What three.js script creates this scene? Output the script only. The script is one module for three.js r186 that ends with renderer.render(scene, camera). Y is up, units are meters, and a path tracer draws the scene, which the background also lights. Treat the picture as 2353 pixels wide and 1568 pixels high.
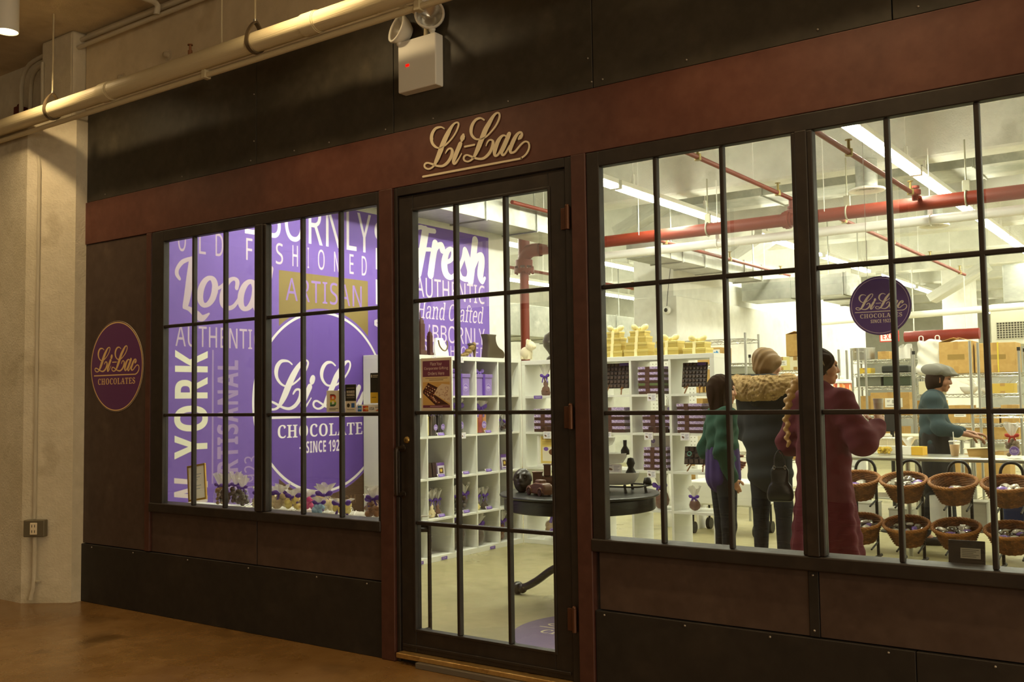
import * as THREE from 'three';
import { RoundedBoxGeometry } from 'three/addons/geometries/RoundedBoxGeometry.js';
import { mergeGeometries, mergeVertices, toCreasedNormals } from 'three/addons/utils/BufferGeometryUtils.js';
import { RectAreaLightUniformsLib } from 'three/addons/lights/RectAreaLightUniformsLib.js';
import { MarchingCubes } from 'three/addons/objects/MarchingCubes.js';
import { FontLoader } from 'three/addons/loaders/FontLoader.js';
import { TextGeometry } from 'three/addons/geometries/TextGeometry.js';

RectAreaLightUniformsLib.init();
const scene = new THREE.Scene();
scene.background = new THREE.Color(0x000000);
const camera = new THREE.PerspectiveCamera(38.12, 2353 / 1568, 0.05, 80);
camera.rotation.order = 'YXZ';
camera.position.set(0, 1.4, 4.054);
camera.rotation.set(THREE.MathUtils.degToRad(3.417), THREE.MathUtils.degToRad(35.565), THREE.MathUtils.degToRad(-0.828));
scene.add(camera);
const renderer = new THREE.WebGLRenderer({ antialias: true });
renderer.toneMapping = THREE.LinearToneMapping;
renderer.toneMappingExposure = 1.0;
renderer.shadowMap.enabled = true;
renderer.shadowMap.type = THREE.PCFSoftShadowMap;
// strengths of the lamps of the two spaces and of the added fill lights (all stand further down)
const TUBE = { color: new THREE.Color().setRGB(0.99, 1.0, 0.78), radiance: 41, glow: 30 };      // fluorescent strips in the shop
const CAN = { color: new THREE.Color().setRGB(1, 0.73, 0.38), candela: 6.2, glow: 9 };          // ceiling cans in the hall

const OPPOSITE_FILL = { color: new THREE.Color().setRGB(1, 0.82, 0.54), radiance: 0.5 };                // added fill: unseen high windows on the far side of the hall
const HALL_END_FILL = { color: new THREE.Color().setRGB(1, 0.84, 0.58), radiance: 2.1 };                    // added fill: unseen glazed end of the hall, past the right edge

// ---------------------------------------------------------------- helpers
function rngOf(seed) { let s = seed >>> 0; return () => { s = (s + 0x6d2b79f5) | 0; let t = Math.imul(s ^ (s >>> 15), 1 | s); t = (t + Math.imul(t ^ (t >>> 7), 61 | t)) ^ t; return ((t ^ (t >>> 14)) >>> 0) / 4294967296; }; }
const rng = rngOf(4711);
const rr = (a, b) => a + (b - a) * rng();
const V = (x, y, z) => new THREE.Vector3(x, y, z);
const taken = {};
function numbered(n) { const k = taken[n] = (taken[n] ?? -1) + 1; return k ? n + '_' + String(k).padStart(3, '0') : n; }
function lit(o) { o.castShadow = true; o.receiveShadow = true; return o; }
function G(geo) { return Array.isArray(geo) ? merge(geo) : geo; }
function part(parent, name, geo, mat) { const m = lit(new THREE.Mesh(G(geo), mat)); m.name = name; parent.add(m); return m; }
function thing(name, label, category, pos = [0, 0, 0], turn = 0, group) {
  const o = new THREE.Group(); o.name = numbered(name); o.position.set(...pos); o.rotation.y = turn; o.userData = { label, category };
  if (group) o.userData.group = group; scene.add(o); return o;
}
function single(name, label, category, geo, mat, group, pos = [0, 0, 0], turn = 0) {
  const o = lit(new THREE.Mesh(G(geo), mat)); o.name = numbered(name); o.userData = { label, category }; if (group) o.userData.group = group;
  o.position.set(...pos); o.rotation.y = turn; scene.add(o); return o;
}
function struct(name, geo, mat) {
  const o = geo ? lit(new THREE.Mesh(G(geo), mat)) : new THREE.Group(); o.name = name; o.userData = { kind: 'structure' }; scene.add(o); return o;
}
function dup(src, pos, turn = 0, label, scale) {
  const o = src.clone(); o.userData = { ...src.userData }; o.name = numbered(src.name.replace(/_\d{3}$/, '')); o.position.set(...pos); o.rotation.set(0, turn, 0);
  if (label) o.userData.label = label; if (scale) o.scale.setScalar(scale); scene.add(o); return o;
}
function merge(list) {
  const a = list.map((g) => { const h = g.index ? g.toNonIndexed() : g.clone(); for (const k of Object.keys(h.attributes)) if (!['position', 'normal', 'uv'].includes(k)) h.deleteAttribute(k);
    if (!h.attributes.uv) h.setAttribute('uv', new THREE.BufferAttribute(new Float32Array(h.attributes.position.count * 2), 2)); return h; });
  return a.length === 1 ? a[0] : mergeGeometries(a);
}
// axis-aligned box given by its limits
const bx = (x0, x1, y0, y1, z0, z1) => { const g = new THREE.BoxGeometry(Math.abs(x1 - x0), Math.abs(y1 - y0), Math.abs(z1 - z0)); g.translate((x0 + x1) / 2, (y0 + y1) / 2, (z0 + z1) / 2); return g; };
const rbx = (x0, x1, y0, y1, z0, z1, r = 0.004, s = 1) => { const w = Math.abs(x1 - x0), h = Math.abs(y1 - y0), d = Math.abs(z1 - z0); const g = new RoundedBoxGeometry(w, h, d, s, Math.min(r, w / 2.01, h / 2.01, d / 2.01)); g.translate((x0 + x1) / 2, (y0 + y1) / 2, (z0 + z1) / 2); return g; };
const rod = (a, b, r, seg = 12, r2 = r) => { const d = new THREE.Vector3().subVectors(b, a); const g = new THREE.CylinderGeometry(r2, r, d.length(), seg); g.translate(0, d.length() / 2, 0); g.applyQuaternion(new THREE.Quaternion().setFromUnitVectors(V(0, 1, 0), d.clone().normalize())); g.translate(a.x, a.y, a.z); return g; };
const tube = (pts, r, seg = 24, rad = 10, closed = false) => new THREE.TubeGeometry(new THREE.CatmullRomCurve3(pts, closed, 'catmullrom', 0.5), seg, r, rad, closed);
const lathe = (pr, seg = 24) => new THREE.LatheGeometry(pr.map((p) => new THREE.Vector2(p[0], p[1])), seg);
const ball = (r, x = 0, y = 0, z = 0, a = 16, b = 12) => { const g = new THREE.SphereGeometry(r, a, b); g.translate(x, y, z); return g; };
const at = (g, x, y, z, ry = 0, rx = 0, rz = 0) => { if (rx) g.rotateX(rx); if (rz) g.rotateZ(rz); if (ry) g.rotateY(ry); g.translate(x, y, z); return g; };
const plate = (w, h, d, r = 0.01) => { const s = new THREE.Shape(); r = Math.min(r, w / 2, h / 2); s.moveTo(-w / 2 + r, -h / 2); s.lineTo(w / 2 - r, -h / 2); s.quadraticCurveTo(w / 2, -h / 2, w / 2, -h / 2 + r); s.lineTo(w / 2, h / 2 - r); s.quadraticCurveTo(w / 2, h / 2, w / 2 - r, h / 2); s.lineTo(-w / 2 + r, h / 2); s.quadraticCurveTo(-w / 2, h / 2, -w / 2, h / 2 - r); s.lineTo(-w / 2, -h / 2 + r); s.quadraticCurveTo(-w / 2, -h / 2, -w / 2 + r, -h / 2); return new THREE.ExtrudeGeometry(s, { depth: d, bevelEnabled: false, curveSegments: 5 }); };
// uv in metres by the way each face points
function uvm(g0, s = 1) {
  const g = g0.index ? g0.toNonIndexed() : g0; if (!g.attributes.normal) g.computeVertexNormals();
  const p = g.attributes.position, n = g.attributes.normal, uv = new Float32Array(p.count * 2);
  for (let i = 0; i < p.count; i++) { const a = Math.abs(n.getX(i)), b = Math.abs(n.getY(i)), c = Math.abs(n.getZ(i)); let u, v;
    if (b >= a && b >= c) { u = p.getX(i); v = p.getZ(i); } else if (a >= c) { u = p.getZ(i); v = p.getY(i); } else { u = p.getX(i); v = p.getY(i); }
    uv[2 * i] = u * s; uv[2 * i + 1] = v * s; }
  g.setAttribute('uv', new THREE.BufferAttribute(uv, 2)); return g;
}
// tileable value noise
function noiseField(n, cells, seed, oct = 4, gain = 0.5) {
  const out = new Float32Array(n * n); let amp = 1, tot = 0;
  for (let o = 0, c = cells; o < oct; o++, c *= 2) {
    const r = rngOf(seed + o * 101), v = new Float32Array(c * c); for (let i = 0; i < c * c; i++) v[i] = r();
    for (let y = 0; y < n; y++) for (let x = 0; x < n; x++) { const fx = x * c / n, fy = y * c / n; const x0 = Math.floor(fx), y0 = Math.floor(fy); let tx = fx - x0, ty = fy - y0; tx = tx * tx * (3 - 2 * tx); ty = ty * ty * (3 - 2 * ty);
      const x1 = (x0 + 1) % c, y1 = (y0 + 1) % c; const a = v[(y0 % c) * c + (x0 % c)], b = v[(y0 % c) * c + x1], d = v[y1 * c + (x0 % c)], e = v[y1 * c + x1];
      out[y * n + x] += amp * ((a + (b - a) * tx) * (1 - ty) + (d + (e - d) * tx) * ty); }
    tot += amp; amp *= gain; }
  for (let i = 0; i < n * n; i++) out[i] /= tot; return out;
}
function texOf(n, f, srgb, rep = 1) {
  const d = new Uint8Array(n * n * 4); for (let i = 0; i < n * n; i++) { const c = f(i % n, (i / n) | 0, i); for (let k = 0; k < 3; k++) d[4 * i + k] = Math.max(0, Math.min(255, Math.round(c[k]))); d[4 * i + 3] = 255; }
  const t = new THREE.DataTexture(d, n, n); t.wrapS = t.wrapT = THREE.RepeatWrapping; t.magFilter = THREE.LinearFilter; t.minFilter = THREE.LinearMipmapLinearFilter; t.generateMipmaps = true; if (srgb) t.colorSpace = THREE.SRGBColorSpace; t.repeat.set(rep, rep); t.needsUpdate = true; return t;
}
const grey = (n, f, rep) => texOf(n, (x, y, i) => { const v = 255 * f[i]; return [v, v, v]; }, false, rep);
const NF = noiseField(256, 4, 11, 6, 0.6), NF2 = noiseField(256, 8, 77, 5, 0.55), NF3 = noiseField(256, 32, 5, 3, 0.6);
// colour noise: mixes two or three sRGB colours by the fields
const hex = (h) => [(h >> 16) & 255, (h >> 8) & 255, h & 255];
function mottled(a, b, c, k = 1.6, rep = 0.5) { const A = hex(a), B = hex(b), C = hex(c);
  return texOf(256, (x, y, i) => { let t = Math.max(0, Math.min(1, (NF[i] - 0.5) * k * 2 + 0.5)), u = Math.max(0, Math.min(1, (NF2[i] - 0.62) * 5)); const g = (NF3[i] - 0.5) * 16; return [0, 1, 2].map((q) => (A[q] * (1 - t) + B[q] * t) * (1 - u) + C[q] * u + g); }, true, rep); }
function mat(color, rough = 0.6, o = {}) { return new THREE.MeshStandardMaterial({ color, roughness: rough, metalness: 0, ...o }); }
function pmat(color, rough = 0.6, o = {}) { return new THREE.MeshPhysicalMaterial({ color, roughness: rough, metalness: 0, ...o }); }
function canvasTex(w, h, draw) { const c = document.createElement('canvas'); c.width = w; c.height = h; const x = c.getContext('2d'); draw(x, w, h); const t = new THREE.CanvasTexture(c); t.colorSpace = THREE.SRGBColorSpace; t.anisotropy = 8; return t; }
// text stretched into the box x0..x1, top..bottom
function fit(x, s, x0, top, x1, bottom, font, color, track = 0) {
  x.save(); x.font = font.replace('#', '200'); x.fillStyle = color; x.textAlign = 'left'; x.textBaseline = 'alphabetic';
  const caps = x.measureText(s.replace(/[a-z]/g, 'x')); const m = x.measureText(s);
  let L = 0, R = m.width; const adv = [...s].map((ch) => x.measureText(ch).width); const tw = adv.reduce((a, b) => a + b, 0) + track * 200 * (s.length - 1);
  const up = m.actualBoundingBoxAscent, dn = Math.max(0, m.actualBoundingBoxDescent); const hh = up + dn;
  const sx = (x1 - x0) / tw, sy = (bottom - top) / hh; x.translate(x0, top + up * sy); x.scale(sx, sy); let p = 0;
  [...s].forEach((ch, i) => { x.fillText(ch, p, 0); p += adv[i] + track * 200; }); x.restore();
}
// the flowing shop lettering: strokes of x, y, width in millimetres on the sign above the door
const SCRIPT = [[155,237,7,138,248,8,120,252,11,92,249,16,71,229,22,63,203,22,68,175,16,86,153,12,105,142,9,122,139,8,150,144,9,178,158,9,209,181,9,233,207,10,247,231,11,251,247,11,243,256,9,227,255,11,210,245,17,189,223,26,165,192,32,143,157,34,127,127,34,111,97,32,95,72,26,79,50,15,61,39,11,37,37,10,17,47,10,11,60,12,19,70,11,37,70,10,62,61,11,86,50,11,114,41,12,142,39,14,170,50,18,190,68,20,203,88,22,206,106,20,201,120,13,191,125,10,177,122,11,167,112,10,161,104,7],[261,136,29,246,111,29,230,84,29,216,56,24,215,43,17,222,38,13,234,45,12,252,64,8,269,85,6],[282,181,19,280,175,29,275,163,30,273,156,19],[291,118,10,356,118,10],[422,237,8,404,249,9,388,252,12,365,247,16,345,228,21,335,203,22,337,178,17,350,158,13,368,145,10,389,142,9,425,145,9,455,161,9,488,187,10,510,214,11,520,236,11,519,252,10,510,259,10,495,256,14,476,241,21,453,214,28,429,184,32,413,155,33,396,126,32,379,95,30,362,68,23,348,50,15,328,38,11,307,36,9,288,45,10,283,58,12,290,69,11,307,71,9,329,61,10,355,48,11,385,38,12,414,37,14,440,49,17,460,67,19,473,90,20,477,109,18,472,121,11,462,126,9,449,124,10,440,115,10,432,100,7],[563,126,8,547,135,10,528,129,18,509,110,26,496,86,28,487,61,25,487,44,17,495,37,12,511,45,13,530,70,11,553,108,10],[579,135,27,563,106,28,546,78,28,533,54,23,533,41,16,542,34,12,558,45,11,581,75,10],[639,101,12,649,109,22,658,119,16,654,132,11,638,131,15,619,115,22,600,87,26,587,61,24,587,43,16,597,37,12,615,41,11,634,56,11,656,73,10,677,81,9,696,74,9,703,57,11,698,35,12,679,13,11,651,1,10,626,-1,10,311,0,11,0,0,11]];
function strokeEdges(s, sub = 6) {
  const n = s.length / 3, P = [], at3 = (i) => { i = Math.max(0, Math.min(n - 1, i)); return [s[3 * i], s[3 * i + 1], s[3 * i + 2]]; };
  for (let i = 0; i < n - 1; i++) { const a = at3(i - 1), b = at3(i), c = at3(i + 1), d = at3(i + 2); const m = Math.hypot(c[0] - b[0], c[1] - b[1]) > 150 ? 2 : sub;
    for (let k = 0; k < m; k++) { const t = k / m; P.push([0, 1, 2].map((q) => m === 2 ? b[q] + (c[q] - b[q]) * t : 0.5 * (2 * b[q] + (c[q] - a[q]) * t + (2 * a[q] - 5 * b[q] + 4 * c[q] - d[q]) * t * t + (3 * b[q] - a[q] - 3 * c[q] + d[q]) * t * t * t))); } }
  P.push(at3(n - 1)); const L = [], R = [];
  P.forEach((p, i) => { const a = P[Math.max(0, i - 1)], b = P[Math.min(P.length - 1, i + 1)]; let tx = b[0] - a[0], ty = b[1] - a[1]; const l = Math.hypot(tx, ty) || 1; tx /= l; ty /= l; const w = p[2] / 2; L.push([p[0] - ty * w, p[1] + tx * w]); R.push([p[0] + ty * w, p[1] - tx * w]); });
  return { L, R, P };
}
function scriptCanvas(x, x0, base, width, color, dash = true) { // x0, base: left end of the underline
  const k = width / 703; x.save(); x.translate(x0, base); x.scale(k, -k); x.fillStyle = color;
  for (const s of SCRIPT) { if (!dash && s.length === 6) continue; const { L, R, P } = strokeEdges(s); for (let i = 0; i < P.length - 1; i++) { x.beginPath(); x.moveTo(...L[i]); x.lineTo(...L[i + 1]); x.lineTo(...R[i + 1]); x.lineTo(...R[i]); x.closePath(); x.fill(); }
    for (const p of P) { x.beginPath(); x.arc(p[0], p[1], p[2] / 2, 0, 7); x.fill(); } }
  x.restore();
}
function scriptGeo(width, depth) { // raised ribbons, front face at z = depth
  const k = width / 703, pos = [], nor = []; const tri = (a, b, c, n) => { for (const p of [a, b, c]) { pos.push(p[0] * k, p[1] * k, p[2]); nor.push(...n); } };
  SCRIPT.forEach((s, si) => { const { L, R, P } = strokeEdges(s, 5); const d = depth;
    for (let i = 0; i < P.length - 1; i++) { const e = d + (i % 2) * 0.00002 + si * 0.00004; const a = [...L[i], e], b = [...L[i + 1], e], c = [...R[i + 1], e], f = [...R[i], e]; tri(f, c, b, [0, 0, 1]); tri(f, b, a, [0, 0, 1]);
      const a0 = [...L[i], 0], b0 = [...L[i + 1], 0], c0 = [...R[i + 1], 0], f0 = [...R[i], 0]; tri(a, b, b0, [-0.5, 0.8, 0]); tri(a, b0, a0, [-0.5, 0.8, 0]); tri(f, f0, c0, [0.5, -0.8, 0]); tri(f, c0, c, [0.5, -0.8, 0]); }
    for (const i of [0, P.length - 1]) for (let q = 0; q < 10; q++) { const A = q / 10 * 6.2832, B = (q + 1) / 10 * 6.2832, p = P[i], r = p[2] / 2; tri([p[0], p[1], d], [p[0] + r * Math.cos(A), p[1] + r * Math.sin(A), d], [p[0] + r * Math.cos(B), p[1] + r * Math.sin(B), d], [0, 0, 1]); } });
  const g = new THREE.BufferGeometry(); g.setAttribute('position', new THREE.Float32BufferAttribute(pos, 3)); g.setAttribute('normal', new THREE.Float32BufferAttribute(nor, 3)); return g;
}
// a printed rectangle facing +z, uv 0..1
const sheet = (w, h, d = 0.002) => { const g = new THREE.BoxGeometry(w, h, d); return g; };
function printed(tex, back, rough = 0.6) { const f = new THREE.MeshStandardMaterial({ map: tex, roughness: rough }), b = mat(back, rough); return [b, b, b, b, f, b]; }
// ---------------------------------------------------------------- materials of the two spaces
const bumpFine = grey(256, NF3, 3), bumpCoarse = grey(256, NF, 0.7);
const roughTex = (lo, hi, rep) => texOf(256, (x, y, i) => { const v = 255 * (lo + (hi - lo) * Math.max(0, Math.min(1, (NF[i] - 0.5) * 2.4 + 0.5))); return [v, v, v]; }, false, rep);
const M = {};
M.hallFloor = new THREE.MeshStandardMaterial({ map: mottled(0x86643a, 0x735329, 0x634825, 0.9, 0.45), roughnessMap: roughTex(0.16, 0.36, 0.5), roughness: 1, bumpMap: bumpFine, bumpScale: 0.0006 });
M.shopFloor = new THREE.MeshStandardMaterial({ map: mottled(0xaea67e, 0xa29a70, 0x968e66, 0.8, 0.5), roughnessMap: roughTex(0.25, 0.55, 0.4), roughness: 1 });
M.plaster = new THREE.MeshStandardMaterial({ map: mottled(0xd9d0bb, 0xcdc3ab, 0xbcb198, 1.2, 0.6), roughness: 0.75, bumpMap: bumpFine, bumpScale: 0.002 });
M.beam = new THREE.MeshStandardMaterial({ map: mottled(0xdacbae, 0xcdbd9e, 0xbfae8e, 1.2, 0.4), roughness: 0.85, bumpMap: bumpFine, bumpScale: 0.002 });
M.shopWhite = new THREE.MeshStandardMaterial({ map: mottled(0xecebe4, 0xe4e3da, 0xdad8ce, 1.0, 0.4), roughness: 0.7 });
M.concreteWhite = new THREE.MeshStandardMaterial({ map: mottled(0xe2e2da, 0xd6d6cc, 0xc6c6bb, 1.3, 0.35), roughness: 0.8, bumpMap: bumpFine, bumpScale: 0.003 });
const facadeMap = (a, b, c) => mottled(a, b, c, 1.5, 0.8);
M.panelDark = new THREE.MeshStandardMaterial({ map: facadeMap(0x403a2f, 0x373228, 0x474033), roughnessMap: roughTex(0.4, 0.55, 0.9), roughness: 1 });
M.panelRed = new THREE.MeshStandardMaterial({ map: facadeMap(0x5c3428, 0x542e23, 0x623b2e), roughness: 0.55 });
M.panelBrown = new THREE.MeshStandardMaterial({ map: facadeMap(0x4a3a32, 0x43332c, 0x504036), roughness: 0.5 });
M.frame = new THREE.MeshStandardMaterial({ map: facadeMap(0x271e17, 0x211914, 0x2f251d), roughnessMap: roughTex(0.42, 0.62, 1), roughness: 1 });
M.kick = new THREE.MeshStandardMaterial({ map: facadeMap(0x231c16, 0x1e1813, 0x2a221b), roughness: 0.6 });
M.trimRed = new THREE.MeshStandardMaterial({ map: facadeMap(0x4e2c23, 0x46271e, 0x553328), roughness: 0.5 });
M.glass = pmat(0xffffff, 0.0, { transmission: 1, thickness: 0, ior: 1.5 });
M.rivet = mat(0x9a938a, 0.35, { metalness: 0.7 });
M.pipe = mat(0xd9cba6, 0.5, { bumpMap: bumpFine, bumpScale: 0.001 });
M.white = mat(0xefeee6, 0.5);
M.whiteGloss = mat(0xf4f3ec, 0.3);
M.black = mat(0x16140f, 0.45);
M.steel = mat(0xb9b9b2, 0.32, { metalness: 0.9 });
M.chrome = mat(0xd2d2cc, 0.18, { metalness: 1 });
M.duct = new THREE.MeshStandardMaterial({ map: mottled(0xb4b5ac, 0x9fa097, 0xc2c3ba, 1.6, 0.8), metalness: 0.6, roughnessMap: roughTex(0.3, 0.48, 0.8), roughness: 1 });
M.redPipe = mat(0x7a2812, 0.5, { bumpMap: bumpFine, bumpScale: 0.0008 });
M.purple = mat(0x6a4aa0, 0.55);
M.darkPurple = mat(0x4a2f78, 0.5);
M.cream = mat(0xe8d9bb, 0.5);
M.paper = mat(0xf0ede2, 0.8);
M.kraft = new THREE.MeshStandardMaterial({ map: mottled(0xc4a060, 0xb99555, 0xad8a4c, 1.0, 1.2), roughness: 0.8 });
M.kraftDark = mat(0x9a7a3f, 0.85);
M.choc = mat(0x3e2616, 0.38);
M.chocMilk = mat(0x6b4024, 0.36);
M.gold = mat(0xc9b35c, 0.35, { metalness: 0.35 });

// ---------------------------------------------------------------- the hall (outside) and the shop (inside)
struct('floor', uvm(bx(-14, 7, -0.12, 0, 0.0, 9)), M.hallFloor);
struct('floor_shop', uvm(bx(-12, 5, -0.12, 0, -26, 0)), M.shopFloor);
struct('ceiling', uvm(bx(-14, 7, 4.17, 4.35, -0.1, 9)), M.beam);
struct('wall_far', uvm(bx(-14, 7, 0, 4.2, 9, 9.2)), M.plaster);
// the hall's other side: glowing high windows, added as fill light
{ const em = new THREE.MeshStandardMaterial({ color: 0xffffff, emissive: OPPOSITE_FILL.color, emissiveIntensity: OPPOSITE_FILL.radiance * 0.6 });
  [[-11, -7.6], [-6.6, -3.2], [-2.2, 1.2], [2.2, 5.6]].forEach(([a, b], i) => { const w = struct('window_' + (11 + i)); part(w, 'frame', [bx(a - 0.08, a, 2.87, 4.13, 8.9, 9), bx(b, b + 0.08, 2.87, 4.13, 8.9, 9), bx(a, b, 2.87, 2.95, 8.9, 9), bx(a, b, 4.05, 4.13, 8.9, 9)], M.frame); part(w, 'fill_pane', bx(a, b, 2.95, 4.05, 8.97, 8.99), em); for (const k of [1, 2]) part(w, 'glazing_bar', bx(a + (b - a) * k / 3 - 0.02, a + (b - a) * k / 3 + 0.02, 2.95, 4.05, 8.93, 8.97), M.frame);
    const L = new THREE.RectAreaLight(OPPOSITE_FILL.color, OPPOSITE_FILL.radiance, b - a, 1.1); L.position.set((a + b) / 2, 3.5, 8.92); L.name = 'fill_light'; w.add(L); }); }
struct('wall_hall_right', uvm(bx(7, 7.2, 0, 4.2, 0, 9)), M.plaster);
{ const em = new THREE.MeshStandardMaterial({ color: 0xffffff, emissive: HALL_END_FILL.color, emissiveIntensity: HALL_END_FILL.radiance * 0.5 }); const w = struct('window_20');  // unseen glowing hall end, added to fill the column and beam with light
  part(w, 'frame', [bx(6.9, 7, 0.3, 4.05, 0.9, 1), bx(6.9, 7, 0.3, 4.05, 8.4, 8.5), bx(6.9, 7, 0.3, 0.4, 1, 8.4), bx(6.9, 7, 3.95, 4.05, 1, 8.4)], M.frame); part(w, 'fill_pane', bx(6.97, 6.99, 0.4, 3.95, 1, 8.4), em); for (const z of [2.85, 4.7, 6.55]) part(w, 'glazing_bar', bx(6.93, 6.97, 0.4, 3.95, z - 0.03, z + 0.03), M.frame);
  const L = new THREE.RectAreaLight(HALL_END_FILL.color, HALL_END_FILL.radiance, 7.4, 3.55); L.position.set(6.92, 2.17, 4.7); L.rotation.y = Math.PI / 2; L.name = 'fill_light'; w.add(L); }
struct('wall_hall_left', uvm(bx(-14.2, -14, 0, 4.2, 0, 9)), M.plaster);
struct('ceiling_shop', uvm(bx(-12, 5, 4.0, 4.17, -26, -0.1)), M.concreteWhite);
struct('wall_back', uvm(bx(-12, 5, 0, 4.17, -26.2, -26)), M.shopWhite);
struct('wall_right', uvm(bx(5, 5.2, 0, 4.17, -26, -0.1)), M.shopWhite);
struct('wall_left', uvm(bx(-12.2, -12, 0, 4.17, -26, -0.1)), M.shopWhite);
// concrete beams of the shop ceiling, running parallel to the front
{ const z0 = [-1.35, -3.55, -5.75, -7.95, -10.15, -12.35, -14.55, -16.75, -18.95, -21.15, -23.35];
  z0.forEach((z, i) => { const g = new THREE.Shape(); g.moveTo(-0.2, 0.42); g.lineTo(-0.15, 0.02); g.lineTo(-0.13, 0); g.lineTo(0.13, 0); g.lineTo(0.15, 0.02); g.lineTo(0.2, 0.42);
    const e = new THREE.ExtrudeGeometry(g, { depth: 17, bevelEnabled: false }); e.rotateY(-Math.PI / 2); e.translate(5, 3.6, z); const b = struct('trim_' + (i + 1), uvm(e), M.concreteWhite); b.userData.label = 'white concrete ceiling beam'; }); }

// ---------------------------------------------------------------- the shop front
const front = struct('wall_front');
const F = (name, geo, m) => part(front, name, uvm(G(geo)), m);
const LEFT = -6.74, RIGHT = 3.2;
// upper dark boards
{ const xs = [LEFT, -4.85, -3.69, -2.395, -1.0, 0.4, 1.8, RIGHT];
  for (let i = 0; i < xs.length - 1; i++) F('panel', rbx(xs[i] + (i ? 0.002 : 0), xs[i + 1] - 0.002, 2.9, 3.565, -0.1, 0.002, 0.003), M.panelDark); }
F('panel', bx(LEFT, RIGHT, 3.565, 4.17, -0.1, -0.03), M.beam);
F('band', rbx(LEFT, RIGHT, 2.585, 2.896, -0.1, 0.012, 0.004), M.panelRed);
// left of the window
F('panel', rbx(LEFT, -5.975, 0.415, 2.583, -0.1, 0.004, 0.003), M.panelBrown);
F('trim_strip', rbx(-5.972, -5.915, 0.415, 2.583, -0.1, 0.022, 0.006), M.trimRed);
// below the windows
for (const [a, b] of [[-5.912, -4.845], [-4.835, -3.785], [-2.41, -1.415], [-1.37, -0.36], [-0.315, 0.675]]) F('panel', rbx(a, b, 0.415, 0.682, -0.1, 0.002, 0.002), M.panelBrown);
F('strip', rbx(-4.842, -4.838, 0.415, 0.682, -0.1, 0.0, 0.001), M.frame);
F('strip', rbx(-1.413, -1.372, 0.415, 0.682, -0.1, 0.008, 0.002), M.kick);
F('strip', rbx(-0.358, -0.317, 0.415, 0.682, -0.1, 0.008, 0.002), M.kick);
F('panel', rbx(0.68, RIGHT, 0.415, 2.583, -0.1, 0.004, 0.003), M.panelBrown);
F('kick_board', rbx(LEFT, -3.785, 0, 0.41, -0.1, 0.016, 0.004), M.kick);
F('kick_board', rbx(-2.43, -1.0, 0, 0.41, -0.1, 0.016, 0.004), M.kick);
F('kick_board', rbx(-0.998, RIGHT, 0, 0.41, -0.1, 0.016, 0.004), M.kick);
// posts either side of the door
F('post', rbx(-3.783, -3.683, 0, 2.583, -0.1, 0.03, 0.006), M.trimRed);
F('post', rbx(-3.681, -3.658, 0, 2.583, -0.1, 0.014, 0.004), M.frame);
F('post', rbx(-2.56, -2.517, 0, 2.583, -0.1, 0.014, 0.004), M.frame);
F('post', rbx(-2.515, -2.432, 0, 2.583, -0.1, 0.03, 0.006), M.trimRed);
F('lintel', rbx(-3.658, -2.56, 2.535, 2.583, -0.1, 0.014, 0.004), M.frame);
// screws
{ const g = []; const dome = (x, y, z = 0.004) => { const b = new THREE.SphereGeometry(0.0055, 8, 5, 0, 6.3, 0, 1.57); b.rotateX(Math.PI / 2); b.translate(x, y, z); g.push(b); };
  for (const x of [-6.6, -6.1, -5.5, -4.9, -4.3, -3.9, -2.38, -1.97, -1.58, -1.1, -0.72, -0.3, 0.4]) dome(x, 0.393, 0.017);
  for (const y of [0.665, 0.44]) { dome(-1.393, y, 0.009); dome(-0.338, y, 0.009); }
  for (const x of [-6.5, -5.6, -4.9, -4.5, -4.2, -3.75, -3.4, -2.9, -2.4, -2.34, -1.9, -1.3, -0.9]) dome(x, 2.93, 0.003);
  for (const y of [3.05, 3.35]) { dome(-2.42, y, 0.003); dome(-4.87, y, 0.003); }
  const s = part(front, 'screw_heads', g, M.rivet); s.userData.kind = 'stuff'; }

// windows: outer frame, posts, glazing bars, panes
const GB = 0.0205, Y0 = 0.745, Y1 = 2.506, ROWS = [1.332, 1.928];
function windowUnit(n, x0, x1, splits, bars, fo) { // x0..x1 glass, fo: outer limits
  const w = struct('window_' + n); const W = (name, g, m = M.frame) => part(w, name, m === M.frame ? uvm(G(g)) : g, m);
  W('frame', [rbx(fo[0], x0, 0.69, 2.58, -0.024, 0.024, 0.005), rbx(x1, fo[1], 0.69, 2.58, -0.024, 0.024, 0.005), rbx(x0 - 0.002, x1 + 0.002, Y1, 2.58, -0.024, 0.024, 0.005)]);
  W('sill', rbx(fo[0] - 0.005, fo[1] + 0.005, 0.684, Y0, -0.1, 0.038, 0.008));
  for (const [a, b] of splits) W('mullion', [rbx(a, b, Y0, Y1, -0.022, 0.03, 0.006), rbx(a + 0.02, b - 0.02, Y0, Y1, 0.03, 0.042, 0.005)]);
  const cells = []; let c = x0; for (const s of splits) { cells.push([c, s[0]]); c = s[1]; } cells.push([c, x1]);
  cells.forEach(([a, b], i) => { const xs = [a, ...bars[i], b];
    for (const x of bars[i]) W('glazing_bar', [rbx(x - GB / 2, x + GB / 2, Y0, Y1, -0.016, 0.016, 0.005)]);
    for (const y of ROWS) W('glazing_bar', [rbx(a, b, y - GB / 2, y + GB / 2, -0.0155, 0.0155, 0.005)]);
    const ys = [Y0, ...ROWS, Y1];
    for (let p = 0; p < xs.length - 1; p++) for (let q = 0; q < 3; q++) W('pane', bx(xs[p], xs[p + 1], ys[q], ys[q + 1], -0.0015, 0.0015), M.glass); });
  return w;
}
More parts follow.
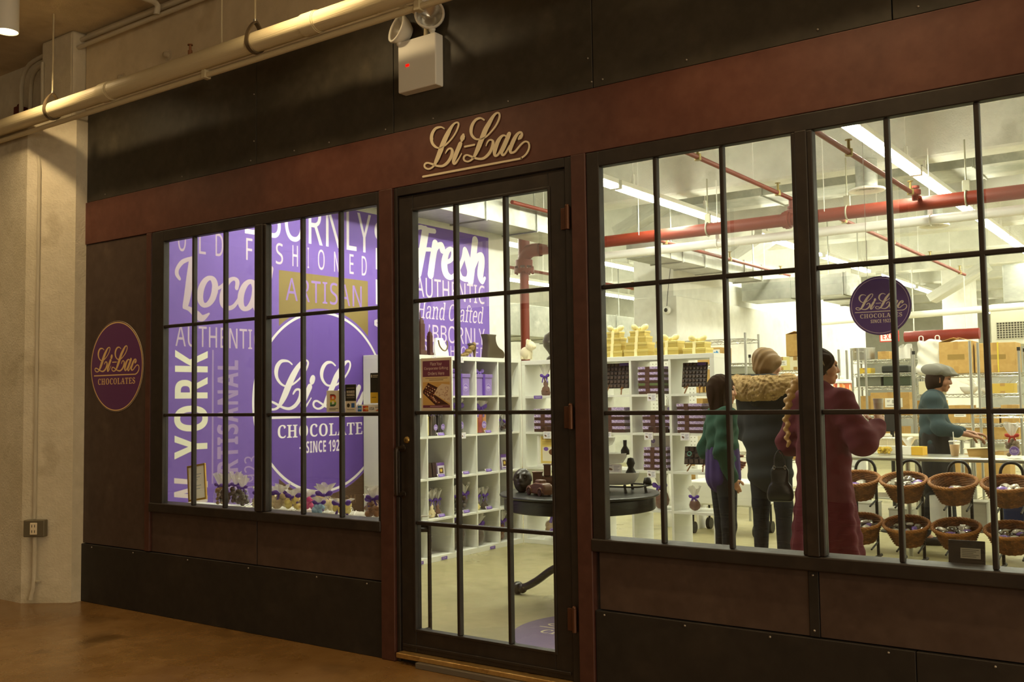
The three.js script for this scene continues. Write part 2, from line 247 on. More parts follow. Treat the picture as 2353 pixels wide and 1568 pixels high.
windowUnit(1, -5.77, -3.804, [[-4.835, -4.729]], [[-5.463, -5.144], [-4.427, -4.106]], [-5.9, -3.785]);
windowUnit(2, -2.36, 0.59, [[-1.423, -1.331], [-0.385, -0.293]], [[-2.068, -1.742], [-1.037, -0.705], [-0.0, 0.295]], [-2.43, 0.675]);
for (const w of [2]) { /* the second unit carries on past the right edge of the view */ }

// the door
const door = struct('door_1');
{ const D = (name, g, m = M.frame) => part(door, name, m === M.frame ? uvm(G(g)) : G(g), m);
  const a = -3.553, b = -2.664, x0 = -3.654, x1 = -2.564, y0 = 0.06, y1 = 2.532, g0 = 0.182, g1 = 2.443;
  D('stile', rbx(x0, a, y0, y1, -0.045, 0.004, 0.004)); D('stile', rbx(b, x1, y0, y1, -0.045, 0.004, 0.004));
  D('rail', rbx(a, b, g1, y1, -0.045, 0.003, 0.004)); D('rail', rbx(a, b, y0, g0, -0.045, 0.003, 0.004));
  D('weather_strip', rbx(x0 + 0.01, x1 - 0.01, 0.085, 0.1, 0.003, 0.012, 0.003));
  const xs = [a, -3.265, -2.938, b], ys = [g0, 0.746, 1.338, 1.947, g1];
  for (const x of xs.slice(1, 3)) D('glazing_bar', rbx(x - GB / 2, x + GB / 2, g0, g1, -0.034, 0.0, 0.005));
  for (const y of ys.slice(1, 4)) D('glazing_bar', rbx(a, b, y - GB / 2, y + GB / 2, -0.0335, -0.0005, 0.005));
  for (let i = 0; i < 3; i++) for (let j = 0; j < 4; j++) D('pane', bx(xs[i], xs[i + 1], ys[j], ys[j + 1], -0.0185, -0.0155), M.glass);
  // bead round the glass
  D('glass_bead', [rbx(a - 0.012, a + 0.002, g0 - 0.012, g1 + 0.012, 0.002, 0.009, 0.003), rbx(b - 0.002, b + 0.012, g0 - 0.012, g1 + 0.012, 0.002, 0.009, 0.003), rbx(a, b, g1 - 0.002, g1 + 0.012, 0.002, 0.009, 0.003), rbx(a, b, g0 - 0.012, g0 + 0.002, 0.002, 0.009, 0.003)]);
  // lock, pull, hinges
  const lk = D('lock', [at(lathe([[0, 0.012], [0.012, 0.012], [0.017, 0.009], [0.02, 0.002], [0.02, 0]], 20), -3.607, 1.19, 0.004, 0, Math.PI / 2)], mat(0xa58a52, 0.3, { metalness: 0.9 })); lk.userData.label = 'brass lock cylinder';
  part(lk, 'keyway', bx(-3.6085, -3.6055, 1.184, 1.196, 0.0155, 0.017), M.black);
  D('pull_handle', [tube([V(-3.64, 1.145, 0.004), V(-3.64, 1.145, 0.045), V(-3.64, 1.13, 0.055), V(-3.64, 1.02, 0.056), V(-3.64, 0.91, 0.055), V(-3.64, 0.895, 0.045), V(-3.64, 0.895, 0.004)], 0.011, 40, 10), at(lathe([[0, 0.006], [0.02, 0.005], [0.022, 0]], 16), -3.64, 1.145, 0.004, 0, Math.PI / 2), at(lathe([[0, 0.006], [0.02, 0.005], [0.022, 0]], 16), -3.64, 0.895, 0.004, 0, Math.PI / 2)], mat(0x2e2318, 0.35, { metalness: 0.4 }));
  for (const y of [2.28, 1.312, 0.35]) { const h = D('hinge', [rod(V(-2.54, y - 0.055, 0.026), V(-2.54, y + 0.055, 0.026), 0.012, 12), rbx(-2.585, -2.54, y - 0.053, y + 0.053, 0.004, 0.016, 0.002), ball(0.011, -2.54, y + 0.058, 0.026, 10, 8)], mat(0x5b3a28, 0.42, { metalness: 0.5 })); }
  D('inner_handle', [rod(V(-3.535, 0.16, -0.09), V(-3.535, 0.73, -0.09), 0.014, 4), rod(V(-3.6, 0.72, -0.09), V(-3.535, 0.72, -0.09), 0.013, 4), rod(V(-3.535, 0.17, -0.09), V(-3.535, 0.17, -0.046), 0.012, 8), rod(V(-3.535, 0.7, -0.09), V(-3.6, 0.7, -0.046), 0.012, 8)], M.black);
}
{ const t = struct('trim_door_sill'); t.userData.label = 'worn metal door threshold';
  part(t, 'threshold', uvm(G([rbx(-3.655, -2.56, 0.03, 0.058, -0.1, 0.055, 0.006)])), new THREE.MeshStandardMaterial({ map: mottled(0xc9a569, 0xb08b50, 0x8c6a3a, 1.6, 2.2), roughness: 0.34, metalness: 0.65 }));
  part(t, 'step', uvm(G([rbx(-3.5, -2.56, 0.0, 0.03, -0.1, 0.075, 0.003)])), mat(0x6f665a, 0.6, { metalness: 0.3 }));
  part(t, 'gap_shade_block', rbx(-3.655, -3.5, 0, 0.03, -0.1, 0.0, 0.002), M.black); }  // black block stands in for the shade in the gap below the threshold

// painted lettering above the door and the round emblem on the left board
{ const s = single('shop_sign_lettering', 'cream script lettering with long underline on red band above door', 'sign', at(scriptGeo(0.703, 0.004), -3.466, 2.618, 0.0125), M.cream); }
{ const t = thing('round_emblem', 'dark purple round emblem painted on brown board left of window', 'sign', [-6.337, 1.678, 0.005]);
  const tex = canvasTex(1024, 1024, (x) => { x.fillStyle = '#3d2a20'; x.fillRect(0, 0, 1024, 1024); x.fillStyle = '#5f2f63'; x.beginPath(); x.arc(512, 512, 505, 0, 7); x.fill(); x.strokeStyle = '#e0bd80'; x.lineWidth = 13; x.beginPath(); x.arc(512, 512, 496, 0, 7); x.stroke();
    scriptCanvas(x, 78, 610, 870, '#e0bd80'); fit(x, 'CHOCOLATES', 150, 645, 880, 715, 'bold #px serif', '#e0bd80', 0.05); });
  const g = new THREE.CylinderGeometry(0.322, 0.322, 0.003, 64); g.rotateX(Math.PI / 2); const c = new THREE.CircleGeometry(0.3205, 64); c.translate(0, 0, 0.0021);
  part(t, 'rim', g, M.cream); part(t, 'face', c, new THREE.MeshStandardMaterial({ map: tex, roughness: 0.5 })); }
// ---------------------------------------------------------------- hall: column, pipe, conduits, lamps
{ const s = new THREE.Shape([[-6.735, 0.1], [-6.735, -0.09], [-7.035, -0.295], [-7.6, -0.295], [-7.6, 0.1]].map((p) => new THREE.Vector2(...p)));
  const e = new THREE.ExtrudeGeometry(s, { depth: 3.5, bevelEnabled: true, bevelThickness: 0.0, bevelSize: 0.012, bevelOffset: -0.012, bevelSegments: 2 }); e.rotateX(-Math.PI / 2);
  const col = struct('wall_column'); col.userData.label = 'off-white chamfered concrete column';
  part(col, 'shaft', uvm(e), M.plaster);
  part(col, 'upper_shaft', uvm(rbx(-7.17, -6.735, 3.5, 4.17, -0.1, 0.13, 0.03, 3)), M.plaster);
  part(col, 'rear_wall', uvm(G([bx(-14, -7.1, 0, 4.17, -0.14, -0.08)])), M.plaster);
  const arch = new THREE.CylinderGeometry(0.12, 0.12, 0.45, 24, 1, false); arch.rotateZ(Math.PI / 2); arch.translate(-7.37, 3.5, 0.15); part(col, 'shoulder', uvm(arch), M.plaster);
}
// side face of the shop-front recess next to the column is the column itself; beam above the boards
struct('trim_hall_beam', uvm(G([rbx(-6.735, 6, 3.575, 4.17, -0.03, 0.03, 0.02, 2)])), M.beam);
// the long pipe and the raceway below it
{ const P = thing('ceiling_pipe', 'long cream painted pipe hanging in front of the dark boards', 'pipe', [0, 0, 0]);
  const y = 3.475, z = 0.37, r = 0.057; part(P, 'tube', rod(V(-13, y, z), V(6.5, y, z), r, 28), M.pipe);
  for (const x of [-5.9, -3.95, -1.9]) part(P, 'coupling', [rod(V(x - 0.05, y, z), V(x + 0.05, y, z), r + 0.006, 28), rod(V(x - 0.06, y, z), V(x + 0.06, y, z), r + 0.003, 28)], M.pipe);
  part(P, 'valve_stub', [rod(V(-5.02, y + 0.05, z), V(-5.02, y + 0.085, z), 0.014), rod(V(-5.02, y + 0.085, z), V(-5.02, y + 0.12, z), 0.008, 8), rod(V(-5.02, y + 0.118, z), V(-5.02, y + 0.124, z), 0.016, 10)], mat(0x8a5a34, 0.5));
  const R = thing('cable_raceway', 'thin cream conduit strapped along underside of long cream pipe', 'conduit', [0, 0, 0]);
  part(R, 'tube', rod(V(-13, 3.388, 0.345), V(6.5, 3.388, 0.345), 0.017, 14), M.pipe);
  for (const x of [-4.9, -3.2]) part(R, 'strap', rbx(x - 0.02, x + 0.02, 3.366, 3.42, 0.32, 0.368, 0.006), M.pipe);
  const names = ['pipe hanger ring nearest the off-white column', 'pipe hanger ring above the middle of the dark boards', 'pipe hanger ring beyond the emergency light']; let i = 0;
  for (const x of [-6.57, -4.42, -2.2]) { const h = thing('pipe_hanger', names[i++], 'hanger', [x, y, z], 0, 'pipe hangers');
    const pts = []; for (let a = 0; a < 18; a++) { const t = a / 18 * 6.2832; const yy = Math.sin(t), xx = Math.cos(t); pts.push(V(0, yy > 0 ? yy * 0.125 : yy * 0.066, xx * (yy > 0 ? 0.066 * (1 - 0.45 * yy * yy) : 0.066))); }
    const ring = new THREE.Shape(); const prof = pts.map((p) => new THREE.Vector2(p.z, p.y)); const outer = new THREE.Shape(new THREE.SplineCurve([...prof, prof[0]]).getPoints(48)); outer.holes.push(new THREE.Path(new THREE.SplineCurve([...prof, prof[0]]).getPoints(48).map((p) => p.clone().multiplyScalar(0.9))));
    const e = new THREE.ExtrudeGeometry(outer, { depth: 0.03, bevelEnabled: false }); e.translate(0, 0, -0.015); e.rotateY(Math.PI / 2);
    part(h, 'ring', e, mat(0x6f604a, 0.5, { metalness: 0.5 })); part(h, 'nut', rod(V(0, 0.11, 0), V(0, 0.135, 0), 0.012, 6), M.steel); part(h, 'rod', rod(V(0, 0.11, 0), V(0, 0.695, 0), 0.006, 8), M.pipe); }
  single('hanger_rod', 'thin white rod hanging from ceiling beside the pipe valve stub', 'rod', rod(V(-4.72, 3.52, 0.37), V(-4.72, 4.17, 0.37), 0.006, 8), M.pipe);
}
// conduits on the ceiling and down the column
{ const c = (n, l, pts, r, m = M.plaster, s = 60) => single(n, l, 'conduit', tube(pts, r, s, 12), m, 'painted conduits');
  c('bent_conduit', 'outer of two thick painted conduits bending from wall up to ceiling edge', [V(-7.69, 3.52, 0.0), V(-7.69, 3.85, 0.0), V(-7.67, 3.98, 0.01), V(-7.57, 4.07, 0.03), V(-7.3, 4.1, 0.06), V(-6.5, 4.11, 0.06), V(-3.0, 4.11, 0.06)], 0.017);
  c('bent_conduit', 'inner of two thick painted conduits bending from wall up to ceiling edge', [V(-7.55, 3.52, 0.0), V(-7.55, 3.8, 0.0), V(-7.53, 3.9, 0.01), V(-7.42, 3.99, 0.05), V(-7.2, 4.02, 0.085), V(-6.6, 4.045, 0.085), V(-3.0, 4.06, 0.06)], 0.016);
  c('bent_conduit', 'thin conduit crossing the hall ceiling to the beam', [V(-6.05, 4.15, 1.2), V(-5.9, 4.14, 0.7), V(-5.75, 4.12, 0.3), V(-5.72, 4.11, 0.13), V(-5.73, 4.04, 0.12)], 0.02);
  c('wall_conduit', 'thin conduit running down the off-white column to the outlet', [V(-7.12, 4.0, 0.145), V(-7.12, 3.55, 0.145), V(-7.1, 3.4, 0.2), V(-6.955, 3.2, 0.252), V(-6.945, 3.0, 0.252), V(-6.945, 1.9, 0.252), V(-6.945, 0.6, 0.252)], 0.012);
  single('alarm_bell', 'small dark red box fixed on wall beside the thick conduits', 'box', [rbx(-7.815, -7.735, 3.66, 3.82, -0.08, 0.0, 0.008), ball(0.02, -7.775, 3.825, -0.03)], mat(0x5a1a10, 0.5));
  const o = thing('power_outlet', 'grey metal outlet box on column with white receptacle', 'outlet', [-6.93, 0.535, 0.236], Math.atan2(0.3, 0.205)); o.rotation.y = 0.6;
  part(o, 'box', rbx(-0.075, 0.075, -0.06, 0.06, 0.0, 0.055, 0.006), mat(0x77705c, 0.45, { metalness: 0.5 }));
  const rc = part(o, 'receptacle', rbx(-0.026, 0.026, -0.042, 0.042, 0.055, 0.062, 0.004), M.cream);
  for (const [a, b] of [[-0.01, 0.019], [0.01, 0.019], [-0.01, -0.019], [0.01, -0.019]]) part(rc, 'slot', bx(a - 0.002, a + 0.002, b - 0.009, b + 0.009, 0.062, 0.0635), M.black);
  single('wall_conduit', 'short conduit stub between the outlet box and the hall floor', 'conduit', [tube([V(-6.925, 0.48, 0.26), V(-6.925, 0.3, 0.258), V(-6.925, 0.14, 0.262), V(-6.945, 0.03, 0.272)], 0.016, 20, 10), rbx(-6.96, -6.88, 0.15, 0.165, 0.23, 0.262, 0.003)], M.plaster, 'painted conduits');
}
// wall bolts on the beam
[[-5.72, 3.78, 0.03, 'painted bolt stub highest on the beige beam'], [-6.25, 3.73, 0.03, 'painted bolt stub nearest the column on the beige beam'], [-4.75, 3.98, 0.03, 'painted bolt stub near the hanging rod on the beige beam']].forEach(([x, y, z, l], i) => single('beam_bolt', l, 'bolt', [at(lathe([[0, 0.04], [0.016, 0.036], [0.02, 0.02], [0.02, 0]], 8), x, y, z, 0, Math.PI / 2), at(lathe([[0, 0.008], [0.034, 0.006], [0.036, 0]], 14), x, y, z, 0, Math.PI / 2)], M.beam, 'beam bolts'));

// emergency light
{ const t = thing('emergency_light', 'white twin-head emergency light box mounted on the dark boards', 'light', [-3.46, 3.09, 0.002]);
  part(t, 'body', rbx(-0.135, 0.135, 0, 0.285, 0, 0.066, 0.007, 2), M.white);
  const led = part(t, 'indicator', rbx(-0.078, -0.052, 0.135, 0.15, 0.066, 0.069, 0.002), new THREE.MeshStandardMaterial({ color: 0x300400, emissive: 0xff1408, emissiveIntensity: 1.2 }));
  const head = (x, y, z, yaw, pitch, r) => { const q = new THREE.Euler(pitch, yaw, 0, 'YXZ'); const place = (g) => { g.rotateX(Math.PI / 2); g.applyMatrix4(new THREE.Matrix4().makeRotationFromEuler(q)); g.translate(x, y, z); return g; };
    const h = part(t, 'lamp_head', [place(lathe([[0.02, -0.085], [0.045, -0.075], [r * 0.8, -0.045], [r, -0.005], [r, 0.008], [r * 0.9, 0.012], [r * 0.84, 0.004]], 28)), rod(V(x, y - r * 0.8, z - 0.02), V(x, 0.28, 0.033), 0.013, 10), ball(0.02, x, y - r * 0.95, z - 0.02, 10, 8)], M.white);
    part(h, 'reflector', place(lathe([[0, -0.05], [0.02, -0.045], [r * 0.6, -0.02], [r * 0.84, 0.0]], 24)), M.chrome);
    part(h, 'lens', place(lathe([[0, 0.012], [r * 0.5, 0.009], [r * 0.86, 0.004]], 24)), pmat(0xffffff, 0.05, { transmission: 0.9, thickness: 0 })); };
  head(0.09, 0.395, 0.06, 0.62, 0.05, 0.083); head(-0.13, 0.36, 0.075, -0.35, -0.25, 0.083);
  const f = single('flexible_cable', 'pale flexible cable from emergency light up to the raceway', 'cable', tube([V(-3.42, 3.375, 0.035), V(-3.42, 3.45, 0.04), V(-3.44, 3.5, 0.1), V(-3.455, 3.5, 0.27), V(-3.46, 3.45, 0.36), V(-3.46, 3.42, 0.37)], 0.012, 30, 10), M.pipe);
}
// ceiling can lamps: cylinders with a glowing disc; each with its own light
{ const spots = [[-6.47, 0.75, 'white cylinder ceiling lamp glowing at upper left'], [-3.9, 0.75, 'white cylinder ceiling lamp above the entrance'], [-1.3, 0.75, 'white cylinder ceiling lamp above the right window'], [1.3, 0.75, 'white cylinder ceiling lamp past the right edge'], [-5.2, 3.4, 'white cylinder ceiling lamp deep in the hall, left'], [-2.4, 3.4, 'white cylinder ceiling lamp deep in the hall, middle'], [0.6, 3.4, 'white cylinder ceiling lamp deep in the hall, right'], [-8.6, 1.6, 'white cylinder ceiling lamp past the column']];
  for (const [x, z, l] of spots) { const t = thing('ceiling_lamp', l, 'lamp', [x, 3.9, z], 0, 'ceiling lamps');
    part(t, 'housing', lathe([[0.066, 0.02], [0.072, 0.0], [0.075, 0.004], [0.075, 0.27], [0, 0.27]], 28), M.white);
    part(t, 'diffuser', at(new THREE.CylinderGeometry(0.066, 0.066, 0.006, 28), 0, 0.012, 0), new THREE.MeshStandardMaterial({ color: 0xffffff, emissive: CAN.color, emissiveIntensity: CAN.glow }));
    const s = new THREE.SpotLight(CAN.color, CAN.candela, 0, 1.25, 0.75, 2); s.position.set(0, -0.01, 0); s.target.position.set(0, -3, 0); s.castShadow = true; s.shadow.mapSize.set(512, 512); s.shadow.radius = 2.5; s.name = 'lamp_light'; t.add(s, s.target); s.target.name = 'lamp_target'; }
}
// ---------------------------------------------------------------- shop: side wall with the printed mural
struct('wall_side', uvm(G([bx(-6.2, -6.02, 0, 4.0, -4.3, -0.1), bx(-12, -6.2, 0, 4.0, -0.3, -0.1)])), M.shopWhite);
const WALLSCRIPT = [[[282,2300,23,259,2331,31,263,2371,30,301,2421,33,355,2449,29,394,2458,26],[385,2450,47,371,2322,62,349,2187,57,330,2106,45],[318,2096,20,365,2089,35,428,2053,58,476,2029,47,536,2066,14],[586,2233,54,569,2184,50,541,2146,42,509,2126,33,481,2130,40,462,2156,50,457,2198,54,467,2247,52,490,2292,46,520,2322,37,552,2331,34,576,2316,48,589,2281,54,586,2233,56],[580,2266,28,612,2259,24,654,2283,25,679,2309,22],[787,2277,34,793,2326,39,763,2345,28,721,2327,35,679,2275,43,656,2204,51,663,2143,49,713,2119,35,764,2140,31,815,2203,27],[959,2235,58,941,2184,54,911,2144,45,878,2124,34,848,2128,42,829,2155,54,824,2199,58,835,2250,56,860,2297,49,892,2328,39,925,2337,36,950,2322,51,963,2285,59,959,2235,60],[991,2351,48,968,2235,51,960,2157,49,991,2116,32,1036,2162,23],[1122,2457,45,1099,2354,49,1072,2208,50,1081,2137,41]],[[2832,2957,38,2857,3006,44,2923,3029,44,3010,3015,51,3117,3017,48],[2984,3000,101,2937,2809,99,2874,2596,98],[2902,2817,40,3052,2834,40],[3125,2895,86,3086,2745,86,3054,2596,86],[3105,2782,44,3151,2869,56,3215,2894,62,3233,2855,83],[3268,2729,39,3362,2768,47,3400,2838,65,3358,2875,43,3294,2826,72,3258,2716,92,3285,2624,81,3368,2598,48,3454,2664,41],[3483,2691,46,3553,2807,56,3580,2895,55,3625,2790,98,3662,2684,98,3617,2607,60,3530,2605,49,3479,2654,68],[3748,3001,97,3710,2800,96,3666,2593,96],[3688,2687,55,3770,2825,70,3848,2858,77,3852,2790,100,3828,2663,98,3861,2598,50,3902,2639,35]]];
{ const k = 470, W = Math.round(3.78 * k), H = Math.round(3.06 * k), U = (u) => (u - 0.19) * k, Y = (y) => (3.06 - y) * k;
  const tex = canvasTex(W, H, (x) => {
    x.fillStyle = '#7153ae'; x.fillRect(0, 0, W, H);
    const box = (s, u0, y1, u1, y0, font, c, tr = 0) => fit(x, s, U(u0), Y(y1), U(u1), Y(y0), font, c, tr);
    const B = 'bold #px sans-serif', N = '#px sans-serif', pale = '#bfacc0', white = '#ddd6de', mid = '#9f88ba', cream = '#eae8d4';
    const up = (s, u0, u1, yb, yt, font, c, tr) => { x.save(); x.translate(U(u0), Y(yb)); x.rotate(-Math.PI / 2); fit(x, s, 0, 0, (yt - yb) * k, (u1 - u0) * k, font, c, tr); x.restore(); };
    const script = (list, c, du = 0, dy = 0, sc = 1) => { x.fillStyle = c; x.save(); for (const s of list) { const { L, R, P } = strokeEdges(s); const q = (p) => [U(p[0] / 1000 * sc + du), Y(p[1] / 1000 * sc + dy)]; for (let i = 0; i < P.length - 1; i++) { x.beginPath(); x.moveTo(...q(L[i])); x.lineTo(...q(L[i + 1])); x.lineTo(...q(R[i + 1])); x.lineTo(...q(R[i])); x.fill(); } for (const p of P) { const a = q(p); x.beginPath(); x.arc(a[0], a[1], p[2] / 2000 * sc * k, 0, 7); x.fill(); } } x.restore(); };
    box('STUBBORNLY', 0.26, 3.05, 2.25, 2.7, N, white, 0.01);
    // one letter at a time where the spacing is wide
    const L = 'OLD FASHIONED', us = [[0.26, 0.34], [0.43, 0.51], [0.58, 0.67], 0, [0.86, 0.94], [1.02, 1.11], [1.16, 1.25], [1.33, 1.41], [1.5, 1.522], [1.61, 1.7], [1.79, 1.87], [1.97, 2.04], [2.12, 2.2]];
    us.forEach((u, i) => u && box(L[i], u[0], 2.67, u[1], 2.5, N, L[i] && i < 3 ? '#b39eb0' : '#c9bac9'));
    script(WALLSCRIPT[0], '#bba8b6');
    box('AUTHENTIC', 0.25, 1.97, 1.03, 1.815, N, pale, 0.03);
    up('YORK', 0.245, 0.53, 1.015, 1.79, B, cream, 0.03); up('NEW', 0.245, 0.53, 0.3, 0.885, B, '#d6c6c4', 0.03);
    x.fillStyle = mid; x.fillRect(U(0.565), Y(1.8), 0.014 * k, 0.98 * k);
    up('ARTISANAL', 0.61, 0.805, 0.76, 1.735, B, mid, 0.02);
    up('SINCE 1923', 0.86, 1.0, 0.35, 1.01, N, mid, 0.02);
    // olive block with cut-out lettering, its lower part darker
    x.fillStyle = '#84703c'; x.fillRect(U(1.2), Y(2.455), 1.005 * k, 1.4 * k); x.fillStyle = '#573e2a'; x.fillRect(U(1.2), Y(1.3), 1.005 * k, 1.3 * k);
    box('ARTISAN', 1.27, 2.405, 2.15, 2.22, N, '#9070be', 0.05);
    box('C', 2.28, 3.0, 2.43, 2.83, B, white); box('L', 2.285, 2.76, 2.42, 2.57, B, white); box('H', 2.285, 2.48, 2.45, 2.26, B, white); up('A', 2.285, 2.44, 2.02, 2.17, B, white);
    // big round emblem
    x.fillStyle = '#7153ae'; x.beginPath(); x.arc(U(1.68), Y(1.41), 0.768 * k, 0, 7); x.fill();
    x.fillStyle = '#61419f'; x.beginPath(); x.arc(U(1.68), Y(1.41), 0.75 * k, 0, 7); x.fill(); x.strokeStyle = '#e6e1e4'; x.lineWidth = 0.022 * k; x.beginPath(); x.arc(U(1.68), Y(1.41), 0.735 * k, 0, 7); x.stroke();
    scriptCanvas(x, U(1.06), Y(1.288), 1.25 * k, '#e6e0e2', false); box('CHOCOLATES', 1.18, 1.232, 2.22, 1.125, 'bold #px serif', '#efe9ea', 0.03); box('SINCE 1923', 1.48, 1.09, 1.9, 0.995, B, '#e8e0ea', 0.02); x.fillStyle = '#e8e0ea'; x.beginPath(); x.arc(U(1.42), Y(1.04), 4, 0, 7); x.fill();
    box('CHOCOLATE.COM', 1.28, 0.62, 2.05, 0.55, N, '#7d6248', 0.04);
    // second column of words, seen through the door
    script(WALLSCRIPT[1], '#efecef');
    box('AUTHENTIC', 2.84, 2.56, 3.9, 2.37, N, '#cfc2d6', 0.02);
    x.save(); x.transform(1, 0, -0.18, 1, 0.18 * Y(2.17), 0); fit(x, 'Hand Crafted', U(2.84), Y(2.345), U(3.86), Y(2.17), '#px serif', '#d2c6d8'); x.restore();
    box('STUBBORNLY', 2.72, 2.12, 3.89, 1.955, N, '#ccbdd6', 0.01); box('OLD FASHIONED', 2.72, 1.93, 3.89, 1.82, N, '#cfc0da', 0.14);
    box('COLD', 2.48, 3.0, 2.8, 2.7, N, '#d8cbe0', 0.05); box('LOCAL', 2.48, 2.62, 2.8, 2.3, N, '#d8cbe0', 0.05);
  });
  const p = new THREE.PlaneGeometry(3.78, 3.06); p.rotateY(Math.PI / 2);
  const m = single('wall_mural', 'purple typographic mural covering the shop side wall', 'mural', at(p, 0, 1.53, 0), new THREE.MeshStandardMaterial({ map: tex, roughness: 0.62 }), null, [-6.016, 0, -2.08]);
}
// long white wall further back with its front end, and the lowered strip above it
struct('wall_middle', uvm(G([rbx(-6.0, -5.4, 0, 2.66, -15, -7.0, 0.01), bx(-6.0, -5.45, 2.66, 4.0, -15, -7.02)])), M.shopWhite);
struct('wall_rear_left', uvm(G([bx(-12, -6.0, 0, 4.0, -15.2, -15)])), M.concreteWhite);
struct('wall_rear_column', uvm(G([rbx(-4.05, -3.55, 0, 4.0, -15.6, -15.1, 0.02)])), M.shopWhite);

// ---------------------------------------------------------------- fluorescent strips: fixture with tube, and a light just below
{ const LEN = 2.3; let proto;
  const fixture = (x, z, label) => { const t = thing('strip_light', label, 'light', [x, 3.4, z], 0, 'fluorescent strip lights');
    const hs = part(t, 'housing', [rbx(-0.05, 0.05, 0.035, 0.085, -LEN / 2, LEN / 2, 0.006), bx(-0.012, 0.012, 0.085, 0.2, -LEN / 2 + 0.3, -LEN / 2 + 0.33), bx(-0.012, 0.012, 0.085, 0.2, LEN / 2 - 0.33, LEN / 2 - 0.3)], M.white);
    for (const s of [-1, 1]) part(t, 'hanger_rod', rod(V(0, 0.1, s * (LEN / 2 - 0.315)), V(0, 0.6, s * (LEN / 2 - 0.315)), 0.004, 6), M.white);
    const em = new THREE.MeshStandardMaterial({ color: 0xffffff, emissive: TUBE.color, emissiveIntensity: TUBE.glow });
    for (const s of [-1, 1]) { part(t, 'tube', rod(V(s * 0.028, 0.016, -LEN / 2 + 0.03), V(s * 0.028, 0.016, LEN / 2 - 0.03), 0.021, 10), em); }
    for (const s of [-1, 1]) part(hs, 'socket', rbx(-0.05, 0.05, -0.005, 0.036, s * (LEN / 2) - 0.012, s * (LEN / 2) + 0.012, 0.003), M.white);
    const L = new THREE.RectAreaLight(TUBE.color, TUBE.radiance, 0.09, LEN - 0.1); L.position.set(0, -0.006, 0); L.rotation.x = -Math.PI / 2; L.name = 'strip_glow'; t.add(L); return t; };
  const rows = [[-4.6, [-2.95, -5.3, -8.85, -11.3, -14.2, -16.7, -19.5, -22.0], 'row left of centre'], [-2.17, [-4.2, -6.55, -8.88, -11.21, -13.6, -16.0, -19.5, -22.0], 'row beside the hanging round sign'], [0.4, [-5.4, -8.0, -10.4, -14, -18], 'row at the far right'], [2.9, [-5.4, -8, -13, -18], 'row by the right wall'], [-7.4, [-6.2, -8.6, -11.2, -13.6], 'row beyond the mural wall'], [-9.6, [-5.2, -7.6, -10.2, -12.6], 'row furthest left beyond the mural wall']];
  rows.push([-5.15, [-1.35], 'added fill row above the mural']); const ord = ['first', 'second', 'third', 'fourth', 'fifth', 'sixth', 'seventh', 'eighth'];  // this front strip is added out of view to brighten shelf and mural
  for (const [x, zs, l] of rows) zs.forEach((z, i) => fixture(x, z, ord[i] + ' fluorescent strip from the front in the ' + l)); }

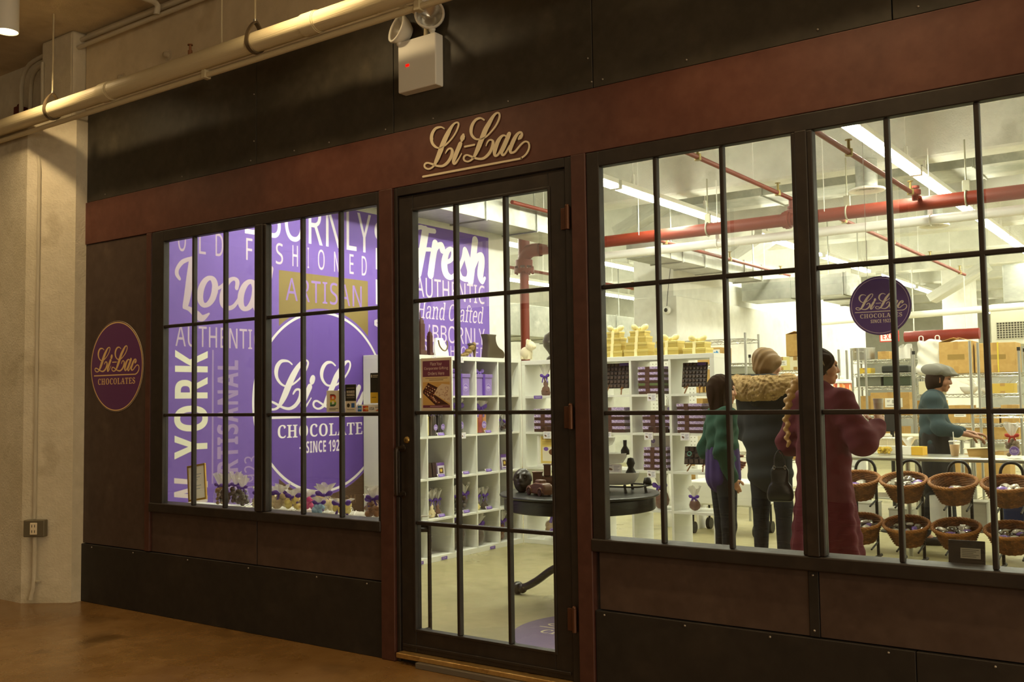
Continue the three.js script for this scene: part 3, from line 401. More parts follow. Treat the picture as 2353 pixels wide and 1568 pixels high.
// ---------------------------------------------------------------- pipes and ducts under the shop ceiling
{ const y = 3.1, z = -5.2; const t = thing('sprinkler_main', 'thick red sprinkler main running across the shop ceiling', 'pipe');
  part(t, 'tube', rod(V(-6.3, y, z), V(4.9, y, z), 0.062, 24), M.redPipe);
  for (const x of [-3.32, -1.0]) part(t, 'coupling', [rod(V(x - 0.045, y, z), V(x + 0.045, y, z), 0.078, 24), rod(V(x - 0.02, y, z), V(x + 0.02, y, z), 0.09, 12)], M.redPipe);
  part(t, 'elbow', [tube([V(-6.2, y, z), V(-6.33, y, z), V(-6.42, y - 0.06, z), V(-6.43, y - 0.16, z)], 0.075, 20, 18), rod(V(-6.43, 2.93, z), V(-6.43, 3.0, z), 0.1, 18), rod(V(-6.43, 2.86, z), V(-6.43, 2.9, z), 0.115, 18), rod(V(-6.43, 3.0, z), V(-6.43, 3.3, z), 0.068, 18)], M.redPipe);
  const bolts = []; for (let i = 0; i < 8; i++) { const a = i / 8 * 6.283; bolts.push(rod(V(-6.43 + 0.1 * Math.cos(a), 2.84, z + 0.1 * Math.sin(a)), V(-6.43 + 0.1 * Math.cos(a), 2.93, z + 0.1 * Math.sin(a)), 0.012, 6)); } part(t, 'flange_bolts', bolts, M.redPipe);
  part(t, 'riser', rod(V(-6.43, 0, z), V(-6.43, 2.88, z), 0.052, 20), M.redPipe);
  for (const [x, h] of [[-4.15, 'hanger'], [-2.75, ''], [-1.72, '']]) part(t, 'hanger', [rod(V(x, y + 0.05, z), V(x, 3.62, z), 0.007, 8), at(new THREE.TorusGeometry(0.067, 0.008, 6, 20), x, y, z, Math.PI / 2), rbx(x - 0.03, x + 0.03, y + 0.05, y + 0.16, z - 0.012, z + 0.012, 0.004)], mat(0xa7a48e, 0.5, { metalness: 0.4 }));
  // branches run back from the main
  const branch = (x, z0, z1, yy, l, riserAt) => { const b = thing('sprinkler_branch', l, 'pipe', [0, 0, 0], 0, 'sprinkler branches'); part(b, 'tube', rod(V(x, yy, z0), V(x, yy, z1), 0.02, 12), M.redPipe);
    if (riserAt !== undefined) part(b, 'riser', [rod(V(x, y, riserAt), V(x, yy, riserAt), 0.026, 12), rod(V(x, y + 0.05, riserAt), V(x, y + 0.09, riserAt), 0.05, 14), rod(V(x, y + 0.105, riserAt), V(x, y + 0.125, riserAt), 0.04, 14)], M.redPipe);
    for (let q = Math.min(z0, z1) + 0.35; q < Math.max(z0, z1); q += 1.75) part(b, 'hanger_rod', rod(V(x, yy, q + 0.6), V(x, 3.99, q + 0.6), 0.004, 5), M.white), part(b, 'sprinkler_head', [rod(V(x, yy, q), V(x, yy + 0.09, q), 0.011, 8), rod(V(x, yy + 0.09, q), V(x, yy + 0.095, q), 0.026, 12), rod(V(x, yy - 0.025, q), V(x, yy + 0.025, q), 0.028, 10)], mat(0x8c7a45, 0.4, { metalness: 0.6 })); };
  branch(-3.28, -2.2, -5.2, 3.3, 'red branch pipe at upper left of the right window', -5.2); branch(-2.1, -1.9, -5.2, 3.15, 'thick red branch pipe beside the bright strip at upper right', -5.0);
  branch(-2.9, -5.3, -11.2, 3.1, 'thin red branch pipe receding behind the round hanging sign'); branch(-4.86, -5.3, -9.5, 3.1, 'thin red branch pipe receding behind the left ducts'); branch(-5.45, -3.6, -5.1, 3.3, 'short red branch pipe above the silver duct in the doorway'); branch(-0.9, -8, -16, 3.1, 'thin red branch pipe at far right rear'); branch(-6.9, -5.4, -9, 3.0, 'thin red branch pipe beyond the riser');
  const w = thing('white_pipe', 'white pipe running just below the red sprinkler main', 'pipe'); part(w, 'tube', rod(V(-6.0, 2.965, -5.32), V(4.9, 2.965, -5.32), 0.045, 20), M.whiteGloss);
  for (const x of [-4.1, -2.05, -0.5]) part(w, 'hanger', [rod(V(x, 3.0, -5.32), V(x, 3.62, -5.32), 0.005, 6), rbx(x - 0.02, x + 0.02, 2.99, 3.07, -5.335, -5.305, 0.004), at(new THREE.TorusGeometry(0.05, 0.006, 6, 18), x, 2.965, -5.32, Math.PI / 2)], M.white);
  const w2 = thing('white_pipe', 'second thinner white pipe far back above the storage racks', 'pipe'); part(w2, 'tube', rod(V(-5.4, 2.55, -11.5), V(3, 2.75, -11.5), 0.05, 16), M.whiteGloss);
  const r3 = thing('sprinkler_main', 'dull red pipe far back behind the cardboard boxes', 'pipe'); part(r3, 'hanger_rod', [rod(V(-4.1, 2.36, -13.2), V(-4.1, 3.99, -13.2), 0.01, 6)], M.white); part(r3, 'hanger_rod', [rod(V(-3.3, 2.36, -13.2), V(-3.3, 3.99, -13.2), 0.01, 6)], M.white); part(r3, 'tube', rod(V(-4.25, 2.36, -13.2), V(-3.1, 2.36, -13.2), 0.09, 16), mat(0x7c1c10, 0.5));
}
{ // sheet-metal ducts built of flanged lengths
  const ductZ = (label, x, w, y0, y1, z0, z1, step) => { const t = thing('air_duct', label, 'duct', [0, 0, 0], 0, 'sheet metal ducts'); let a = z0; while (a > z1 + 0.01) { const b = Math.max(z1, a - step); part(t, 'section', uvm(rbx(x - w / 2, x + w / 2, y0, y1, b + 0.006, a - 0.006, 0.004)), M.duct); part(t, 'flange', rbx(x - w / 2 - 0.014, x + w / 2 + 0.014, y0 - 0.014, y1 + 0.014, b - 0.008, b + 0.008, 0.003), M.duct); a = b; } for (const zz of [z0 - 0.3, z1 + 0.3]) part(t, 'strap', [rbx(x - w / 2 - 0.01, x - w / 2, y0, 3.995, zz - 0.012, zz + 0.012, 0.002), rbx(x + w / 2, x + w / 2 + 0.01, y0, 3.995, zz - 0.012, zz + 0.012, 0.002)], M.duct); return t; };
  const ductX = (label, z, d, y0, y1, x0, x1, step) => { const t = thing('air_duct', label, 'duct', [0, 0, 0], 0, 'sheet metal ducts'); let a = x0; while (a < x1 - 0.01) { const b = Math.min(x1, a + step); part(t, 'section', uvm(rbx(a + 0.006, b - 0.006, y0, y1, z - d / 2, z + d / 2, 0.004)), M.duct); part(t, 'flange', rbx(b - 0.008, b + 0.008, y0 - 0.014, y1 + 0.014, z - d / 2 - 0.014, z + d / 2 + 0.014, 0.003), M.duct); a = b; } return t; };
  ductZ('silver duct above the mural, seen through the door', -5.75, 0.42, 3.1, 3.31, -1.6, -5.04, 0.85);
  ductZ('silver duct receding behind the red main in the right window', -5.12, 0.4, 2.95, 3.15, -5.6, -8.6, 0.6);
  ductX('wide silver duct between the ceiling beams', -6.9, 0.7, 3.66, 3.92, -5.2, 0.2, 1.1);
  ductX('silver duct box above the long white wall', -9.2, 0.55, 2.72, 3.0, -5.35, -3.9, 0.7);
  ductZ('small silver duct beside the hanging round sign', -4.2, 0.4, 2.7, 2.95, -9.5, -12, 0.8);
  ductZ('silver duct beyond the mural wall, seen past the red riser', -8.4, 0.9, 2.3, 2.75, -6.4, -12.0, 0.9);
  // slanted braces
  for (const [l, x0, y0, x1, y1, z] of [['slanted grey brace at left under the beams', -6.15, 3.5, -5.3, 3.86, -7.0], ['slanted grey brace in middle under the beams', -5.5, 3.28, -4.9, 3.62, -9.0], ['slanted grey brace far back right of the round sign', -3.9, 3.0, -3.0, 3.5, -13.6]]) { const L = Math.hypot(x1 - x0, y1 - y0); single('ceiling_brace', l, 'brace', at(rbx(0, L, -0.07, 0.07, -0.22, 0.22, 0.01), x0, y0, z, 0, 0, Math.atan2(y1 - y0, x1 - x0)), M.concreteWhite, 'slanted ceiling braces'); }
  // round diffusers
  for (const [x, z, l] of [[-2.64, -5.47, 'round white air diffuser nearest, left of the bright strip'], [-2.6, -8.0, 'round white air diffuser further back below the white pipe']]) { const t = thing('air_diffuser', l, 'vent', [x, 3.33, z], 0, 'round air diffusers'); part(t, 'rim', lathe([[0.1, 0.03], [0.12, 0.005], [0.16, 0], [0.17, 0.012], [0.16, 0.025], [0.1, 0.04]], 32), M.white); for (const r of [0.1, 0.07, 0.04]) part(t, 'cone', lathe([[r, 0.012], [r - 0.018, 0.03], [r - 0.02, 0.03], [r - 0.004, 0.01]], 28), M.white); part(t, 'neck', lathe([[0.1, 0.03], [0.1, 0.3]], 24), M.duct); }
  // wall air unit
  const t = thing('air_unit', 'beige wall air conditioner with grille at far right rear', 'air conditioner', [-2.15, 2.1, -12.0]); part(t, 'casing', rbx(-0.58, 0.9, 0, 0.62, -0.5, 0, 0.02), mat(0xc9c6b4, 0.6)); for (const [a, b] of [[-0.5, 0.12], [0.2, 0.82]]) { part(t, 'grille_back', bx(a, b, 0.1, 0.34, 0, 0.004), mat(0x4b483c, 0.7)); const g = []; for (let i = 0; i <= 16; i++) g.push(bx(a + (b - a) * i / 16 - 0.004, a + (b - a) * i / 16 + 0.004, 0.1, 0.34, 0.004, 0.012)); for (let i = 0; i <= 7; i++) g.push(bx(a, b, 0.1 + 0.24 * i / 7 - 0.004, 0.1 + 0.24 * i / 7 + 0.004, 0.004, 0.013)); part(t, 'grille', g, mat(0xb9b59f, 0.6)); } part(t, 'hood', rbx(-0.4, 0.9, 0.62, 1.2, -0.5, -0.02, 0.03), M.duct);
}
// ---------------------------------------------------------------- product building blocks (all face +z, standing at y = 0)
const CELLO = pmat(0xffffff, 0.1, { transmission: 0.96, thickness: 0, ior: 1.35 });
const TUFT = pmat(0xf4f2ec, 0.2, { transmission: 0.55, thickness: 0 });
const RIB = mat(0x5b35a0, 0.42), RIBRED = mat(0xc23a2a, 0.42), LILAC = mat(0xb9a2cc, 0.5), BROWN = mat(0x4a2c20, 0.5), YELLOW = mat(0xe4d27c, 0.5), WHITECHOC = mat(0xead9a8, 0.5), PINK = mat(0xcc3f86, 0.5), ORANGE = mat(0xd08a3c, 0.5), BLUE = mat(0x8fb6d8, 0.5), REDC = mat(0xa83222, 0.45), SHELFW = mat(0xe6e6dc, 0.55);
const sealTex = canvasTex(128, 128, (x) => { x.fillStyle = '#7a5ab4'; x.fillRect(0, 0, 128, 128); x.strokeStyle = '#efe9f4'; x.lineWidth = 4; x.beginPath(); x.arc(64, 64, 56, 0, 7); x.stroke(); scriptCanvas(x, 18, 78, 92, '#f3eef6'); fit(x, 'CHOCOLATES', 30, 84, 98, 94, 'bold #px serif', '#f3eef6'); });
const SEAL = new THREE.MeshStandardMaterial({ map: sealTex, roughness: 0.5 });
function ruffle(r0, h, r1, n = 7, amp = 0.25, seg = 42, ph = 0) { const pos = [], idx = []; const rows = 4; for (let j = 0; j <= rows; j++) for (let i = 0; i <= seg; i++) { const t = j / rows, a = i / seg * 6.28318; const R = (r0 + (r1 - r0) * Math.pow(t, 0.8)) * (1 + amp * t * Math.sin(n * a + ph) + 0.1 * t * Math.sin(2 * a + 1 + ph)); const y = h * t * (1 + 0.18 * Math.sin(3 * a + ph * 2) * t); pos.push(R * Math.cos(a), y, R * Math.sin(a) * 0.75); }
  for (let j = 0; j < rows; j++) for (let i = 0; i < seg; i++) { const a = j * (seg + 1) + i, b = a + seg + 1; idx.push(a, b, a + 1, b, b + 1, a + 1); } const g = new THREE.BufferGeometry(); g.setAttribute('position', new THREE.Float32BufferAttribute(pos, 3)); g.setIndex(idx); g.computeVertexNormals(); return g; }
function bow(s, tails = 1) { const loop = (m) => { const t = new THREE.SphereGeometry(s * 0.36, 12, 8); const p = t.attributes.position; for (let i = 0; i < p.count; i++) { const x = p.getX(i) / (s * 0.36), q = 0.35 + 0.65 * Math.min(1, (1 + m * x) * 0.75); p.setY(i, p.getY(i) * 0.62 * q); p.setZ(i, p.getZ(i) * 0.5 * q); } t.computeVertexNormals(); t.rotateZ(m * 0.4); t.translate(m * s * 0.36, s * 0.13, 0); return t; }; const g = [loop(1), loop(-1), ball(s * 0.14, 0, 0.02 * s, 0, 8, 6)]; if (tails) for (const m of [-1, 1]) g.push(at(rbx(-s * 0.09, s * 0.09, -s * 0.75 * tails, 0, -s * 0.012, s * 0.012, 0.001), m * s * 0.16, 0, s * 0.05, 0, 0.12, m * 0.35)); return merge(g); }
const disc = (r, m = 24) => new THREE.CircleGeometry(r, m);
// cellophane bag gathered with a ribbon; what it holds is drawn by `fill`
function bag(label, pos, turn, o, group) {
  const { h = 0.2, w = 0.1, d = 0.07, neck = 0.62, ribbon = RIB, seal = 0, fill = 'lumps', m = M.choc, m2 } = o; const t = thing(o.name || 'gift_bag', label, o.cat || 'gift bag', pos, turn, group); const H = h * neck;
  const squash = (g) => { g.scale(1, 1, d / w); return g; };
  if (fill === 'lumps') { const g = []; const r = rngOf(Math.round(pos[0] * 911 + pos[1] * 577 + pos[2] * 331 + 9000)); for (let i = 0; i < 16; i++) { const s = w * (0.13 + 0.08 * r()); g.push(at(new THREE.IcosahedronGeometry(s, 1), (r() - 0.5) * w * 0.62, s * 0.9 + H * 0.72 * r(), (r() - 0.5) * d * 0.5, r() * 3, r() * 3)); } const c = part(t, 'sweets', g, m); c.userData.kind = 'stuff'; }
  else if (fill === 'bars') { const mm = [m, m2 || m]; for (let i = 0; i < 3; i++) part(t, 'bar', rbx((i - 1) * w * 0.3 - w * 0.12, (i - 1) * w * 0.3 + w * 0.12, 0.004, H * (0.82 + 0.1 * (i % 2)), -d * 0.25, d * 0.25, 0.008, 2), mm[i % 2]); }
  else if (fill === 'bunny') part(t, 'chocolate_bunny', [squash(lathe([[0, 0.002], [w * 0.34, 0.004], [w * 0.4, H * 0.16], [w * 0.32, H * 0.42], [w * 0.17, H * 0.52], [w * 0.22, H * 0.62], [w * 0.19, H * 0.74], [0, H * 0.8]], 16)), at(new THREE.CapsuleGeometry(w * 0.06, H * 0.2, 3, 8), -w * 0.09, H * 0.86, 0, 0, 0, 0.15), at(new THREE.CapsuleGeometry(w * 0.06, H * 0.2, 3, 8), w * 0.09, H * 0.86, 0, 0, 0, -0.15), ball(w * 0.1, -w * 0.2, H * 0.25, d * 0.3, 8, 6), ball(w * 0.1, w * 0.2, H * 0.25, d * 0.3, 8, 6)], m);
  else if (fill === 'egg') part(t, 'chocolate_egg', squash(lathe([[0, 0.003], [w * 0.2, 0.01], [w * 0.4, H * 0.24], [w * 0.45, H * 0.45], [w * 0.36, H * 0.72], [w * 0.2, H * 0.9], [0, H * 0.97]], 24)), m);
  const b = squash(lathe([[w * 0.46, 0], [w * 0.5, H * 0.12], [w * 0.5, H * 0.5], [w * 0.42, H * 0.78], [w * 0.16, H * 0.98], [w * 0.1, H]], 18)); const cb = part(t, 'cellophane', b, CELLO);
  const gt = part(t, 'gathered_top', at(ruffle(w * 0.1, h - H, w * 0.42, 6, 0.3, 36, pos[2] * 9 + pos[0] * 5), 0, H, 0), TUFT);
  part(gt, 'ribbon', [at(new THREE.TorusGeometry(w * 0.11, w * 0.045, 6, 14), 0, H, 0, 0, Math.PI / 2), at(bow(w * 0.62), 0, H, w * 0.13)], ribbon);
  if (seal) part(cb, 'seal', at(disc(w * seal), w * 0.08, H * 0.35, d * 0.52), SEAL);
  return t;
}
function chocoBox(label, pos, turn, w, h, d, group, kind = 0) { const t = thing('chocolate_box', label, 'box', pos, turn, group); const lidm = kind === 1 ? mat(0x5f6b3e, 0.5) : kind === 2 ? M.choc : LILAC;
  part(t, 'base', rbx(-w / 2, w / 2, 0, h * 0.52, -d / 2, d / 2, 0.003), BROWN); const ld = part(t, 'lid', rbx(-w / 2 - 0.003, w / 2 + 0.003, h * 0.5, h * 0.985, -d / 2 - 0.003, d / 2 + 0.003, 0.003), kind ? lidm : LIDPRINT); part(ld, 'ribbon', [rbx(-w * 0.09 - w * 0.12, w * 0.09 - w * 0.12, 0.001, h * 0.989, -d / 2 - 0.0045, d / 2 + 0.0045, 0.001)], mat(0x56362a, 0.45)); return t; }
const lidTex = canvasTex(512, 128, (x) => { x.fillStyle = '#c3aed2'; x.fillRect(0, 0, 512, 128); const r = rngOf(5); for (let i = 0; i < 240; i++) { x.fillStyle = ['#8a68ae', '#6f4f98', '#e6dcee', '#a58bc0'][(r() * 4) | 0]; x.beginPath(); x.ellipse(r() * 512, r() * 128, 5 + r() * 16, 3 + r() * 9, r() * 3, 0, 7); x.fill(); } });
lidTex.wrapS = lidTex.wrapT = THREE.RepeatWrapping;
const LIDPRINT = new THREE.MeshStandardMaterial({ map: lidTex, roughness: 0.5 });
function stack(n, where, x, y, z, turn, w, h, d, group, kinds = []) { const names = ['lowest', 'second from bottom', 'third from bottom', 'fourth from bottom', 'fifth from bottom', 'sixth from bottom']; for (let i = 0; i < n; i++) chocoBox((i === n - 1 && n > 2 ? 'topmost' : names[i]) + ' ribboned box in the stack ' + where, [x + rr(-0.004, 0.004), y + i * h, z], turn + rr(-0.03, 0.03), w, h, d, group, kinds[i] || 0); }
function tag(label, pos, turn, w = 0.07, h = 0.055, tex) { const t = thing('price_tag', label, 'tag', pos, turn, 'shelf price tags'); const cd = part(t, 'card', rbx(-w / 2, w / 2, 0, h, 0, 0.003, 0.001), M.paper); part(cd, 'print', at(new THREE.PlaneGeometry(w * 0.9, h * 0.9), 0, h / 2, 0.0036), tex || TAGPRINT); return t; }
const TAGPRINT = new THREE.MeshStandardMaterial({ roughness: 0.7, map: canvasTex(128, 96, (x) => { x.fillStyle = '#e9e5ea'; x.fillRect(0, 0, 128, 96); x.fillStyle = '#6d4a3a'; x.beginPath(); x.ellipse(34, 58, 22, 13, 0.5, 0, 7); x.fill(); x.fillStyle = '#8d86a0'; for (let i = 0; i < 5; i++) x.fillRect(66, 18 + i * 14, 50 - (i % 3) * 8, 5); x.fillRect(12, 14, 40, 6); }) });
const PURPLETAG = new THREE.MeshStandardMaterial({ roughness: 0.7, map: canvasTex(128, 48, (x) => { x.fillStyle = '#6a4ca4'; x.fillRect(0, 0, 128, 48); x.fillStyle = '#cdbfe4'; x.fillRect(16, 14, 96, 5); x.fillRect(26, 26, 76, 5); }) });

// ---------------------------------------------------------------- the cube shelf along the mural wall
const AX = -5.815, AZ = [-2.342, -2.698, -3.052, -3.398, -3.742], AY = [0.055, 0.372, 0.724, 1.09, 1.446];
{ const t = thing('cube_shelf', 'white five by five cube shelf standing below the purple mural', 'shelf', [0, 0, 0]); const x0 = -6.01, x1 = -5.62;
  part(t, 'top', rbx(x0, x1, 1.765, 1.803, -3.945, -2.135, 0.002), SHELFW); part(t, 'bottom', rbx(x0, x1, 0, 0.048, -3.945, -2.135, 0.002), SHELFW);
  for (const z of [-2.135, -3.908]) part(t, 'side_panel', rbx(x0, x1, 0.048, 1.765, z - 0.037, z, 0.002), SHELFW);
  for (const z of [-2.525, -2.876, -3.226, -3.571]) part(t, 'divider', rbx(x0, x1 - 0.002, 0.048, 1.765, z - 0.008, z + 0.008, 0.002), SHELFW);
  const zs = [-2.172, -2.517, -2.533, -2.868, -2.884, -3.218, -3.234, -3.563, -3.579, -3.908]; for (let r = 1; r < 5; r++) for (let c = 0; c < 5; c++) part(t, 'shelf_board', bx(x0, x1 - 0.002, AY[r] - 0.017, AY[r] - 0.001, zs[2 * c + 1], zs[2 * c]), SHELFW);
}
const PA = Math.PI / 2; const A = (r, c, dz = 0, dx = 0.1) => [AX + dx, AY[r], AZ[c] + dz];
// contents, top row to bottom row
for (const [c, l] of [[2, 'purple ribboned gift box in top row of cube shelf, nearer the window'], [3, 'purple ribboned gift box in top row of cube shelf, further from window']]) { const t = thing('gift_box', l, 'gift box', A(4, c, 0.03, 0.075), PA, 'purple gift boxes');
  const gb = part(t, 'box', rbx(-0.125, 0.125, 0, 0.17, -0.1, 0.1, 0.003), mat(0x8b74b4, 0.5)); const gl = part(t, 'lid', rbx(-0.132, 0.132, 0.165, 0.2, -0.107, 0.107, 0.004), mat(0x8169ab, 0.5)); part(t, 'ribbon', [rbx(-0.022, 0.012, 0.001, 0.2015, -0.1085, 0.1085, 0.001), rbx(-0.1335, 0.1335, 0.001, 0.2015, -0.015, 0.015, 0.001)], RIB); part(gl, 'bow', at(bow(0.1), -0.005, 0.215, 0.05), mat(0x8c6cc4, 0.4)); part(gb, 'seal', at(disc(0.037), 0.067, 0.075, 0.1015), SEAL); }
bag('small purple ribboned bag in cube shelf left end, third row', A(3, 0, -0.06), PA, { h: 0.2, w: 0.11, m: M.choc });
bag('pale bag of tall bars leftmost behind door poster', A(3, 1, 0.1), PA, { h: 0.3, w: 0.09, fill: 'bars', m: YELLOW, m2: WHITECHOC, neck: 0.72 }); bag('dark bag of tall bars in the middle behind door poster', A(3, 1, 0.0), PA, { h: 0.3, w: 0.09, fill: 'bars', m: M.choc, seal: 0.3, neck: 0.72 }); bag('dark bag of tall bars rightmost behind door poster', A(3, 1, -0.1), PA, { h: 0.31, w: 0.09, fill: 'bars', m: mat(0x221712, 0.4), seal: 0.3, neck: 0.72 });
bag('tall clear bag of dark bars with purple bow and round seal', A(3, 2, 0.02), PA, { h: 0.33, w: 0.2, d: 0.1, fill: 'bars', m: mat(0x4b4434, 0.4), m2: M.choc, seal: 0.18, neck: 0.74 });
bag('red and orange filled bag with two purple seals', A(3, 3, 0.02), PA, { h: 0.3, w: 0.21, d: 0.1, fill: 'bars', m: ORANGE, m2: REDC, seal: 0.17, neck: 0.78 });
bag('left of two small purple ribboned bags in far column', A(3, 4, 0.08), PA, { h: 0.17, w: 0.1, m: M.chocMilk }); bag('right of two small purple ribboned bags in far column', A(3, 4, -0.05), PA, { h: 0.16, w: 0.1, m: M.choc });
single('sweets_packet', 'small crimson packet at left end of middle row', 'packet', rbx(-0.05, 0.05, 0, 0.055, -0.03, 0.03, 0.01), mat(0x8c2050, 0.5), null, A(2, 0, -0.1), PA);
// chocolate bars and cards in the middle row
{ const cardT = new THREE.MeshStandardMaterial({ roughness: 0.6, map: canvasTex(128, 192, (x) => { x.fillStyle = '#e7dfe9'; x.fillRect(0, 0, 128, 192); x.fillStyle = '#7650a8'; x.fillRect(0, 0, 128, 40); x.fillStyle = '#5a3a22'; x.fillRect(26, 70, 76, 80); x.fillStyle = '#e0c24c'; x.beginPath(); x.arc(64, 108, 22, 0, 7); x.fill(); x.fillStyle = '#7650a8'; x.fillRect(10, 165, 108, 14); }) });
  const bar = (l, p, w, m, h = 0.115) => { const t = thing('chocolate_bar', l, 'chocolate bar', p, PA, 'chocolate bars'); part(t, 'wrapper', at(rbx(-w / 2, w / 2, 0, h, -0.007, 0.007, 0.003), 0, 0, 0, 0, -0.12), m === 1 ? LILAC : m); if (m === 1) part(t, 'printed_front', at(new THREE.PlaneGeometry(w * 0.96, h * 0.97), 0, h / 2, 0.0076, 0, -0.12), cardT); return t; };
  bar('printed chocolate bar leftmost in second compartment, middle row', A(2, 1, 0.12), 0.07, 1); bar('first of two dark chocolate bars in middle row', A(2, 1, 0.035), 0.05, M.choc, 0.13); bar('second of two dark chocolate bars in middle row', A(2, 1, -0.03), 0.05, mat(0x3a201c, 0.45), 0.13); bar('wide printed bar with yellow emblem in middle row', A(2, 1, -0.11), 0.1, 1, 0.125);
  bar('single printed card bar in fourth compartment, middle row', A(2, 3, 0.13), 0.055, 1, 0.11); bar('dark bar leaning at far end of middle row', A(2, 4, 0.12), 0.09, M.choc, 0.15); bar('printed bar beside dark bar at far end of middle row', A(2, 4, -0.03), 0.1, 1, 0.15);
  single('sweets_packet', 'small dark pink packet in third compartment of middle row', 'packet', rbx(-0.04, 0.04, 0, 0.03, -0.03, 0.03, 0.01), mat(0x6c2a5a, 0.5), null, A(2, 2, 0.14), PA); }
// lower rows
bag('yellow bunny bag leftmost in second row from floor', A(1, 1, 0.11), PA, { h: 0.24, w: 0.1, fill: 'bunny', m: YELLOW }); bag('white bunny bag second in second row from floor', A(1, 1, 0.02), PA, { h: 0.235, w: 0.1, fill: 'bunny', m: WHITECHOC }); bag('milk chocolate bunny bag third in second row from floor', A(1, 1, -0.06), PA, { h: 0.235, w: 0.1, fill: 'bunny', m: M.chocMilk }); bag('dark bunny bag fourth in second row from floor', A(1, 1, -0.13, 0.0), PA, { h: 0.23, w: 0.09, fill: 'bunny', m: M.choc });
bag('wide dark bag with purple ribbons, third compartment near floor', A(1, 2, 0.06), PA, { h: 0.25, w: 0.16, d: 0.1, m: mat(0x2c241a, 0.4) }); bag('second wide dark bag with purple ribbons, third compartment near floor', A(1, 2, -0.08), PA, { h: 0.26, w: 0.15, d: 0.1, m: M.choc });
bag('white chocolate bunny bag beside dark bag, fourth compartment', A(1, 3, 0.07), PA, { h: 0.2, w: 0.11, fill: 'bunny', m: YELLOW }); bag('dark chocolate bag beside white bunny, fourth compartment', A(1, 3, -0.05), PA, { h: 0.2, w: 0.11, fill: 'bunny', m: M.choc });
bag('pale round bag with purple ribbon ball in bottom row', A(0, 1, 0.09), PA, { h: 0.17, w: 0.11, m: mat(0xcfc6c2, 0.5) });
bag('large dark chocolate egg wrapped in cellophane in bottom row', A(0, 2, 0.02, 0.06), PA, { h: 0.34, w: 0.28, d: 0.2, fill: 'egg', neck: 0.83, m: M.choc, name: 'wrapped_egg', cat: 'chocolate egg' });
bag('chocolate egg bag with purple bow beside largest egg', A(0, 3, 0.06), PA, { h: 0.28, w: 0.18, d: 0.12, fill: 'egg', m: M.choc }); bag('brown bag with purple ribbon in bottom far compartment', A(0, 4, 0.03), PA, { h: 0.27, w: 0.15, m: M.chocMilk });
// tags of the cube shelf
[[1.745, -2.62, 'white price tag on shelf top below the necklace'], [1.745, -3.0, 'white price tag on shelf top below the shoe'], [1.055, -3.02, 'white price tag on third row edge of cube shelf']].forEach(([y, z, l]) => tag(l, [-5.618, y, z], PA));
[[0.0, -2.41, 'purple label on plinth at left end of cube shelf'], [0.0, -2.73, 'purple label on plinth below the pale round bag'], [0.0, -3.44, 'purple label on plinth near far end of cube shelf']].forEach(([y, z, l]) => tag(l, [-5.618, y + 0.006, z], PA, 0.09, 0.03, PURPLETAG));
[[1, 1, 'purple edge label below row of bunnies'], [1, 2, 'purple edge label below wide dark bags'], [1, 3, 'purple edge label below white bunny'], [1, 4, 'purple edge label in empty far compartment'], [2, 0, 'purple edge label below crimson packet'], [2, 1, 'purple edge label below printed bars'], [2, 2, 'edge label in third compartment middle row'], [2, 3, 'edge label below single card bar'], [2, 4, 'edge label below far printed bar'], [3, 1, 'edge label below bags of tall bars'], [3, 3, 'edge label below red filled bag'], [3, 4, 'edge label below two small bags'], [1, 0, 'purple edge label at left end below bunnies']].forEach(([r, c, l]) => { const t = thing('shelf_label', l, 'label', [-5.665, AY[r], AZ[c] - 0.06], PA, 'purple shelf labels'); part(t, 'stand', at(rbx(-0.045, 0.045, 0, 0.032, -0.002, 0.002, 0.001), 0, 0, 0, 0, -0.5), M.paper); part(t, 'print', at(new THREE.PlaneGeometry(0.086, 0.026), 0, 0.016, 0.0032, 0, -0.5), PURPLETAG); });

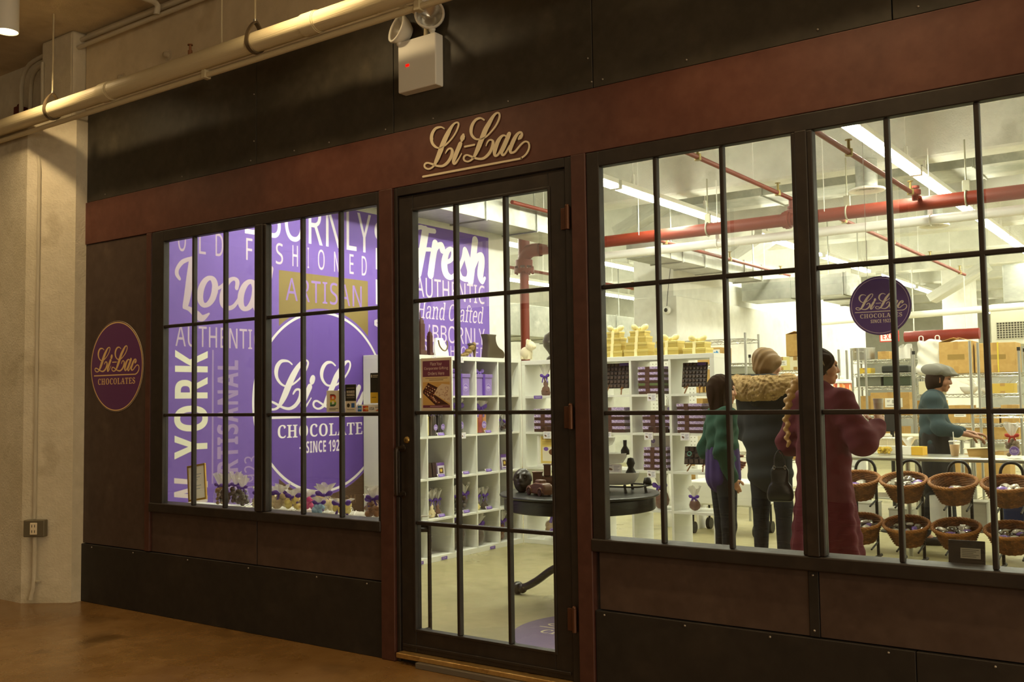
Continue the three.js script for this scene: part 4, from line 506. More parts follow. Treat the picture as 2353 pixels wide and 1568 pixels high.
// on top of the cube shelf
{ const Y = 1.804;
  { const t = thing('wrapped_sculpture', 'tall chocolate bust wrapped in glossy cellophane on shelf top', 'sculpture', [-5.79, Y, -2.42], PA); const pr = [[0, 0.0], [0.1, 0.004], [0.115, 0.06], [0.105, 0.13], [0.075, 0.17], [0.1, 0.22], [0.125, 0.3], [0.12, 0.37], [0.085, 0.43], [0.06, 0.46], [0, 0.47]]; part(t, 'bust', lathe(pr.map(([r, y]) => [r * 0.86, y * 0.98]), 24), mat(0x6f5a3c, 0.35)); const g = lathe(pr.map(([r, y], i) => [r * 1.08 + (i % 2) * 0.008, y]), 11); part(t, 'cellophane', g, pmat(0xffffff, 0.08, { transmission: 0.8, thickness: 0 })); part(t, 'ribbon', at(new THREE.TorusGeometry(0.13, 0.008, 6, 28), 0, 0.33, 0, 0, Math.PI / 2 + 0.1), RIB); part(t, 'gathered_top', at(ruffle(0.05, 0.07, 0.12, 5, 0.3), 0, 0.44, 0), TUFT); }
  const tower = (l, z, s) => { const t = thing('skyscraper_figure', l, 'chocolate figure', [-5.76, Y, z], PA, 'chocolate skyscrapers'); const m = mat(0x4a2418, 0.4); const g = (a, b, w) => rbx(-w, w, a, b, -w, w, 0.002); part(t, 'base', [g(0, 0.014 * s, 0.05 * s), g(0.014 * s, 0.05 * s, 0.043 * s)], m); part(t, 'shaft', [g(0.05 * s, 0.3 * s, 0.032 * s), g(0.3 * s, 0.335 * s, 0.026 * s), g(0.335 * s, 0.355 * s, 0.018 * s)], m); part(t, 'spire', [rod(V(0, 0.35 * s, 0), V(0, 0.42 * s, 0), 0.009 * s, 8, 0.003 * s)], m); const gr = []; for (let i = 0; i < 5; i++) gr.push(bx(-0.026 * s + i * 0.012 * s, -0.022 * s + i * 0.012 * s, 0.06 * s, 0.3 * s, 0.032 * s, 0.0335 * s)); part(t, 'window_ribs', gr, m); };
  tower('tall chocolate skyscraper on cube shelf beside wrapped bust', -2.6, 0.95); tower('short chocolate skyscraper beside the tall one', -2.73, 0.62);
  { const t = thing('necklace_stand', 'white bust stand with dark chocolate necklace on shelf top', 'necklace', [-5.78, Y, -2.93], PA); const s = new THREE.Shape(); s.moveTo(-0.09, 0); s.lineTo(0.09, 0); s.bezierCurveTo(0.1, 0.1, 0.06, 0.12, 0.045, 0.17); s.lineTo(-0.045, 0.17); s.bezierCurveTo(-0.06, 0.12, -0.1, 0.1, -0.09, 0); part(t, 'stand', at(new THREE.ExtrudeGeometry(s, { depth: 0.02, bevelEnabled: true, bevelSize: 0.004, bevelThickness: 0.004 }), 0, 0, -0.02, 0, -0.2), M.white); part(t, 'necklace', tube([V(-0.062, 0.15, 0.005), V(-0.058, 0.1, 0.016), V(-0.03, 0.065, 0.024), V(0, 0.055, 0.027), V(0.03, 0.065, 0.024), V(0.058, 0.1, 0.016), V(0.062, 0.15, 0.005)], 0.0065, 30, 8), mat(0x5a4518, 0.35)); }
  { const t = thing('chocolate_shoe', 'gilded chocolate high-heeled shoe on cube shelf', 'shoe', [-5.77, Y, -3.3], PA); const rows = [[-0.11, 0.0, 0.012, 0.018, 0.012], [-0.095, 0.0, 0.026, 0.03, 0.022], [-0.06, 0.002, 0.034, 0.036, 0.034], [-0.02, 0.02, 0.03, 0.03, 0.04], [0.03, 0.06, 0.028, 0.028, 0.05], [0.075, 0.095, 0.028, 0.03, 0.055], [0.1, 0.105, 0.02, 0.02, 0.05]]; const g = []; for (let i = 0; i < rows.length - 1; i++) { const a = rows[i], b = rows[i + 1]; const q = new THREE.SphereGeometry(1, 12, 8); q.scale((b[0] - a[0]) * 0.95, (a[4] + b[4]) / 2 * 0.6, (a[2] + b[2]) / 2); q.translate((a[0] + b[0]) / 2, (a[1] + b[1]) / 2 + 0.022, 0); g.push(q); } part(t, 'upper', g, mat(0x7d6434, 0.35, { metalness: 0.3 })); part(t, 'heel', rod(V(0.098, 0, 0), V(0.09, 0.105, 0), 0.007, 8, 0.022), mat(0x5b4526, 0.4)); part(t, 'opening', at(new THREE.SphereGeometry(0.05, 12, 8, 0, 6.3, 0, 1.57), 0.045, 0.115, 0, 0, 0, 0.55).scale(1, 0.35, 0.45).translate(0, 0.085, 0), mat(0x33220f, 0.6)); }
  { const t = thing('chocolate_boot', 'dark chocolate ankle boot shaped vase on shelf top', 'boot', [-5.78, Y, -3.68], PA); const s = new THREE.Shape(); s.moveTo(-0.1, 0); s.lineTo(0.14, 0); s.bezierCurveTo(0.17, 0.03, 0.15, 0.06, 0.1, 0.075); s.bezierCurveTo(0.04, 0.1, 0.01, 0.14, 0.012, 0.2); s.lineTo(0.02, 0.215); s.lineTo(-0.105, 0.215); s.lineTo(-0.095, 0.2); s.bezierCurveTo(-0.06, 0.14, -0.09, 0.08, -0.1, 0); part(t, 'body', at(new THREE.ExtrudeGeometry(s, { depth: 0.05, bevelEnabled: true, bevelSize: 0.014, bevelThickness: 0.02, bevelSegments: 3 }), 0, 0.014, -0.025), mat(0x3f3320, 0.42)); part(t, 'opening', rbx(-0.09, 0.006, 0.226, 0.2305, -0.03, 0.03, 0.002), mat(0x1d150c, 0.7)); }
}

// ---------------------------------------------------------------- the open display shelf across the shop
const BX = (c) => -5.6 + 0.2 + 0.4 * c, BY = [0.05, 0.395, 0.745, 1.085, 1.435], BZ = -4.13;
{ const t = thing('open_shelf', 'white open-backed cube shelf standing across the shop', 'shelf'); const z0 = -4.33, z1 = -3.955; part(t, 'top', rbx(-5.618, -3.57, 1.742, 1.785, z0, z1, 0.003), SHELFW); part(t, 'bottom', rbx(-5.618, -3.57, 0, 0.045, z0, z1, 0.003), SHELFW);
  for (const x of [-5.618, -3.612]) part(t, 'side_panel', rbx(x, x + 0.042, 0.045, 1.742, z0, z1, 0.003), SHELFW); for (let i = 1; i < 5; i++) part(t, 'divider', rbx(-5.6 + 0.4 * i - 0.012, -5.6 + 0.4 * i + 0.012, 0.045, 1.742, z0, z1 - 0.002, 0.002), SHELFW);
  for (let r = 1; r < 5; r++) for (let c = 0; c < 5; c++) part(t, 'shelf_board', bx(-5.6 + 0.4 * c + (c ? 0.012 : 0.024), -5.6 + 0.4 * (c + 1) - (c < 4 ? 0.012 : 0.012), BY[r] - 0.022, BY[r] - 0.001, z0, z1 - 0.002), SHELFW); }
{ const g = 'ribboned chocolate boxes'; const W = 0.25, H = 0.058, D = 0.2;
  stack(4, 'under the left grid tray', BX(2), BY[3], BZ + 0.06, 0, W, H, D, g); stack(3, 'behind the single black box', BX(3) + 0.02, BY[3], BZ, 0, 0.28, H, D, g); chocoBox('single black box standing before ribboned stack in middle cell', [BX(3) + 0.06, BY[3], BZ + 0.14], 0, 0.17, 0.055, 0.05, g, 2); stack(5, 'at right end below grid tray', BX(4) - 0.02, BY[3], BZ + 0.06, 0, W - 0.01, H - 0.006, D, g);
  stack(5, 'with an olive box', BX(3), BY[4], BZ + 0.06, 0, W, 0.05, D, g, [0, 1, 0, 0, 0]); stack(4, 'low in third cell', BX(3) + 0.02, BY[2], BZ + 0.04, 0, W - 0.02, 0.052, D, g);
  stack(4, 'in shelf corner seen through door', BX(0) + 0.05, BY[3], BZ + 0.06, 0, 0.27, 0.056, D, g); chocoBox('small black box with gold dot in shelf corner', [BX(0) + 0.08, BY[3], BZ + 0.165], 0, 0.14, 0.055, 0.02, g, 2); }
{ // grid trays on easels
  const tray = (l, x, y, w, h, cols, rows) => { const t = thing('chocolate_tray', l, 'tray', [x, y, BZ + 0.08], 0, 'chocolate trays on easels'); const tilt = (q) => at(q, 0, 0.06, 0, 0, -0.18); part(t, 'tray', tilt(rbx(-w / 2, w / 2, 0, h, -0.012, 0.0, 0.003)), mat(0x2c2018, 0.45)); const g = []; for (let i = 0; i < cols; i++) for (let j = 0; j < rows; j++) { const s = Math.min(w / cols, h / rows) * 0.36; const q = rbx(-s, s, -s, s, 0, 0.012, 0.004, 1); q.rotateZ((i * 3 + j * 5) % 4 * 0.08); q.translate(-w / 2 + w * (i + 0.5) / cols, h * (j + 0.5) / rows, 0); g.push(q); } const c = part(t, 'chocolates', tilt(merge(g)), mat(0x4a3728, 0.4)); c.userData.kind = 'stuff'; for (const m of [-1, 1]) part(t, 'easel_leg', [rod(V(m * w * 0.3, 0, 0.045), V(m * w * 0.15, h * 0.8, -0.07), 0.006, 6), rod(V(m * w * 0.3, 0.06, 0.0), V(m * w * 0.3, 0.05, 0.05), 0.006, 6)], mat(0x8a5a2c, 0.6)); part(t, 'price_strip', tilt(rbx(w * 0.12, w * 0.46, h - 0.03, h - 0.002, 0.012, 0.015, 0.001)), M.darkPurple); return t; };
  tray('dark chocolate grid tray on easel, left cell of top row', BX(2) - 0.01, BY[4], 0.28, 0.24, 7, 6); tray('dark chocolate grid tray on easel, right cell of top row', BX(4) - 0.01, BY[4], 0.24, 0.22, 7, 6); const s = tray('small chocolate tray with ringed pieces on easel, lower right', BX(4), BY[2], 0.25, 0.16, 5, 3);
  for (const [x, c] of [[-0.06, 0x5f9a8c], [0.05, 0xc07038]]) part(s, 'ring_chocolate', at(new THREE.TorusGeometry(0.018, 0.005, 6, 16), x, 0.155, 0.02, 0, -0.18), mat(c, 0.5)); }
bag('cellophane bag of chocolate bear with purple bow, shelf corner top row', [BX(0) + 0.02, BY[4], BZ + 0.1], 0, { h: 0.3, w: 0.13, fill: 'bunny', m: M.chocMilk });
{ const t = thing('picture_card', 'pink bordered picture card beside chocolate bear bag', 'card', [BX(0) + 0.14, BY[4] + 0.09, BZ], -0.1); part(t, 'card', sheet(0.14, 0.2, 0.004).translate(0, 0.1, 0), mat(0xd9a98f, 0.6)); part(t, 'inner_picture', at(new THREE.PlaneGeometry(0.1, 0.15), 0, 0.1, 0.003), mat(0xe6d9c0, 0.6)); }
bag('brown chicken bag with big purple bow on low shelf', [BX(3) + 0.05, BY[1], BZ + 0.1], 0, { h: 0.36, w: 0.18, d: 0.13, fill: 'egg', m: M.chocMilk, neck: 0.55 }); bag('small bunny bag with purple base on low right shelf', [BX(4) - 0.02, BY[1], BZ + 0.1], 0, { h: 0.21, w: 0.12, fill: 'egg', m: M.chocMilk, neck: 0.56 });
bag('large purple ribboned gift basket at floor in shelf corner', [BX(0) + 0.12, BY[0], BZ + 0.1], 0, { h: 0.34, w: 0.26, d: 0.2, fill: 'lumps', m: mat(0x8a6f4a, 0.45), seal: 0.16, neck: 0.66, name: 'gift_basket', cat: 'gift basket' });
{ const SPEC = canvasTex(256, 384, (x) => { x.fillStyle = '#e8e4d2'; x.fillRect(0, 0, 256, 384); x.fillStyle = '#e2c66a'; x.fillRect(12, 14, 232, 356); fit(x, 'SPECIALTY ITEMS', 26, 30, 232, 56, 'bold #px sans-serif', '#6a3f2c'); x.fillStyle = '#a4843f'; for (let i = 0; i < 4; i++) x.fillRect(28, 78 + i * 14, 200 - (i % 2) * 40, 4); x.fillStyle = '#e9dfc6'; x.fillRect(30, 150, 196, 190); x.fillStyle = '#7650a8'; x.beginPath(); x.arc(70, 180, 26, 0, 7); x.fill(); x.fillStyle = '#6b3f22'; x.beginPath(); x.ellipse(150, 220, 50, 44, 0, 0, 7); x.fill(); });
  const t = thing('framed_notice', 'yellow specialty notice in white frame in shelf corner', 'sign', [BX(0) + 0.1, BY[2], BZ + 0.15]); part(t, 'frame', [rbx(-0.16, 0.16, 0, 0.025, -0.02, 0, 0.003), rbx(-0.16, 0.16, 0.305, 0.33, -0.02, 0, 0.003), rbx(-0.16, -0.135, 0.025, 0.305, -0.02, 0, 0.003), rbx(0.135, 0.16, 0.025, 0.305, -0.02, 0, 0.003)], M.white); part(t, 'notice', at(new THREE.PlaneGeometry(0.27, 0.28), 0, 0.165, -0.008), new THREE.MeshStandardMaterial({ map: SPEC, roughness: 0.6 })); part(t, 'backing', bx(-0.15, 0.15, 0.01, 0.32, -0.022, -0.012), M.white); }
[[BX(2) - 0.05, 3, 'white tag below left stack of display shelf'], [BX(3) - 0.02, 3, 'white tag below single black box'], [BX(4) - 0.06, 3, 'white tag below right stack of display shelf'], [BX(3), 2, 'white tag below lowest stack in third cell'], [BX(3) + 0.02, 4, 'white tag below the olive box stack'], [BX(0) + 0.08, 3, 'white tag below black box with gold dot']].forEach(([x, r, l]) => tag(l, [x, BY[r] - 0.065, -3.953], 0, 0.09, 0.07));
tag('purple label on corner shelf below bear bag', [BX(0) - 0.02, BY[4] - 0.03, -3.953], 0, 0.11, 0.035, PURPLETAG);
{ const t = thing('paper_bag', 'small white paper gift bag with rope handles on display shelf', 'bag', [BX(3) + 0.12, BY[3] + 0.175, BZ + 0.02]); part(t, 'body', rbx(-0.045, 0.045, 0, 0.07, -0.025, 0.025, 0.002), M.paper); for (const z of [-0.015, 0.015]) part(t, 'handle', tube([V(-0.022, 0.07, z), V(-0.02, 0.125, z), V(0, 0.145, z), V(0.02, 0.125, z), V(0.022, 0.07, z)], 0.003, 18, 6), M.paper); part(t, 'seal', at(disc(0.014), 0, 0.04, 0.026), SEAL); }
{ const t = thing('menu_card', 'white notice card with purple emblem above low box stack', 'card', [BX(3) + 0.02, BY[2] + 0.21, BZ + 0.02], 0.05); part(t, 'card', rbx(-0.1, 0.1, 0, 0.1, -0.002, 0.002, 0.001), M.paper); part(t, 'emblem', at(disc(0.02), -0.075, 0.05, 0.003), SEAL); }
// gold box towers on the top of the open shelf
{ const RB = mat(0xefe3a8, 0.4); const tower = (l, x, tiers, w0, group) => { const t = thing('gold_box_tower', l, 'gift tower', [x, 1.786, BZ + 0.02], 0, 'gold gift towers'); let y = 0; tiers.forEach((hh, i) => { const w = w0 * (1 - 0.13 * i); const bb = part(t, 'gold_box', [rbx(-w / 2, w / 2, y, y + hh * 0.62, -w * 0.36, w * 0.36, 0.003)], M.gold); part(bb, 'gold_lid', rbx(-w / 2 - 0.004, w / 2 + 0.004, y + hh * 0.6, y + hh * 0.97, -w * 0.36 - 0.004, w * 0.36 + 0.004, 0.003), mat(0xd9c672, 0.32, { metalness: 0.3 })); part(bb, 'ribbon', [rbx(-0.016, 0.016, y, y + hh, -w * 0.36 - 0.006, w * 0.36 + 0.006, 0.002)], RB); y += hh; }); part(t, 'bow', [at(bow(0.13, 0.6), 0, y + 0.012, 0), at(bow(0.11, 0.5), 0, y + 0.02, 0.01, 0.8)], RB); return t; };
  tower('tallest gold gift box tower at left of open shelf', -4.63, [0.062, 0.066, 0.06, 0.056], 0.22); tower('tapering gold gift box tower second on open shelf', -4.37, [0.066, 0.066, 0.058, 0.05], 0.25); tower('low gold gift box with crossed ribbon on open shelf', -4.06, [0.07, 0.06], 0.24); tower('low two-tier gold gift box at right end of open shelf', -3.79, [0.055, 0.055], 0.22); }
// dark figures on the shelf corner
{ const t = thing('chocolate_dog', 'pale chocolate dog figure on shelf corner', 'figure', [-5.62, 1.804, -4.05], 0.3); const g = [ball(0.065, 0, 0.06, 0, 14, 10), ball(0.05, 0.05, 0.13, 0.02, 14, 10), ball(0.025, 0.09, 0.12, 0.035, 10, 8), at(new THREE.CapsuleGeometry(0.016, 0.035, 3, 8), 0.03, 0.165, -0.025), at(new THREE.CapsuleGeometry(0.016, 0.035, 3, 8), 0.03, 0.165, 0.055)]; for (const a of [-0.035, 0.035]) for (const b of [-0.03, 0.03]) g.push(rod(V(a, 0, b), V(a, 0.05, b), 0.018, 8)); part(t, 'body', g, mat(0xe2d7b4, 0.5)); }
{ const t = thing('chocolate_bust', 'dark chocolate bust under clear wrap on shelf corner', 'figure', [-5.36, 1.786, -4.15], 0.2); part(t, 'bust', lathe([[0, 0], [0.075, 0.0], [0.07, 0.025], [0.04, 0.05], [0.055, 0.08], [0.1, 0.14], [0.11, 0.19], [0.09, 0.25], [0.05, 0.285], [0, 0.29]], 24), mat(0x453d2e, 0.4)); part(t, 'nose', ball(0.02, 0, 0.17, 0.108, 8, 6), mat(0x453d2e, 0.4)); }
{ const t = thing('chocolate_vase', 'dark round chocolate vase with pale horse emblem on shelf', 'figure', [-5.08, 1.786, -4.1], 0.35); part(t, 'vase', lathe([[0, 0], [0.06, 0.0], [0.1, 0.06], [0.125, 0.13], [0.115, 0.2], [0.07, 0.25], [0.05, 0.27], [0, 0.27]], 28), mat(0x3a3222, 0.4)); const h = new THREE.Shape([[-0.03, 0], [-0.022, 0], [-0.018, 0.02], [0.008, 0.02], [0.012, 0], [0.02, 0], [0.02, 0.03], [0.028, 0.05], [0.018, 0.055], [0.008, 0.038], [-0.02, 0.038], [-0.03, 0.045], [-0.035, 0.03]].map((p) => new THREE.Vector2(...p))); part(t, 'horse_emblem', at(new THREE.ExtrudeGeometry(h, { depth: 0.004, bevelEnabled: false }), -0.02, 0.16, 0.118, -0.1), mat(0xe6dfc4, 0.5)); }
// ---------------------------------------------------------------- round black table and what stands on it
const TX = -3.62, TZ = -1.78, TY = 0.76;
{ const t = thing('round_table', 'round black pedestal table with curved feet inside the door', 'table', [TX, 0, TZ]); const wood = new THREE.MeshStandardMaterial({ map: mottled(0x191b17, 0x141612, 0x20221d, 1.2, 1.2), roughness: 0.32 });
  part(t, 'tabletop', lathe([[0, 0.735], [0.5, 0.735], [0.535, 0.738], [0.55, 0.747], [0.55, 0.755], [0.543, 0.76], [0, 0.76]], 72), wood); part(t, 'apron', lathe([[0.515, 0.735], [0.52, 0.73], [0.52, 0.655], [0.512, 0.648], [0.49, 0.648], [0.49, 0.735]], 72), wood);
  part(t, 'column', lathe([[0, 0.735], [0.2, 0.735], [0.2, 0.71], [0.07, 0.69], [0.05, 0.6], [0.07, 0.52], [0.095, 0.42], [0.085, 0.32], [0.05, 0.27], [0.075, 0.24], [0.075, 0.19], [0, 0.17]], 32), wood);
  for (let i = 0; i < 3; i++) { const a = i * Math.PI * 2 / 3 + 0.1 + Math.PI; const P = [[0.05, 0.23], [0.14, 0.25], [0.26, 0.2], [0.4, 0.11], [0.5, 0.06], [0.56, 0.045]]; const c = new THREE.CatmullRomCurve3(P.map(([r, y]) => V(r * Math.cos(a), y, r * Math.sin(a)))); const g = new THREE.TubeGeometry(c, 24, 0.027, 10); part(t, 'foot', [g, at(new THREE.SphereGeometry(0.045, 14, 10), 0.575 * Math.cos(a), 0.045, 0.575 * Math.sin(a)), at(new THREE.SphereGeometry(0.035, 12, 8), 0.53 * Math.cos(a), 0.045, 0.53 * Math.sin(a))], wood); } }
{ const t = thing('face_mask_figure', 'dark chocolate face mask standing on round table', 'sculpture', [-3.985, TY, -1.62], 0.35); t.scale.setScalar(0.58); const m = mat(0x2d2315, 0.35); const g = new THREE.SphereGeometry(0.125, 56, 44); const p = g.attributes.position; for (let i = 0; i < p.count; i++) { let x = p.getX(i), y = p.getY(i), z = p.getZ(i); const f = Math.max(0, z / 0.13); x *= y < 0 ? 0.88 + 0.6 * y * 0.6 : 0.95; y *= 1.18; z *= 0.62; const gs = (a, b, s) => Math.exp(-((x - a) ** 2 + (y - b) ** 2) / (2 * s * s)); z += f * (0.06 * Math.exp(-(x * x) / 0.0005 - ((y + 0.008) ** 2) / 0.0022) - 0.024 * gs(-0.046, 0.022, 0.02) - 0.024 * gs(0.046, 0.022, 0.02) + 0.03 * gs(-0.05, 0.06, 0.018) + 0.03 * gs(0.05, 0.06, 0.018) + 0.02 * gs(0, -0.115, 0.025) + 0.026 * Math.exp(-(x * x) / 0.0012 - ((y + 0.062) ** 2) / 0.0001) + 0.024 * Math.exp(-(x * x) / 0.0007 - ((y + 0.078) ** 2) / 0.00006)); p.setXYZ(i, x, y, z); } g.computeVertexNormals(); g.rotateX(-0.25); g.translate(0, 0.135, 0); part(t, 'mask', g, m); for (const s of [-1, 1]) part(t, 'eyelid', at(new THREE.SphereGeometry(0.014, 10, 8), s * 0.046, 0.175, 0.052).scale(1, 1, 1), m); }
{ const t = thing('chocolate_locomotive', 'milk chocolate steam locomotive figure at back of round table', 'figure', [-3.93, TY, -1.83], 0.55); t.scale.setScalar(0.6); const m = mat(0x6b4630, 0.4), d = mat(0x54341f, 0.45); part(t, 'base', rbx(-0.15, 0.15, 0, 0.045, -0.06, 0.06, 0.004), d); part(t, 'cab', [rbx(-0.15, -0.04, 0.045, 0.2, -0.06, 0.06, 0.004), rbx(-0.16, -0.03, 0.2, 0.215, -0.07, 0.07, 0.004)], m); part(t, 'boiler', [rod(V(-0.04, 0.11, 0), V(0.13, 0.11, 0), 0.055, 20), rod(V(0.13, 0.11, 0), V(0.15, 0.11, 0), 0.045, 20)], m); part(t, 'tender', [rbx(-0.02, 0.06, 0.165, 0.3, -0.045, 0.045, 0.004), rbx(-0.03, 0.07, 0.29, 0.3, -0.055, 0.055, 0.003)], m); part(t, 'chimney', [rod(V(0.1, 0.15, 0), V(0.1, 0.22, 0), 0.02, 12, 0.03)], d); for (const x of [-0.1, 0, 0.1]) for (const s of [-1, 1]) part(t, 'wheel', rod(V(x, 0.035, s * 0.06), V(x, 0.035, s * 0.075), 0.035, 16), d); }
{ const t = thing('wrapped_egg', 'tall brown chocolate egg behind chocolate locomotive', 'chocolate egg', [-3.95, TY, -2.03], 0); t.scale.setScalar(0.56); part(t, 'stand', lathe([[0, 0], [0.06, 0], [0.05, 0.1], [0.035, 0.22], [0, 0.22]], 18), M.chocMilk); part(t, 'egg', at(lathe([[0, 0], [0.06, 0.02], [0.095, 0.08], [0.085, 0.14], [0.05, 0.185], [0, 0.2]], 24), 0, 0.215, 0), mat(0x6f4632, 0.35)); part(t, 'finial', ball(0.013, 0, 0.42, 0, 8, 6), M.choc); }
{ const t = thing('chocolate_car', 'milk chocolate vintage car figure at front of round table', 'figure', [-3.745, TY, -1.47], 2.75); t.scale.setScalar(0.55); const m = mat(0x6a4528, 0.32), d = mat(0x452a17, 0.45);
  const s = new THREE.Shape(); s.moveTo(-0.19, 0.035); s.bezierCurveTo(-0.2, 0.1, -0.19, 0.125, -0.15, 0.135); s.lineTo(-0.02, 0.14); s.bezierCurveTo(0.03, 0.14, 0.05, 0.11, 0.1, 0.105); s.bezierCurveTo(0.17, 0.1, 0.19, 0.08, 0.185, 0.035); s.lineTo(-0.19, 0.035); part(t, 'body', at(new THREE.ExtrudeGeometry(s, { depth: 0.09, bevelEnabled: true, bevelSize: 0.018, bevelThickness: 0.02, bevelSegments: 3 }), 0, 0, -0.045), m);
  part(t, 'cabin', [rbx(-0.1, 0.02, 0.135, 0.19, -0.05, 0.05, 0.02, 3)], m); for (const x of [-0.12, 0.12]) for (const q of [-1, 1]) { part(t, 'wheel', [rod(V(x, 0.036, q * 0.055), V(x, 0.036, q * 0.078), 0.036, 18), rod(V(x, 0.036, q * 0.078), V(x, 0.036, q * 0.083), 0.016, 12)], d); part(t, 'fender', at(new THREE.TorusGeometry(0.05, 0.014, 8, 16, Math.PI), x, 0.04, q * 0.064), m); } }
{ const t = thing('tiered_bowl_stand', 'black iron stand holding three white oval bowls on table', 'bowl stand', [-3.49, TY, -1.98], 0.08); const iron = mat(0x1c1812, 0.5, { metalness: 0.3 }), porcelain = mat(0xe8e8df, 0.25);
  const bowl = (x, y, a, b, h) => { const g = lathe([[0.0, 0.0], [0.62, 0.0], [0.8, 0.12], [0.95, 0.6], [1, 0.98], [1.0, 1], [0.97, 0.99], [0.9, 0.6], [0.74, 0.16], [0.0, 0.08]], 40); g.scale(a, h, b); g.translate(x, y, 0); part(t, 'bowl', g, porcelain); };
  bowl(0.0, 0.045, 0.22, 0.13, 0.085); bowl(-0.04, 0.185, 0.17, 0.11, 0.075); bowl(-0.08, 0.31, 0.12, 0.085, 0.06);
  part(t, 'stand_rail', [tube([V(-0.24, 0.04, 0.14), V(0, 0.04, 0.15), V(0.24, 0.04, 0.12), V(0.29, 0.045, 0.05), V(0.29, 0.045, -0.05)], 0.006, 30, 8), tube([V(-0.24, 0.04, -0.14), V(0, 0.04, -0.15), V(0.24, 0.04, -0.12), V(0.29, 0.045, -0.05)], 0.006, 30, 8)], iron);
  for (const [x, z] of [[-0.2, 0.13], [0.05, 0.145], [0.17, 0.13], [0.28, 0.04], [-0.2, -0.13], [0.1, -0.14]]) part(t, 'stand_foot', [rod(V(x, 0.04, z), V(x + 0.01, 0.0, z + 0.005), 0.008, 8, 0.011), ball(0.012, x, 0.045, z, 8, 6)], iron);
  part(t, 'prop', [rod(V(-0.13, 0.03, 0.16), V(-0.19, 0.5, 0.02), 0.005, 8)], iron); part(t, 'prop', [rod(V(0.02, 0.2, 0.12), V(-0.1, 0.44, 0.05), 0.005, 8)], iron);
  part(t, 'ornament', [lathe([[0, 0.12], [0.02, 0.115], [0.03, 0.08], [0.018, 0.05], [0.035, 0.02], [0.04, 0], [0, 0]], 12).translate(0.15, 0.11, -0.02), rod(V(0.14, 0.05, -0.02), V(0.14, 0.16, -0.02), 0.012, 8)], iron); part(t, 'ornament', lathe([[0, 0.1], [0.014, 0.1], [0.012, 0.06], [0.03, 0.03], [0.03, 0], [0, 0]], 12).translate(0.11, 0.25, -0.02), iron); part(t, 'ornament', lathe([[0, 0.05], [0.02, 0.045], [0.028, 0.02], [0.03, 0], [0, 0]], 12).translate(0.28, 0.05, 0), iron); }
{ const t = thing('notice_card', 'small white card with chocolate picture between stacked bowls', 'card', [-3.43, TY + 0.128, -1.93], 0.1); part(t, 'card', rbx(-0.06, 0.06, 0, 0.06, -0.002, 0.002, 0.001), M.paper); part(t, 'print', at(new THREE.PlaneGeometry(0.11, 0.054), 0, 0.03, 0.003), TAGPRINT); }
// round floor decal inside the door
{ const tex = canvasTex(1024, 1024, (x) => { x.fillStyle = '#77668c'; x.fillRect(0, 0, 1024, 1024); scriptCanvas(x, 110, 560, 820, '#d8cfae'); fit(x, 'CHOCOLATES', 170, 600, 860, 680, 'bold #px serif', '#d8cfae', 0.04); fit(x, 'SINCE 1923', 370, 715, 660, 765, 'bold #px sans-serif', '#d8cfae', 0.03); });
  const t = thing('floor_decal', 'round purple lettered floor decal just inside the door', 'floor decal', [-3.02, 0.001, -1.12], 0); const d = part(t, 'print', at(disc(0.58, 72), 0, 0.003, 0, 0, -Math.PI / 2), new THREE.MeshStandardMaterial({ map: tex, roughness: 0.45 })); part(t, 'edge', lathe([[0.58, 0.003], [0.583, 0.0015], [0.583, 0], [0, 0]], 72), mat(0x77668c, 0.5)); }

// ---------------------------------------------------------------- left window display
{ const t = struct('trim_window_ledge'); t.userData.label = 'white display ledge inside the left window'; part(t, 'ledge_board', rbx(-6.0, -4.0, 0.64, 0.7, -0.46, -0.1, 0.004), SHELFW); part(t, 'apron', rbx(-6.0, -4.0, 0, 0.64, -0.46, -0.42, 0.002), SHELFW); }
{ const g = []; const w = 0.0035; for (let i = 0; i < 46; i++) { const x = -5.42 + i * 0.036; if (x < -4.86 + 0.2 || x > -4.7) { } g.push(rod(V(x, 0.722 + 0.008 * Math.sin(i), -0.42), V(Math.min(-4.01, x + 0.26), 0.724 + 0.006 * Math.cos(i), -0.12), w, 4)); g.push(rod(V(x + 0.2 > -4.01 ? -4.01 : x + 0.2, 0.72, -0.42), V(x - 0.05, 0.724, -0.12), w, 4)); } const m = single('wire_mesh', 'white diamond wire mesh lying on the window ledge', 'mesh', g, M.white); m.userData.kind = 'stuff'; }
{ const t = thing('framed_certificate', 'gold framed white certificate leaning in the left window', 'frame', [-5.71, 0.745, -0.215], 0); t.rotation.set(-0.14, 0.25, 0.2); t.scale.set(0.75, 0.95, 1); const gm = mat(0xb9923e, 0.35, { metalness: 0.6 }); part(t, 'frame', [rbx(-0.1, 0.1, 0, 0.014, -0.01, 0.006, 0.003), rbx(-0.1, 0.1, 0.246, 0.26, -0.01, 0.006, 0.003), rbx(-0.1, -0.086, 0.014, 0.246, -0.01, 0.006, 0.003), rbx(0.086, 0.1, 0.014, 0.246, -0.01, 0.006, 0.003)], gm);
  part(t, 'certificate', at(new THREE.PlaneGeometry(0.172, 0.232), 0, 0.13, 0), new THREE.MeshStandardMaterial({ roughness: 0.6, map: canvasTex(192, 256, (x) => { x.fillStyle = '#f3f0e2'; x.fillRect(0, 0, 192, 256); x.fillStyle = '#9aa3ad'; [[40, 60, 112], [58, 84, 76], [84, 104, 24], [46, 150, 100], [60, 176, 72]].forEach(([a, b, c]) => x.fillRect(a, b, c, 5)); }) })); part(t, 'backing', bx(-0.095, 0.095, 0.004, 0.256, -0.012, -0.004), M.black); }
